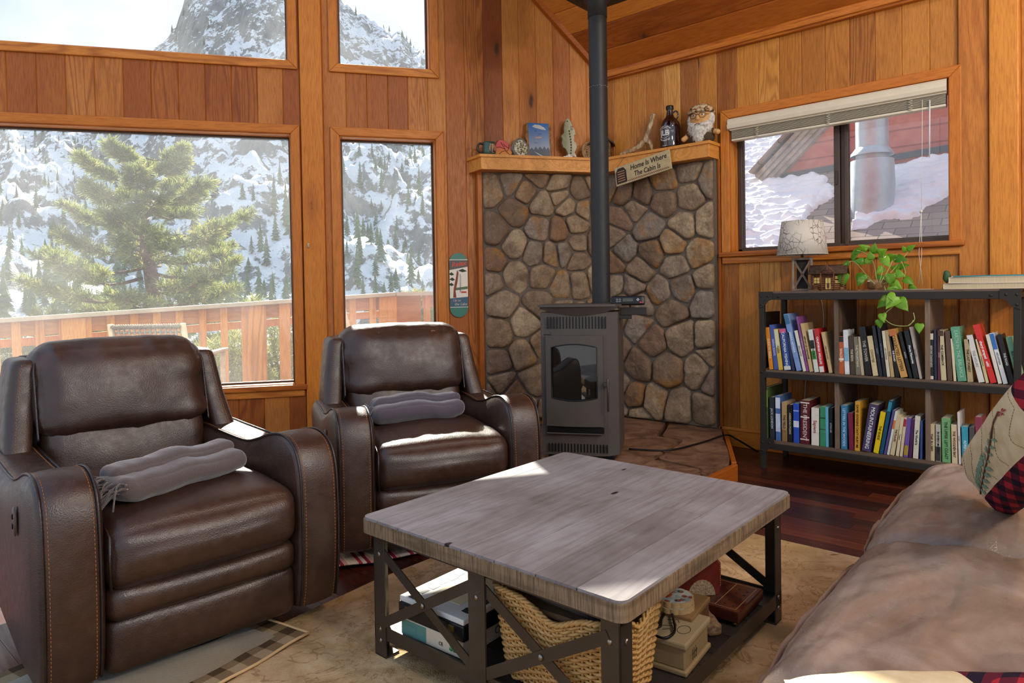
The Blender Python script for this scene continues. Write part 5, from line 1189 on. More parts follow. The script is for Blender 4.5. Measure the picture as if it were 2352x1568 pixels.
    for sx in (-1,1):
        def wf(p,tt,s=sx): return (p.x+s*(-.0-.05*(p.z/.36)), p.y+p.z*.22-.05*(-tt[2] if tt[2]<0 else 0), p.z)
        m=MB(); m.soft((sx*(HW-.095),.845+db,.715),(.085,.24,.36),.03,(8,10,14),(.006,.0,.0),wf); wg=m.build('wing',[M_leath],t)
        m=MB()
        dashes(m,[(sx*(HW-.095-.05*((z-.715)/.36))+sx*.012,.845+db-.122+(z-.715)*.22-(.05*((.715-z)/.18) if z<.715 else 0),z) for z in [.555+.02*k for k in range(17)]]); m.build('stitching',[M_thread],wg)
    m=MB(); m.soft((0,.975+db,.545),(.70,.12,.70),.05,(10,6,14),(0,.02,0),lambda p,tt:(p.x*(1-.06*tt[2]),p.y+p.z*.20,p.z)); m.build('back_shell',[M_leath],t)
    m=MB(); m.tube([(.30*math.cos(a*math.pi/24),.40+.30*math.sin(a*math.pi/24),.026) for a in range(48)],.011,8,closed=True); m.cbox((0,.40,.03),(.58,.05,.012)); m.cbox((0,.40,.03),(.05,.58,.012)); m.lathe([(.05,.02),(.05,.10)],(0,.40,0),20); m.build('swivel_base',[M_black],t)
    return t
recliner('large dark brown leather recliner with fringed throw, nearest the camera on the left',(.930,2.055,.004),math.radians(-4.6),1,.435,.135)
recliner('dark brown leather recliner with folded slate blanket, between the windows and coffee table',(1.975,2.135,.004),math.radians(-26),2,.45,-.02)
def throw(name,label,loc,rz,L,Wd,Hh,mat,fringe,seed):
    t=thing(name,label,'blanket',loc,rz); m=MB()
    def f(p,tt): 
        k=fbm(p.x*7+seed,p.y*6,seed,3); return (p.x,p.y+.006*math.sin(p.x*8+seed),p.z*(1+.05*math.sin(p.x*9+seed))+k*.012)
    m.soft((0,0,Hh*.36),(L,Wd,Hh*.72),Hh*.34,(36,14,8),(.0,.01,.006),f); m.soft((.01,Wd*.18,Hh*.72),(L*.96,Wd*.55,Hh*.5),Hh*.24,(34,12,8),(.0,.006,.008),f)
    m.build('folded_cloth',[mat],t)
    m=MB()
    for k in range(4): m.tube(catmull([(-L/2-.002,-Wd*.3+Wd*.17*k,Hh*.15+.01*k),(-L/2-.018,-Wd*.3+Wd*.17*k,Hh*.4),(-L/2+.0,-Wd*.25+Wd*.17*k,Hh*.72)],4),.011,7)
    if not fringe: m.build('rolled_edge',[mat],t)
    if fringe:
        rg=random.Random(seed); m=MB()
        for k in range(46):
            y=-Wd*.5+Wd*rg.random(); z=Hh*.55*rg.random()+.012; e=Vector((-L/2-.05-.05*rg.random(),y-.055*rg.random(),max(-.0,z-.05))); m.tube(catmull([(-L/2+.01,y,z),(-L/2-.025,y-.01,z+.006),e],3),.0024,4)
        m.build('fringe',[mat],t)
    return t
throw('throw_blanket','brown wool throw with tassel fringe folded on the left recliner seat',(.925,2.285,.518),math.radians(14),.45,.17,.095,M_throw,True,3)
throw('throw_blanket','slate grey folded blanket on the seat of the right recliner',(2.13,2.50,.520),math.radians(-24),.45,.18,.11,M_throw2,False,8)
# ------------------------------------------------------------------ coffee table
TX,TY=1.052,.94
ct=thing('coffee_table','square weathered grey plank coffee table on a riveted steel frame','table',(1.25,.795,.012),math.radians(.4))
def rrect(x0,y0,x1,y1,r,n=6):
    out=[]
    for cx_,cy_,a0 in ((x1-r,y1-r,0),(x0+r,y1-r,90),(x0+r,y0+r,180),(x1-r,y0+r,270)):
        for k in range(n+1): a=math.radians(a0+90*k/n); out.append((cx_+r*math.cos(a),cy_+r*math.sin(a)))
    return out
RR_=rrect(0,0,TX,TY,.028); TZ=.428
m=MB(); m.prism(RR_,TZ-.048,TZ-.007,0,.2); m.prism(rrect(.006,.006,TX-.006,TY-.006,.024),TZ-.008,TZ-.0055,1); top=m.build('table_top',[M_edge,M_blackr],ct,bevel=.006,seg=3)
m=MB(); rg=random.Random(12); ys=[0,.128,.25,.385,.505,.64,.765,.86,TY]
inner=rrect(.004,.004,TX-.004,TY-.004,.026)
for a,b in zip(ys[:-1],ys[1:]):
    cuts=[0]+([.62+.2*rg.random()] if rg.random()>.5 else [])+[TX]
    for c0,c1 in zip(cuts[:-1],cuts[1:]):
        q=clip(clip(clip(clip(inner,0,-1,-(a+.0011)),0,1,b-.0011),-1,0,-(c0+.0006)),1,0,c1-.0006); m.prism(q,TZ-.012,TZ,0,rg.random())
m.build('plank',[M_table],top,bevel=.0025)
def leg(x,y,sx,sy,both=True):
    m=MB(); w=.052; th=.005; z1=TZ-.048
    m.box((min(x,x+sx*th),min(y,y+sy*w),0),(max(x,x+sx*th),max(y,y+sy*w),z1)); m.box((min(x,x+sx*w),min(y,y+sy*th),0),(max(x,x+sx*w),max(y,y+sy*th),z1))
    m.box((min(x,x+sx*w),min(y,y+sy*w),0),(max(x,x+sx*w),max(y,y+sy*w),.006))
    l=m.build('leg',[M_gun],ct,bevel=.0012); m=MB()
    for z in (.05,.085,.315):
        m.ball((x,y+sy*.028,z),(.0045,.0075,.0075),0,0,10); m.ball((x+sx*.028,y,z),(.0075,.0045,.0075),0,0,10)
    m.build('rivet',[M_rivet],l)
ix=.028; X0,X1,Y0,Y1=ix,TX-ix,ix,TY-ix
for x,sx in ((X0,1),(X1,-1)):
    for y,sy in ((Y0,1),(Y1,-1)): leg(x,y,sx,sy)
YM=(Y0+Y1)/2
for x,sx in ((X0,1),(X1,-1)):
    m=MB(); m.box((min(x-sx*.004,x+sx*.003),YM-.030,.004),(max(x-sx*.004,x+sx*.003),YM+.030,TZ-.048)); l=m.build('middle_post',[M_gun],ct,bevel=.001); m=MB()
    for z in (.06,.30): m.ball((x-sx*.004,YM,z),(.0045,.0075,.0075),0,0,10)
    m.build('rivet',[M_rivet],l)
    m=MB(); xx=x+sx*.006; m.box((xx-.003,Y0,TZ-.07),(xx+.003,Y1,TZ-.048)); m.build('top_rail',[M_gun],ct)
    m=MB(); m.box((xx-.003,Y0,.055),(xx+.003,Y1,.098)); m.box((min(xx,xx+sx*.035),Y0,.055),(max(xx,xx+sx*.035),Y1,.06)); m.build('bottom_rail',[M_gun],ct)
    for a,b in ((Y1-.03,YM+.02),(YM-.02,Y0+.03)):
        for q,(za,zb) in enumerate((((TZ-.10),.10),(.10,TZ-.10))):
            m=MB(); m.bar((x+sx*.004-sx*.004*q,a,za),(x+sx*.004-sx*.004*q,b,zb),.004,.03,(0,0,1)); br_=m.build('cross_brace',[M_gun],ct)
        m=MB(); m.ball((x-sx*.004,(a+b)/2,TZ/2),(.005,.0085,.0085),0,0,10); m.build('rivet',[M_rivet],br_)
for y,sy in ((Y0,1),(Y1,-1)):
    m=MB(); m.box((X0,min(y,y+sy*.005),TZ-.07),(X1,max(y,y+sy*.005),TZ-.048)); m.build('top_rail',[M_gun],ct)
    m=MB(); m.box((X0,min(y,y+sy*.005),.055),(X1,max(y,y+sy*.005),.098)); m.build('bottom_rail',[M_gun],ct)
M_dkp=cedar('dark_shelf_plank',[lin('#1e1a18'),lin('#2a2522'),lin('#36302c'),lin('#433b36')],'Y',knots=False,bands=16,rough=.4)
m=MB(); n=8; rg=random.Random(5)
for k in range(n): a=X0+.008+(X1-X0-.016)*k/n; b=X0+.008+(X1-X0-.016)*(k+1)/n; m.box((a+.0015,Y0+.006,.066),(b-.0015,Y1-.006,.088),0,rg.random())
m.build('shelf_plank',[M_dkp],ct,bevel=.002)
SZ=.101
# wicker basket
bk=thing('wicker_basket','honey wicker basket full of magazines under the coffee table','basket',(1.445,1.065,SZ),0)
g=G('wicker'); n_=g.noise(g.map(g.coord(),(40,40,40)),2,3); M_wk=g.out(g.mix(n_,lin('#b07a38'),lin('#e0b876')),.45,0,g.bump(n_,.3,.002),.4)
def rr_pt(s,hx,hy,r=.05):
    per=[(hx-r)*2,(hy-r)*2]; arc=math.pi*r/2; T=2*(per[0]+per[1])+4*arc; d=(s%1)*T
    segs=[((hx,-hy+r),(0,1),per[1]),((hx-r,hy-r),0,arc),((hx-r,hy),(-1,0),per[0]),((-hx+r,hy-r),90,arc),((-hx,hy-r),(0,-1),per[1]),((-hx+r,-hy+r),180,arc),((-hx+r,-hy),(1,0),per[0]),((hx-r,-hy+r),270,arc)]
    for o,dd,L in segs:
        if d<=L:
            if isinstance(dd,tuple): return Vector((o[0]+dd[0]*d,o[1]+dd[1]*d,0)),Vector((dd[1],-dd[0],0))
            a=math.radians(dd)+d/r; return Vector((o[0]+r*math.cos(a),o[1]+r*math.sin(a),0)),Vector((math.cos(a),math.sin(a),0))
        d-=L
    return Vector((hx,-hy+r,0)),Vector((1,0,0))
NS=48; HB=.235
def bdim(z): f=z/HB; return .118+.022*f,.165+.025*f
def rimz(s): p,_=rr_pt(s,.14,.19); return HB-.045*math.exp(-((p.x+.0)/.05)**2)*(1 if p.y<0 else 1)-.04*math.exp(-((p.y+.03)/.07)**2)*(1 if p.x<0 else 0)
m=MB()
for k in range(NS):
    s=k/NS; pts=[]
    for q in range(5): z=rimz(s)*q/4; hx,hy=bdim(z); p,_=rr_pt(s,hx,hy); pts.append(Vector((p.x,p.y,z+.003)))
    m.tube(pts,.0038,5)
m.build('stakes',[M_wk],bk)
m=MB(); rg=random.Random(2)
for row in range(26):
    pts=[]; 
    for k in range(NS*3):
        s=k/(NS*3); z0=.006+row*.0088
        zt2=rimz(s); z=z0*zt2/HB; hx,hy=bdim(z); p,nn=rr_pt(s,hx,hy); w_=.0046*math.cos(math.pi*(s*NS+row)); pts.append(Vector((p.x,p.y,z))+nn*w_)
    m.tube(pts,.0042,5,0,rg.random(),closed=True)
m.build('woven_side',[M_wk],bk)
m=MB()
for q in range(3):
    pts=[]
    for k in range(NS*2): s=k/(NS*2); z=rimz(s)+.004+.004*math.sin(2*math.pi*(s*26+q/3)); hx,hy=bdim(HB); p,nn=rr_pt(s,hx,hy); pts.append(Vector((p.x,p.y,z))+nn*(.007*math.cos(2*math.pi*(s*26+q/3))))
    m.tube(pts,.0048,5,closed=True)
m.build('braided_rim',[M_wk],bk)
m=MB(); m.box((-.112,-.158,.002),(.112,.158,.008)); m.build('base',[M_wk],bk)
def booklike(name,label,cat,loc,rz,sz,cover,pages,tilt=(0,0),group=None):
    t=thing(name,label,cat,loc,rz,group); t.rotation_euler=(tilt[0],tilt[1],rz); w,d,h=sz
    m=MB(); m.box((-w/2,-d/2,0),(w/2,d/2,.0025)); m.box((-w/2,-d/2,h-.0025),(w/2,d/2,h)); m.box((-w/2,-d/2,0),(-w/2+.003,d/2,h)); m.build('cover',[cover],t)
    m=MB(); m.box((-w/2+.003,-d/2+.003,.0025),(w/2-.004,d/2-.003,h-.0025)); m.build('pages',[pages],t); return t
booklike('magazine','cream magazine with a red mark leaning in the wicker basket','magazine',(1.455,1.06,.335),.25,(.20,.27,.010),plain('#cfc3ac',.5),M_pages,(.10,.16))
mg=[o for o in S.objects if o.name.startswith('magazine')][0]
m=MB(); m.prism([(-.05,.08),(-.02,.085),(-.01,.105),(-.045,.11)],.0122,.0128); m.build('red_mark',[plain('#c01c20',.4)],mg)
booklike('magazine','dark folder lying below the cream magazine in the basket','magazine',(1.44,1.045,.312),.1,(.20,.27,.010),plain('#2a2020',.4),M_pages,(.08,.14))
booklike('book','brown covered book lowest in the wicker basket','book',(1.44,1.05,.28),.15,(.19,.24,.016),plain('#8c6c4c',.5),M_pages,(.05,.1))
m=MB(); 
# game boxes at the left end of the lower shelf
t=thing('puzzle_box','pale puzzle box with painted bird lid under the black game case','box',(1.447,1.485,SZ),math.radians(3)); m=MB(); m.box((-.15,-.125,0),(.15,.125,.05)); m.build('tray',[plain('#d8ccb4',.5)],t,bevel=.0015)
m=MB(); m.box((-.1512,.02,.003),(-.1502,.122,.047)); m.box((-.152,.06,.012),(-.151,.10,.035)); m.build('side_picture',[plain('#5a8c84',.5)],t)
text_mesh('SIX',.03,'lettering',plain('#2f7a44',.5),t,Matrix.Translation((-.1515,-.095,.022))@frameM((0,0,0),(0,-1,0),(0,0,1)),bold=.001); text_mesh('SIX',.028,'lettering',plain('#2f7a44',.5),t,Matrix.Translation((-.10,-.1262,.022))@FR,bold=.001); text_mesh('CE',.014,'lettering',M_black,t,Matrix.Translation((-.1515,-.04,.02))@frameM((0,0,0),(0,-1,0),(0,0,1))); text_mesh('OUR',.032,'lettering',plain('#50564e',.6),t,Matrix.Translation((.02,-.1262,.026))@FR)
t=thing('game_case','black hinged game case with white printed lid under the table','box',(1.45,1.485,SZ+.0505),math.radians(2)); m=MB(); m.box((-.155,-.135,0),(.155,.135,.045)); m.build('case_body',[plain('#1a1a1c',.3)],t,bevel=.004)
m=MB(); m.box((-.152,-.132,.0455),(.152,.132,.062)); ld=m.build('lid',[plain('#e4e0d8',.3)],t,bevel=.003)
m=MB()
for k,(a,b) in enumerate(((-.13,.09),(-.09,.095),(-.05,.09),(-.01,.095),(.03,.09),(.07,.095),(.11,.09),(-.10,-.1),(-.03,-.105),(.05,-.1),(.11,-.105))): m.prism([(a-.016,b-.014),(a+.016,b-.014),(a+.01,b+.014),(a-.014,b+.012)],.062,.0628,0,0,Matrix.Identity(4))
m.build('printed_shapes',[plain('#202428',.5)],ld); m=MB(); m.box((-.09,-.06,.062),(.10,.06,.0632)); m.build('instruction_sheet',[plain('#e8d8b0',.6)],ld)
m=MB(); m.tube([(-.05,.01,.064),(-.02,-.01,.0645),(.0,-.03,.064)],.002,5); m.tube([(.02,.03,.064),(.04,.0,.064),(.07,.02,.064)],.001,5); m.build('pen_marks',[M_black],ld)
m=MB(); m.cbox((-.157,-.09,.03),(.006,.02,.016)); m.cbox((-.157,.09,.03),(.006,.02,.016)); m.build('latch',[plain('#a08040',.4,.8)],t)
# right hand group
t=thing('keepsake_box','cream book-shaped box with ink drawings, nearest the front of the lower shelf','box',(1.70,.932,SZ),math.radians(6)); m=MB(); m.box((-.095,-.085,0),(.095,.085,.014)); m.box((-.088,-.078,.014),(.088,.085,.07)); m.build('box_body',[plain('#a08860',.7)],t,bevel=.004)
m=MB(); m.box((-.095,-.085,.07),(.095,.085,.088)); m.build('box_lid',[plain('#a89470',.7)],t,bevel=.005)
m=MB()
def ring(m,c,r,z,n=18,w=.0008,e=1.): m.tube([(c[0]+r*math.cos(2*math.pi*k/n),c[1]+r*e*math.sin(2*math.pi*k/n),z) for k in range(n)],w,4,closed=True)
ring(m,(.05,.02),.022,.0885); ring(m,(.05,.02),.013,.0885); ring(m,(-.02,-.05),.024,.0885,e=.7)
for a in range(4): m.tube([(-.05+.02*a,.0+.01*(a%2),.0885),(-.035+.02*a,-.015,.0885),(-.05+.02*a,-.025,.0885)],.0008,4)
m.tube([(0,.04,.0885),(.03,.05,.0885),(.04,.045,.0885)],.0012,4)
for a in range(3): m.tube([(-.05+.012*a,-.0858,.03),(-.052+.012*a,-.0862,.06)],.0008,4); 
m.tube([(-.05,-.086,.045),(-.02,-.086,.05),(-.03,-.086,.03)],.0008,4)
m.build('ink_drawing',[plain('#3a3020',.7)],t); m=MB(); m.box((.0955,-.03,.03),(.0962,.03,.062)); m.build('paper_label',[plain('#c8b896',.8)],t)
m=MB(); pts=catmull([(1.62,.97,SZ+.093),(1.60,.90,SZ+.093),(1.64,.885,SZ+.098),(1.70,.92,SZ+.10),(1.76,.965,SZ+.098),(1.70,.955,SZ+.093),(1.64,.93,SZ+.098),(1.655,.98,SZ+.093)],6,True); m.tube(pts,.0035,6,closed=True); tag(m.build('glasses_cord',[M_black]),'coiled black cord lying on the cream book-shaped box','cord')
t=thing('wooden_box','small brown wooden box carrying the round coasters','box',(1.80,1.02,SZ),math.radians(8)); m=MB(); m.box((-.08,-.125,0),(.08,.125,.082)); m.build('box_body',[plain('#6e4c30',.5)],t,bevel=.003); m=MB(); m.box((-.083,-.128,.083),(.083,.128,.098)); m.build('box_lid',[plain('#947048',.5)],t,bevel=.003)
def scallop(r,n=14,a=.05,k=84): return [(r*(1+a*abs(math.cos(n*math.pi*j/k))-a)*math.cos(2*math.pi*j/k),r*(1+a*abs(math.cos(n*math.pi*j/k))-a)*math.sin(2*math.pi*j/k)) for j in range(k)]
g=G('coaster_flowers'); n_=g.noise(g.coord(),40,3); v_=g.voro(g.coord(),34); M_cof=g.out(g.mix(g.rng(v_,.28,.4,1,0),g.ramp(n_,[(.4,lin('#9aa4a0')),(.6,lin('#c8ccc8'))]),g.ramp(n_,[(.42,lin('#2c3028')),(.5,lin('#7a8074')),(.6,lin('#a03828'))])),.2)
for k,lb in enumerate(('lower scalloped coaster of the pair on the brown box','upper scalloped coaster with flowers and red bird on the brown box')):
    t=thing('coaster',lb,'coaster',(1.775+.004*k,.955+.004*k,SZ+.0985+k*.0155),.1*k,'scalloped coasters on the brown box'); m=MB(); m.prism(scallop(.056),0,.014); m.build('edge',[plain('#c8a878',.4)],t,bevel=.002); m=MB(); m.prism(scallop(.051),.0142,.0152); m.build('printed_face',[M_cof],t)
    if k:
        m=MB(); m.ball((-.012,.012,.016),(.017,.009,.0012),0,0,12); m.prism([(.0,.012),(.02,.006),(.02,.016)],.0153,.016); m.build('bird_picture',[plain('#b04a34',.3)],t)
t=thing('driftwood_piece','rough split wood piece beside the brown box on the lower shelf','wood',(1.905,.92,SZ),math.radians(50)); m=MB(); m.soft((0,0,.02),(.12,.05,.038),.012,(12,8,6),fn=lambda p,tt:(p.x,p.y+.006*fbm(p.x*30,0,1),p.z+.006*fbm(p.x*25,p.y*30,3))); m.build('wood_body',[flat_noise('split_wood',lin('#5c4430'),lin('#9a7a58'),60,.8,.8)],t)
t=thing('cribbage_board','glossy dark red peg board game on the lower shelf','board game',(2.055,.945,SZ+.001),math.radians(2)); m=MB(); m.box((-.105,-.10,.012),(.105,.17,.046)); m.build('board_body',[plain('#4a2218',.12)],t,bevel=.003)
m=MB()
for sx in (-.09,.09):
    for sy in (-.085,.155): m.ball((sx,sy,.006),(.009,.009,.0065),0,0,10)
m.build('foot',[plain('#a08040',.3,.7)],t)
m=MB()
for a in range(5):
    for b in range(9): m.lathe([(.0045,.0462),(.0,.0465)],(-.07+.03*a+.004*(b%2),-.07+.027*b,0),10)
m.build('peg_holes',[M_black],t); m=MB()
for p,q in (((-.09,-.085),(.09,-.085)),((.09,-.085),(.09,.155)),((-.09,.155),(.09,.155)),((-.09,-.085),(-.09,.155)),((-.09,-.02),(.09,-.02)),((-.09,.06),(.09,.06))): m.bar((p[0],p[1],.0462),(q[0],q[1],.0462),.0012,.0012,(0,0,1))
m.build('inlay_lines',[plain('#b08858',.4)],t)
t=thing('leather_pouch','red brown leather pouch with curved flap standing on the peg board','pouch',(1.99,1.005,SZ+.048),math.radians(-42)); poly=[(-.085,.0),(.075,.0),(.085,.03),(.084,.10),(.07,.118),(.03,.108),(0,.122),(-.025,.16),(-.05,.165),(-.075,.13),(-.09,.06)]
m=MB(); m.prism(poly,-.018,.018,0,0,XZ); m.build('leather_body',[leather('red_leather',lin('#4a140e'),lin('#6e2418'),lin('#8a3424'),.35)],t,bevel=.008,seg=3); m=MB(); dashes(m,[(a*.96,-.019,b*.98) for a,b in poly[2:9]],.007,.004,.0016); m.build('stitching',[plain('#c8a070',.7)],t)
m=MB(); m.prism([(-.02,.0)]+[(.02+.045*math.cos(math.pi*k/10),.05*math.sin(math.pi*k/10)) for k in range(11)],-.0205,-.018,0,0,XZ); m.build('beaded_patch',[flat_noise('beads',lin('#8c7458'),lin('#c0a888'),220,.7,.9)],t)
t=thing('black_box','glossy black upright box behind the red leather pouch','box',(2.07,1.095,SZ+.048),math.radians(-12)); m=MB(); m.box((-.075,-.035,0),(.075,.035,.16)); m.build('box_body',[plain('#121214',.15)],t,bevel=.003); m=MB(); m.box((-.077,-.037,.16),(.077,.037,.176)); m.build('box_lid',[plain('#1c1c20',.12)],t,bevel=.003)
t=booklike('book','small purple book at the back of the lower shelf behind the cream box','book',(1.66,1.13,SZ),.3,(.10,.15,.09),plain('#33204a',.5),M_pages)
# ------------------------------------------------------------------ sofa, pillows
SR=math.radians(2.2)
so=thing('leather_sofa','taupe crackled leather sofa along the bottom right of the room','sofa',(.2,.44,.012),SR)
m=MB(); m.box((-.05,-.95,.05),(2.78,-.03,.30)); m.build('base',[M_sofa],so,bevel=.02)
for (a,b) in ((.02,.955),(.965,1.80),(1.81,2.745)):
    def f(p,tt,a=a):
        w1=fbm(p.x*3.1+a*7,p.y*5.5,a,4,.55)*.016*(1-abs(tt[2])*.0); 
        w2=(1-abs(fbm(p.x*2.2+a,p.y*7.+p.x*3,3.+a,3)))**6*.011; top=1 if tt[2]>-.2 else .3; w1*=.7
        return (p.x,p.y+ w1*.4,p.z+(w1-w2)*top-.05*max(0,(p.y-.22)/.2)**2*(1 if p.z>0 else 0))
    m=MB(); m.soft(((a+b)/2,-.41,.375),(b-a,.84,.19),.075,(56,56,12),(.006,.02,.022),f); c_=m.build('seat_cushion',[M_sofa],so)
    m=MB(); m.tube([(a+.02,.002,.345),( (a+b)/2,.024,.343),(b-.02,.002,.345)],.0045,6); m.build('welt',[M_sofa],c_)
m=MB(); m.soft((1.38,-1.0,.55),(2.8,.22,.6),.08,(20,8,10),(0,.02,0)); m.build('back_frame',[M_sofa],so)
for k in range(3):
    a=(.49,1.385,2.28)[k]; m=MB(); m.soft((a,-.80,.62),(.88,.22,.40),.09,(20,8,12),(0,.03,.02),lambda p,tt:(p.x,p.y-p.z*.2,p.z)); m.build('back_cushion',[M_sofa],so)
m=MB()
def stitch_path(m,P): dashes(m,P,.012,.008,.0014)
def pillow(name,label,L_,B_,T_,th,ku,kv,emb=True):
    L_=Vector(L_);U=Vector(B_)-L_;V=Vector(T_)-L_; N=U.cross(V).normalized()
    if N.dot(Vector((0,0,H))-L_)<0: N=-N
    ctr=L_+U*.5+V*.5; t=thing(name,label,'pillow',ctr)
    def P(u,v,s): 
        w=(max(0,1-(2*u-1)**4)*max(0,1-(2*v-1)**4))**.55; p=L_+U*u+V*v-ctr
        cr=.05*math.sin(math.pi*u)*(abs(2*v-1)**3)+0
        return p+N*(s*th*w+.004*fbm(u*6,v*6,s,2)*w)+ (U*(.5-u)+V*(.5-v))*(-.06*math.sin(math.pi*u)*math.sin(math.pi*v))*0
    n=44
    fc=MB(); pl=MB(); bk_=MB(); dom=U.cross(V).dot(N)>0
    def quad(mb,fn,i,j,fl):
        v=[fn(i/n,j/n),fn((i+1)/n,j/n),fn((i+1)/n,(j+1)/n),fn(i/n,(j+1)/n)]; mb.add(v,[(0,1,2,3) if fl else (3,2,1,0)],0,0,True)
    for s,fl in ((1,dom),(-1,not dom)):
        for i in range(n):
            for j in range(n):
                u=(i+.5)/n;v=(j+.5)/n
                mb=bk_ if s<0 else (pl if (u>ku or v>kv) else fc); quad(mb,lambda a,b:P(a,b,s),i,j,fl)
    for nm,mb,mm in (('quilted_face',fc,M_cloth),('plaid_border',pl,M_plaid),('back_cover',bk_,M_blackr)):
        o=mb.build(nm,[mm],t); bm=bmesh.new(); bm.from_mesh(o.data); bmesh.ops.remove_doubles(bm,verts=bm.verts,dist=1e-5); bm.to_mesh(o.data); bm.free()
    if emb:
        def Q(u,v,h=.0015): return P(u,v,1)+N*h
        m=MB()
        for k in range(5):
            dashes(m,[Q(.25*0+.05+ku*.9*q/14,max(.02,min(kv-.02,.18+k*.19-.16*(q/14)+.05*math.sin(q*.5))),.0008) for q in range(15)],.009,.006,.0014)
        m.build('quilting_stitches',[plain('#9a8458',.8)],t)
        m=MB(); stem=[Q(.62-.40*q/12+.05*math.sin(q*.35),.10+.72*q/12) for q in range(13)]; m.tube(stem,.0022,5); m.build('embroidered_stem',[plain('#6a4a3a',.8)],t)
        m=MB(); rg=random.Random(3)
        for q in range(1,10):
            u0=.62-.40*q/12; v0=.10+.72*q/12
            for sd in (-1,1):
                sz=(.15 if q<6 else .09); du,dv=(sd*.8+.1,.55); L2=math.hypot(du,dv); du/=L2;dv/=L2; pts=[]
                for a,b in ((0,0),(.3,.25),(.45,.12),(.6,.28),(.75,.12),(1,0),(.75,-.12),(.6,-.25),(.45,-.1),(.3,-.2)):
                    uu=u0+sz*(du*a-dv*b*.8); vv=v0+sz*.8*(dv*a+du*b*.8); pts.append(Q(min(ku-.01,max(.02,uu)),min(kv-.01,max(.02,vv)),.002))
                m.add(pts,[tuple(range(len(pts)))] ,0,0)
        m.build('embroidered_leaves',[plain('#7d9a86',.85)],t)
        m=MB(); c0=(.21,.84)
        for k in range(5): a=k*1.2566; m.add([Q(c0[0]+.028*math.cos(a+b)*r,min(kv-.01,c0[1]+.028*math.sin(a+b)*r),.003) for r,b in ((.1,0),(1,-.35),(1.2,0),(1,.35))],[(0,1,2,3)])
        m.build('embroidered_flower',[plain('#a01c3a',.8)],t)
    return t
def zd(px,py,z): p=onz(px,py,z); return p
pillow('quilted_pillow','cream quilted pillow with pine sprig embroidery and red plaid border, standing on the sofa',zd(2214,1052,.60),zd(2318,1190,.475),zd(2350,856,.93),.055,.70,.93)
pillow('quilted_pillow','cream pillow with red plaid edge lying on the near sofa cushion, bottom edge',(1.06,.385,.51),(1.27,.05,.54),(.66,.11,.525),.045,.58,.97,False)
t=thing('fleece_cushion','white fleece cushion at the lower right corner of the picture','cushion',(1.25,-.10,.575),.3); m=MB(); m.soft((0,0,0),(.36,.30,.11),.05,(20,20,8),(.01,.01,.03),lambda p,tt:(p.x,p.y,p.z+.01*fbm(p.x*9,p.y*9,1))); m.build('fleece_cover',[M_fleece],t)
# ------------------------------------------------------------------ bookshelf and its contents (frame of the bookshelf wall)
BF=.475; BB=.07     # front and back of the case, metres from the wall
BX0,BX1=1.455,2.755; BT=1.095
bs=thing('bookcase','long low industrial bookcase of grey-brown boards in a black iron frame','bookcase',RW_LOC,RW_ROT)
m=MB(); m.box((BX0+.02,-BF+.012,BT-.030),(BX1-.02,-BB,BT-.002),0,.7); m.build('top_board',[M_shelfw],bs,bevel=.002)
for nm,z in (('middle_shelf',.612),('bottom_shelf',.178)):
    m=MB(); m.box((BX0+.02,-BF+.02,z-.02),(BX1-.02,-BB,z),0,.35); m.build(nm,[M_shelfw],bs)
for x in (1.895,2.352):
    for z0,z1 in ((.612,BT-.03),(.178,.592)):
        m=MB(); m.box((x-.012,-BF+.025,z0),(x+.012,-BB,z1),0,random.random()); m.build('divider',[M_shelfz],bs,bevel=.001)
for x in (BX0,BX1):
    for y in (-BF,-BB-.03):
        m=MB(); m.box((x-(.0 if x==BX0 else .03),y,0),(x+(.03 if x==BX0 else 0),y+.03,BT-.005)); m.build('post',[M_iron],bs,bevel=.002)
        if y==-BF:
            sx=1 if x==BX0 else -1
            for z,hh in ((BT-.03,.06),(.60,.0),(.165,.05)):
                m=MB(); 
                if hh:
                    s2=1 if z>.5 else 1; m.prism([(x,z+.028),(x+sx*.085,z+.028),(x+sx*.085,z-.02),(x+sx*.06,z-.028),(x+sx*.034,z-.06),(x,z-.075)][::sx],-BF-.005,-BF,0,0,XZ)
                b_=None
                if hh: b_=m.build('corner_bracket',[M_iron],bs,bevel=.001)
                m=MB()
                for bx,bz in ((.015,0),(.058,0),(.015,-.05)) if hh else ((.015,.0),): m.ball((x+sx*bx,-BF-.005,z+bz),(.007,.004,.007),0,0,10)
                m.build('bolt',[M_iron],b_ or bs)
for z0,z1 in ((BT-.052,BT-.012),(.565,.60),(.128,.162)):
    for y in (-BF,-BB-.02):
        m=MB(); m.box((BX0+.028,y,z0),(BX1-.028,y+.02,z1)); m.build('rail',[M_iron],bs,bevel=.002)
for z in (.58,.145,BT-.03):
    for x in (BX0+.005,BX1-.025): m=MB(); m.box((x,-BF+.02,z-.015),(x+.02,-BB,z+.012)); m.build('side_rail',[M_iron],bs)
bt2=MB()
for x in (BX0+.12,BX1-.12): bt2.ball((x,-BF-.003,BT-.034),(.008,.005,.006),0,0,8)
bt2.build('bolt',[M_iron],bs)
def Rg(cx_,cy_,off): return Rp(1720+cx_/3.408,640+cy_/3.408,off)
_cov={}
def cover_mat(h,gl=.35):
    if h in _cov: return _cov[h]
    g=G('book_cover_'+h.strip('#')); c=lin(h); n=g.noise(g.coord(),25,4); n2=g.noise(g.map(g.coord(),(1,1,8)),14,2)
    col=g.mix(g.rng(n,.45,.75,0,.35),c,tuple(min(1,x*1.5+.03) for x in c)); col=g.mix(g.rng(n2,.6,.72,0,.35),col,tuple(x*.45 for x in c)); _cov[h]=g.out(col,gl,0); return _cov[h]
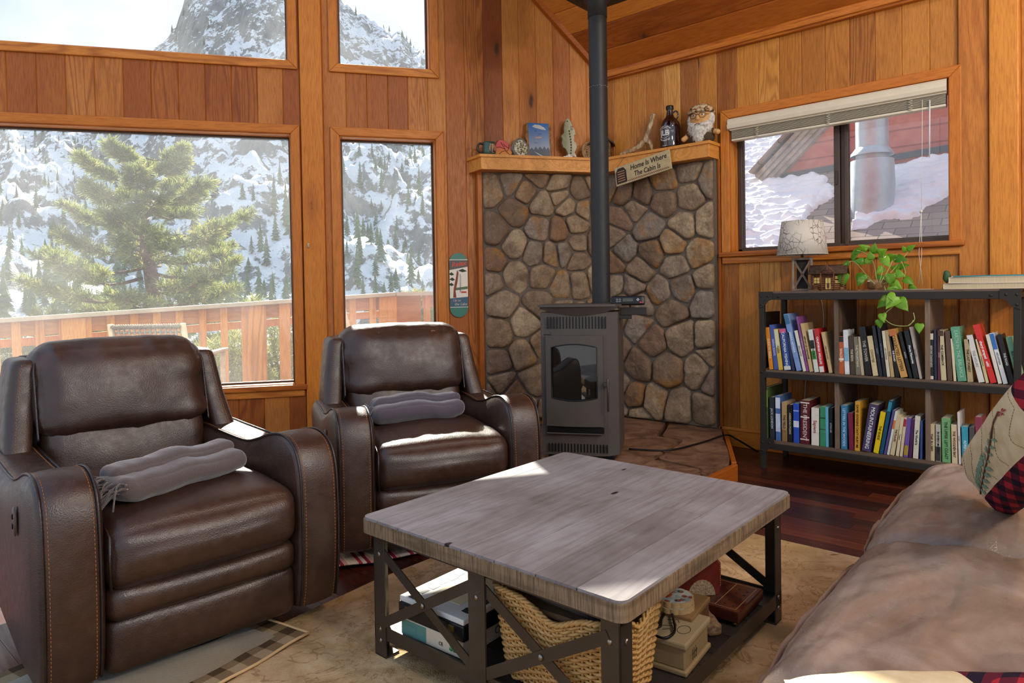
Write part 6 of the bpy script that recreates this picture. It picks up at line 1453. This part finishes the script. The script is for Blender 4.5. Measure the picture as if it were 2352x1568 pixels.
def book(bay,row,spec,prevn,nextn,grp):
    (bl,br,yb,tl,yt,colr,desc,txt,tcol)=spec[:9]; dep=spec[9] if len(spec)>9 else .15
    off=BF-.035-(.0 if len(spec)<11 else spec[10]); zs=.612 if row=='upper' else .178
    xb,_=Rg(bl,yb,off); xr,_=Rg(br,yb,off); xt,zt=Rg(tl,yt,off)
    _,zb=Rg(bl,yb,off)
    h=max(.08,zt-zs); dx=xt-xb; L=math.hypot(h,dx); ang=math.atan2(dx,h); th=max(.010,(xr-xb)*math.cos(ang)-.0012)
    lowx=xb; lift=0.
    if ang>0: pass
    # leaning left (ang<0): the bottom right corner touches; leaning right: bottom left corner stays lowest on the right
    lab=f"{desc}, {row} shelf {bay} bay, "+(f"between {prevn} and {nextn}" if prevn and nextn else (f"first on the left, beside {nextn}" if nextn else f"at the right end beside {prevn}"))
    w_=lab.split()
    if len(w_)>16: lab=f"{desc}, {row} shelf {bay} bay, by {prevn or nextn}"
    t=thing('book',' '.join(lab.split()[:16]),'book',(0,0,0),0,grp)
    wld=RW(xb,off,zs+.0008); t.location=wld+Vector((0,0,0)); 
    rot=Matrix.Rotation(RW_ROT,4,'Z')@Matrix.Rotation(ang,4,'Y'); 
    # raise so that the lowest corner just rests on the board
    low=min((rot@Vector((x,0,0))).z for x in (0,th)); t.location.z-=low
    t.rotation_euler=rot.to_euler()
    c=.0022; cm_=cover_mat(colr)
    m=MB(); m.box((0,0,0),(c,dep,L)); m.box((th-c,0,0),(th,dep,L)); m.box((0,-.0015,0),(th,c,L)); m.build('cover',[cm_],t,bevel=.0012)
    m=MB(); m.box((c,c,.003),(th-c,dep-.003,L-.003)); m.build('pages',[M_pages],t)
    def band(z0,z1,cc,nm='band'): m=MB(); m.box((.0008,-.0022,L*z0),(th-.0008,-.0012,L*z1)); m.build(nm,[cover_mat(cc)],t)
    if txt:
        fs=min(th*.62,L*.86/(len(txt)*.55)); F_=frameM((th/2,-.0026,L*.5),(0,0,-1),(1,0,0)); text_mesh(txt,max(fs,.006),'spine_title',plain(tcol,.5),t,F_,bold=.0003 if fs>.012 else 0)
    if len(spec)>11 and spec[11]:
        for b_ in spec[11]: band(*b_)
    return t
K=None
UL=[(105,135,680,105,262,'#1c1814','tall black picture book','','#ffffff',.24,.04),(160,193,685,128,382,'#e08a1c','bright orange paperback','GUIDE TO TRAILS','#fff0c8'),(198,232,685,160,362,'#4a5a9c','blue purple paperback','SIERRA ESSAYS','#c8d0f0'),(234,268,687,195,395,'#d8b44a','mustard and cream book','PLAZA','#2a4a7a',.15,0,((.55,.98,'#e0d4a8'),)),(278,333,690,235,392,'#24488c','broad blue fishing guide','CALIFORNIA FISHING','#f0f0f0',.16,0,((.9,.99,'#d85a80'),(0.01,.1,'#d8d4cc'))),(338,362,690,292,420,'#2a3050','thin navy book','','#ffffff'),(374,414,697,270,280,'#7c98c8','tall pale blue book','SIERRA NEVADA','#e8eef8',.17,.0,((.82,.99,'#3c6c8c'),)),(425,451,697,355,408,'#e0d8c8','white paperback','FIELD NOTES','#3a3a3a'),(452,471,695,368,298,'#8a4a86','thin purple book','THE WESTERN STARS','#f0e0f0'),(476,505,690,402,352,'#c8aa78','tan book','HISTORY OF THE RANGE','#3a2a1a',.17),(514,550,697,462,400,'#d8d8cc','white and green book','THE WORLD','#181818',.15,0,((.3,.5,'#3c8c34'),(.55,.75,'#222420'))),(556,594,698,508,392,'#c02828','red wildlife guide','CALIFORNIA WILDLIFE','#ffffff',.15,0,((.01,.14,'#e0dcd0'),)),(628,657,698,565,420,'#c4a878','worn tan paperback','THE OLD WAY','#3a2818')]
UM=[(703,748,717,697,450,'#b85a30','rust orange paperback','WALDEN','#f8e8d0',.12,0,((.36,.42,'#f0e0c8'),(.85,.99,'#2c2420'))),(752,790,715,737,402,'#d8dcdc','white and teal paperback','','#203040',.13,0,((.3,.6,'#7cb0c4'),(.05,.25,'#e8e8e4'))),(797,836,720,780,448,'#4a3a2c','dark brown book','THE BEAR','#d8c8a0'),(838,878,722,820,455,'#78705c','grey green book','THE MOUNTAINS','#d8d0b8'),(880,905,715,850,455,'#b8a888','thin beige book','','#302820'),(912,966,722,858,378,'#14120f','tall black novel','THE TOWER','#c0b8a8',.15,0),(972,1014,722,925,450,'#d0bc90','cream paperback','COYOTES','#7a5a2a'),(1022,1050,718,962,370,'#20242c','charcoal hardback','NIGHT','#8c94a8'),(1054,1079,718,1000,360,'#181c28','blue black book','THE DARK WINTER','#8090b0',.17),(1082,1109,718,1040,410,'#d8ccb0','ivory paperback','ON WALKING','#302820'),(1112,1141,718,1066,405,'#b89c70','sand coloured book','TALES','#302820'),(1148,1182,728,1092,440,'#141210','black novel','THE ROAD','#e8e4dc'),(1190,1248,738,1090,400,'#c89850','broad amber book','COLLECTED LETTERS','#5a3a1a',.16,0,((.86,.99,'#c87038'),)),(1256,1284,740,1168,420,'#16161a','thin black book','WORDS','#d8d8d8'),(1292,1334,742,1212,410,'#1a1c1e','black and white book','Movie Memories','#f0f0f0'),(1337,1358,735,1255,380,'#b0a498','pale taupe book','THE COURIER','#3a3430',.16)]
UR=[(1410,1449,752,1408,425,'#17181a','black and cream book','BEFORE DARKNESS','#c8c0b0',.13,0,((.86,.99,'#d8ccb0'),(.01,.08,'#d8ccb0'))),(1452,1475,752,1447,395,'#252a40','midnight blue book','','#a0a8c0'),(1478,1503,752,1475,400,'#5a2430','wine red book','EMPIRE','#d8a8a0'),(1506,1549,757,1482,402,'#c8b890','cream and brown book','THE COMEBACK','#403020',.14,0,((.88,.99,'#4a3420'),)),(1556,1596,760,1535,410,'#5c4434','walnut brown book','','#c0a888'),(1603,1626,765,1578,470,'#d8c8a4','thin cream book','','#302820'),(1636,1708,767,1578,380,'#5c9c78','broad green hardback','EARTH IN THE BALANCE','#a8d0b0',.16),(1712,1757,768,1683,475,'#b09c74','dull tan paperback','THE LAST FOREST','#4a3a22'),(1800,1850,775,1703,445,'#d8d4cc','white glossy paperback','THE HOURS','#b0a8a0'),(1855,1882,778,1772,475,'#d0bc88','thin straw book','AFTERNOONS','#403018'),(1892,1945,780,1750,365,'#d02c26','bold red memoir','cheryl strayed   wild','#ffffff',.15),(1952,1985,788,1852,440,'#dcd4c4','white narrow paperback','','#304080'),(1992,2031,788,1882,430,'#d8d8d8','white and blue book','MOUNTAIN','#303030',.14,0,((.68,.99,'#2c6cb4'),)),(2042,2086,785,1940,440,'#191615','black slanting novel','THE ROAD','#e8e4dc',.14),(2100,2150,770,2010,460,'#74ac84','mint green book','SEA OF GLORY','#204030',.14)]
LL=[(120,152,1245,118,850,'#4a5c30','tall green landscape book','H','#e8e8e8',.26,0,((.62,.95,'#7a9a3c'),)),(166,204,1245,160,925,'#2c3238','dark grey book','JACK LONDON','#c8d0d0',.17,0),(212,251,1250,207,915,'#4c6ca0','blue and white alpine book','','#f0f4f8',.2,0,((.2,.6,'#c8d4e4'),(.72,.96,'#dfe6ee'))),(260,300,1262,257,965,'#b89468','tan and brown hardback','THE FIELD','#3a2818',.18,0,((.01,.3,'#8c6c44'),)),(306,341,1262,305,985,'#1c1c1a','narrow black book','AMERICAN POEMS','#c8c0a0',.15),(350,396,1268,347,975,'#2a52b8','royal blue book with white label','','#ffffff',.14,0,((.4,.56,'#d8dce8'),(.8,.83,'#9cb0e0'))),(402,474,1280,405,950,'#5a1c20','thick maroon volume','THE PRESIDENT','#e8d0c8',.2,0,((.93,.96,'#e0d0c4'),(.6,.63,'#e0d0c4'),(.09,.12,'#e0d0c4'))),(490,549,1298,490,1010,'#e8e0d0','white popular history','Sapiens','#a03c34',.15),(557,602,1300,558,1000,'#3c8c60','green hardback','','#183c28',.16,0,((.7,.73,'#1c4c30'),(.42,.44,'#1c4c30'))),(603,626,1315,600,1005,'#68b0cc','thin sky blue book','','#f0f8fc',.14),(630,658,1320,628,1010,'#15181c','small black book','LITTLE LIES','#d0d0d0',.12)]
LM=[(722,769,1315,722,990,'#3a7ca4','blue outdoors book','LETTERS IN THE WOODS','#c8e0f0',.17),(786,823,1305,775,1050,'#7a2440','burgundy paperback','','#e0a8b0',.12),(828,868,1317,832,960,'#d89c34','amber memoir',"DAVID GOGGINS CAN'T HURT ME",'#2a1c10',.18),(884,954,1322,945,985,'#4a3c5c','thick purple climbing manual','MOUNTAINEERING','#f0f0f4',.17),(974,1016,1333,1032,1045,'#e8c414','yellow paperback','THE GUIDE','#5a4a10',.13),(1022,1052,1355,1098,955,'#15506c','tall teal angling book','','#d8f0f8',.22,0,((.8,.97,'#2f8ca4'),)),(1056,1076,1357,1126,1030,'#5a4c88','violet thin book','','#e0e0f0',.14),(1080,1101,1360,1146,1040,'#d8dccc','white and orange thin book','','#303030',.14,0,((.6,.8,'#d0743c'),)),(1105,1140,1368,1160,1070,'#d0bc94','parchment coloured book','THE PLACES','#5a4028',.15),(1149,1175,1372,1190,1090,'#dccaa4','narrow cream book','Tempest','#403020',.12),(1180,1204,1380,1216,1090,'#d8c0a0','cream and red book','','#703030',.12,0,((.78,.97,'#a8283c'),)),(1210,1246,1387,1237,1090,'#6c549c','lilac book','','#e8e0f0',.13,0,((.05,.3,'#a88c3c'),)),(1250,1277,1390,1272,1100,'#4a2454','deep plum book','','#e0c8e8',.13),(1284,1326,1397,1302,1075,'#d8d0bc','off white book','The World Is','#303030',.13),(1340,1359,1400,1344,1110,'#34508c','narrow cobalt book','','#c8d8f0',.12)]
LR=[(1405,1456,1417,1405,1135,'#d0be94','cream dotted paperback','THE BLUFFS','#403828',.13),(1463,1504,1420,1462,1140,'#b8b4a4','grey photo novel','IN EVERY MOMENT','#202020',.12,0,((.02,.4,'#3c3c38'),)),(1514,1582,1420,1508,1090,'#74a870','pale green hardback','THE UPPER LEFT COAST','#30502c',.17),(1590,1636,1420,1583,1140,'#dcc49c','peach paperback','THE WOODEN BAY','#5a3a28',.13),(1643,1663,1400,1631,1045,'#dcd4cc','tall narrow white book','THE SHIP','#5a4a60',.16),(1670,1721,1400,1665,1155,'#3c9cb4','turquoise paperback','ADRIFT','#e0f4f8',.12),(1727,1771,1400,1725,1160,'#50504c','black and white photo book','','#e0e0e0',.12,0,((.3,.6,'#c8c4bc'),)),(1780,1832,1400,1770,1080,'#8c3c50','dusky pink hardback','','#e8c8c8',.16)]
short=lambda s:' '.join([w for w in s.split() if w not in('paperback','book','hardback','volume')][:2]) if s else None
for bay,row,lst in (('left','upper',UL),('middle','upper',UM),('right','upper',UR),('left','lower',LL),('middle','lower',LM),('right','lower',LR)):
    xprev=-9
    for i,sp_ in enumerate(lst):
        pv='the '+short(lst[i-1][6]) if i else None; nx='the '+short(lst[i+1][6]) if i+1<len(lst) else None
        book(bay,row,sp_,pv,nx,'books on the industrial bookcase')
# show covers of two books seen at an angle
# lamp
M_shelf_top=BT
def st_(name,label,cat,x,off,rz=0.,z=BT): return rt(name,label,cat,x,off,z-.0015,rz)
t=st_('table_lamp','small table lamp with leaf patterned drum shade and wooden X block base','lamp',1.645,.26,math.radians(18))
M_lw=cedar('driftwood_grey',[lin('#6a5a4c'),lin('#7c6c5c'),lin('#8c7c6a'),lin('#9a8a78')],'Z',knots=False)
m=MB(); b=.052; hh=.205
for sx in (-1,1):
    for sy in (-1,1): m.box((sx*b-.007,sy*b-.007,0),(sx*b+.007,sy*b+.007,hh),0,.2)
m.box((-b-.009,-b-.009,0),(b+.009,b+.009,.014),0,.6); m.box((-b-.009,-b-.009,hh-.014),(b+.009,b+.009,hh),0,.8)
base=m.build('base',[M_lw],t,bevel=.0015)
m=MB(); m.box((-b+.02,-b+.02,.014),(b-.02,b-.02,hh-.014)); m.build('inner_block',[plain('#2c2420',.8)],base)
for rz in range(4):
    m=MB(); R_m=Matrix.Rotation(math.pi/2*rz,4,'Z'); m.bar((-b+.004,-b,.016),(b-.004,-b,hh-.016),.012,.008,(0,1,0)); m.bar((b-.004,-b,.016),(-b+.004,-b,hh-.016),.012,.008,(0,1,0))
    m.v=[tuple(R_m@Vector(p)) for p in m.v]; m.build('cross_slat',[M_lw],base)
m=MB(); m.tube([(0,0,hh),(0,0,hh+.07)],.008,10); m.build('stem',[plain('#8a7a60',.4,.7)],t)
g=G('leaf_print_shade'); c=g.coord(); v=g.voro(g.map(c,(1,1,.7)),34,'DISTANCE_TO_EDGE'); nn_=g.noise(c,7,2); ln_=g.m_('MULTIPLY',g.rng(v,.02,.05,1,0),g.rng(nn_,.42,.52,0,1)); M_shade=g.out(g.mix(ln_,lin('#cfc6b8'),lin('#6e6658')),.9)
m=MB(); r0,r1,z0,z1=.148,.118,hh+.02,hh+.225; m.lathe([(r0,z0),(r1,z1)],n=48); m.f=m.f[:48]; m.mi=m.mi[:48];m.r=m.r[:48];m.sm=m.sm[:48]; m.build('lamp_shade',[M_shade],t,solid=.002)
m=MB(); m.tube([(r1*math.cos(a*math.pi/24),r1*math.sin(a*math.pi/24),z1) for a in range(48)],.0022,5,closed=True); m.tube([(r0*math.cos(a*math.pi/24),r0*math.sin(a*math.pi/24),z0) for a in range(48)],.0022,5,closed=True); m.tube([(-r1,0,z1-.01),(r1,0,z1-.01)],.0015,5); m.build('shade_ring',[M_shade],t)
tg=MB(); tg.tube(catmull([(0,.06,.004),(.05,.16,.004),(.1,.22,-.02),(.12,.225,-.25),(.02,.23,-.55),(.0,.235,-.95)],6),.003,6); tg.build('power_cord',[plain('#d8d0c0')],t)
# log cabin model
t=st_('log_cabin_model','miniature log cabin with twig roof and yellow windows beside the lamp','ornament',1.815,.31,math.radians(10))
M_lg=flat_noise('miniature_logs',lin('#5a3420'),lin('#8a5a38'),40,.6,.6)
m=MB(); m.box((-.105,-.075,0),(.105,.075,.006)); m.build('base',[plain('#6a4a2c')],t)
m=MB()
for k in range(8): z=.012+k*.0115; m.tube([(-.09,-.045,z),(.09,-.045,z)],.006,6); m.tube([(-.09,.045,z),(.09,.045,z)],.006,6); m.tube([(-.08,-.06,z+.005),(-.08,.06,z+.005)],.006,6); m.tube([(.08,-.06,z+.005),(.08,.06,z+.005)],.006,6)
m.build('log_wall',[M_lg],t)
m=MB()
for k in range(9):
    f=k/8.; m.tube([(-.105,-.075+.075*f,.103+.047*f),(.105,-.075+.075*f,.103+.047*f)],.0052,6); m.tube([(-.105,.075-.075*f,.103+.047*f),(.105,.075-.075*f,.103+.047*f)],.0052,6)
m.build('twig_roof',[flat_noise('roof_twigs',lin('#3c2a20'),lin('#5c4434'),50,.8,.7)],t)
m=MB(); m.tube([(-.035,-.082,.11),(0,-.084,.15),(.035,-.082,.11)],.004,6); m.tube([(-.035,-.082,.11),(.035,-.082,.11)],.003,6); m.tube([(0,-.083,.11),(0,-.083,.148)],.003,6); m.tube([(-.035,-.08,.0),(-.035,-.08,.11)],.0035,6); m.tube([(.035,-.08,0),(.035,-.08,.11)],.0035,6); m.build('porch_gable',[M_lg],t)
for a,b,c_,d in ((-.075,-.045,.045,.078),(-.012,.016,.01,.075),(.04,.075,.07,.085),(.04,.075,.045,.06)):
    m=MB(); m.box((a,-.054,c_),(b,-.050,d)); w_=m.build('window' if c_>.02 else 'front_door',[plain('#d8b860',.4)],t); m=MB(); m.box(((a+b)/2-.001,-.0555,c_),((a+b)/2+.001,-.054,d)); m.box((a,-.0555,(c_+d)/2-.001),(b,-.054,(c_+d)/2+.001)); m.box((a+.007,-.0552,c_+.006),(b-.007,-.054,d-.03 if c_<.02 else c_+.007)); m.build('mullion',[plain('#5a3a20')],w_)
m=MB()
for k in range(4): m.tube([(-.085,-.065,.008+k*.008),(-.05,-.065,.008+k*.008)],.003,5)
m.ball((.075,-.065,.012),(.012,.008,.01)); m.build('bench_and_wood',[M_lg],t)
# pothos
t=st_('potted_pothos','trailing bright green pothos plant in a small pot on the bookcase','plant',2.07,.27)
m=MB(); m.lathe([(.035,0),(.05,.01),(.058,.045),(.05,.06),(.046,.058),(.05,.04),(.0,.03)],n=28); m.box((-.09,-.06,-.0),(.09,.06,.004)); m.build('pot',[flat_noise('mottled_pot',lin('#5a3a24'),lin('#a07850'),30,.4)],t)
m=MB(); rg=random.Random(9)
for k in range(10): a=rg.random()*6.28; m.ball((.035*math.cos(a),.035*math.sin(a),.052),(.014,.012,.01),0,0,8)
m.build('pebbles',[flat_noise('pebble',lin('#8a6a58'),lin('#c8a890'),20,.6)],t)
g=G('pothos_leaf'); r=g.attr(); c=g.coord(); n_=g.noise(c,26,3); lc=g.mix(r,lin('#5a9a24'),lin('#a8dc44')); lc=g.mix(g.rng(n_,.58,.7,0,.6),lc,lin('#d8ec80'))
d1=g.n('ShaderNodeBsdfPrincipled',{'Base Color':lc,'Roughness':.28,'Specular IOR Level':.5}); tl_=g.n('ShaderNodeBsdfTranslucent',{'Color':lc}); mx_=g.n('ShaderNodeMixShader',{0:.5,1:d1.outputs[0],2:tl_.outputs[0]}); g.n('ShaderNodeOutputMaterial',{0:mx_.outputs[0]}); M_leaf=g.m
def PL(x_,y_,off=.30): a,z=Rp(x_,y_,off); return Vector((a-2.07,-(off-.27),z-(BT-.0015)))
vines=[[(2010,652),(1985,625),(1960,600),(1942,612),(1938,640)],[(2015,650),(2005,600),(1985,580),(1968,575)],[(2020,650),(2030,600),(2018,572),(1985,566)],[(2025,650),(2060,610),(2085,580),(2092,572)],[(2028,652),(2060,640),(2080,628),(2070,600)],[(2022,650),(2040,620),(2050,598)],[(2030,655),(2040,680),(2050,690),(2055,700),(2030,725),(2050,745),(2085,748),(2098,735)],[(2085,748),(2100,735),(2098,718)],[(2010,652),(1992,640),(1978,655)]]
m=MB()
for i,v in enumerate(vines):
    low=i in (6,7); P=[PL(x_,y_,.49 if (low and y_>675) else (.30-.015*(j%3)+.02*(i%3))) for j,(x_,y_) in enumerate(v)]
    m.tube(catmull(P,5),.0022,5)
m.build('vine',[plain('#a8b468',.6)],t)
leaves=[(1944,606,.035,200),(1938,640,.075,260),(1985,568,.05,150),(1968,578,.05,190),(2008,572,.055,80),(2025,578,.055,20),(1962,590,.045,240),(1992,600,.05,200),(2035,600,.06,300),(2030,592,.055,330),(2050,590,.055,10),(2068,595,.06,350),(2092,570,.045,40),(2078,572,.035,120),(2075,612,.05,20),(2065,630,.055,340),(2060,655,.06,320),(2085,645,.055,330),(2095,660,.045,350),(1978,640,.07,250),(2045,640,.065,270),(2022,620,.05,230),(2020,640,.05,250),(2052,668,.065,300),(2050,690,.085,240,.49),(2032,694,.075,215,.49),(2072,698,.075,310,.49),(2028,728,.05,285,.49),(2020,742,.045,280,.49),(2112,752,.05,270,.49),(1975,600,.05,170),(2000,588,.045,100),(2058,615,.05,40)]
for k,lf_ in enumerate(leaves):
    x_,y_,sz,dg=lf_[:4]; off=lf_[4] if len(lf_)>4 else .30+.05*math.sin(k*1.7); sz*=1.05
    c0=PL(x_,y_,off); a=math.radians(dg); d=Vector((math.cos(a),0,math.sin(a))); tilt=.5*math.sin(k*2.3); d=(d+Vector((0,-.35+tilt*.5,0))).normalized(); sd_=d.cross(Vector((0,-1,.25+tilt))).normalized(); nn=sd_.cross(d)
    prof=[(0,0),(-.06,.22),(.05,.40),(.25,.46),(.5,.38),(.75,.22),(.92,.08),(1.05,0)]; vs=[];n=len(prof)
    for sgn in (1,-1):
        for p_,q_ in prof: vs.append(c0+d*sz*(p_-.4)+sd_*sz*q_*sgn*.95+nn*sz*(abs(q_)*.35-.12*p_*p_))
    for p_,_ in prof: vs.append(c0+d*sz*(p_-.4)*.98+nn*sz*(-.12*p_*p_))
    fs=[(i,i+1,2*n+i+1,2*n+i) for i in range(n-1)]+[(2*n+i,2*n+i+1,n+i+1,n+i) for i in range(n-1)]
    mm=MB(); mm.add(vs,fs,0,(k*.37)%1,True); mm.build('leaf',[M_leaf],t,solid=.0006)
# village house ornament, paper, stacked albums
t=st_('village_house_ornament','tiny painted cottage with green tree on the bookcase by the albums','ornament',2.44,.24)
m=MB(); m.soft((0,0,.008),(.10,.06,.016),.007,(8,8,4)); m.build('base',[plain('#7a8c50')],t); m=MB(); m.box((-.012,-.02,.014),(.04,.02,.045)); m.prism([(-.015,.045),(.043,.045),(.035,.07),(-.005,.07)],-.024,.024,0,0,XZ); m.build('cottage',[plain('#a8b0b0')],t,bevel=.002); m=MB(); m.box((-.008,-.008,.045),(.002,.004,.08)); m.box((.03,-.006,.06),(.038,.004,.10)); m.build('chimney',[plain('#b05a3c')],t)
m=MB(); m.ball((-.032,0,.07),(.018,.015,.034),0,0,14,None,lambda d:1+.25*fbm(d.x*4,d.y*4,d.z*4,2)); m.tube([(-.032,0,.01),(-.032,0,.05)],.004,6); m.build('tree',[plain('#3c5a34')],t)
for k,(w_,h_,z_,lb,cc) in enumerate(((.36,.030,0,'lower cream album of the stack at the right of the bookcase','#d8c8b0'),(.33,.032,.031,'middle cream album of the stack on the bookcase','#e0d0bc'),(.31,.006,.064,'thin teal folder on top of the cream albums','#3c8c8c'))):
    booklike('photo_album',lb,'album',RW(2.60+.005*k,.28,BT-.0015+z_+.0005),RW_ROT+.04*k,(w_,.28,h_),plain(cc,.6),M_pages)
pp=st_('paper_sheet','loose white sheet of paper lying on the bookcase between plant and cottage','paper',2.29,.36,.3); m=MB(); m.box((-.07,-.05,.0018),(.07,.05,.0028)); m.build('sheet',[M_white],pp)
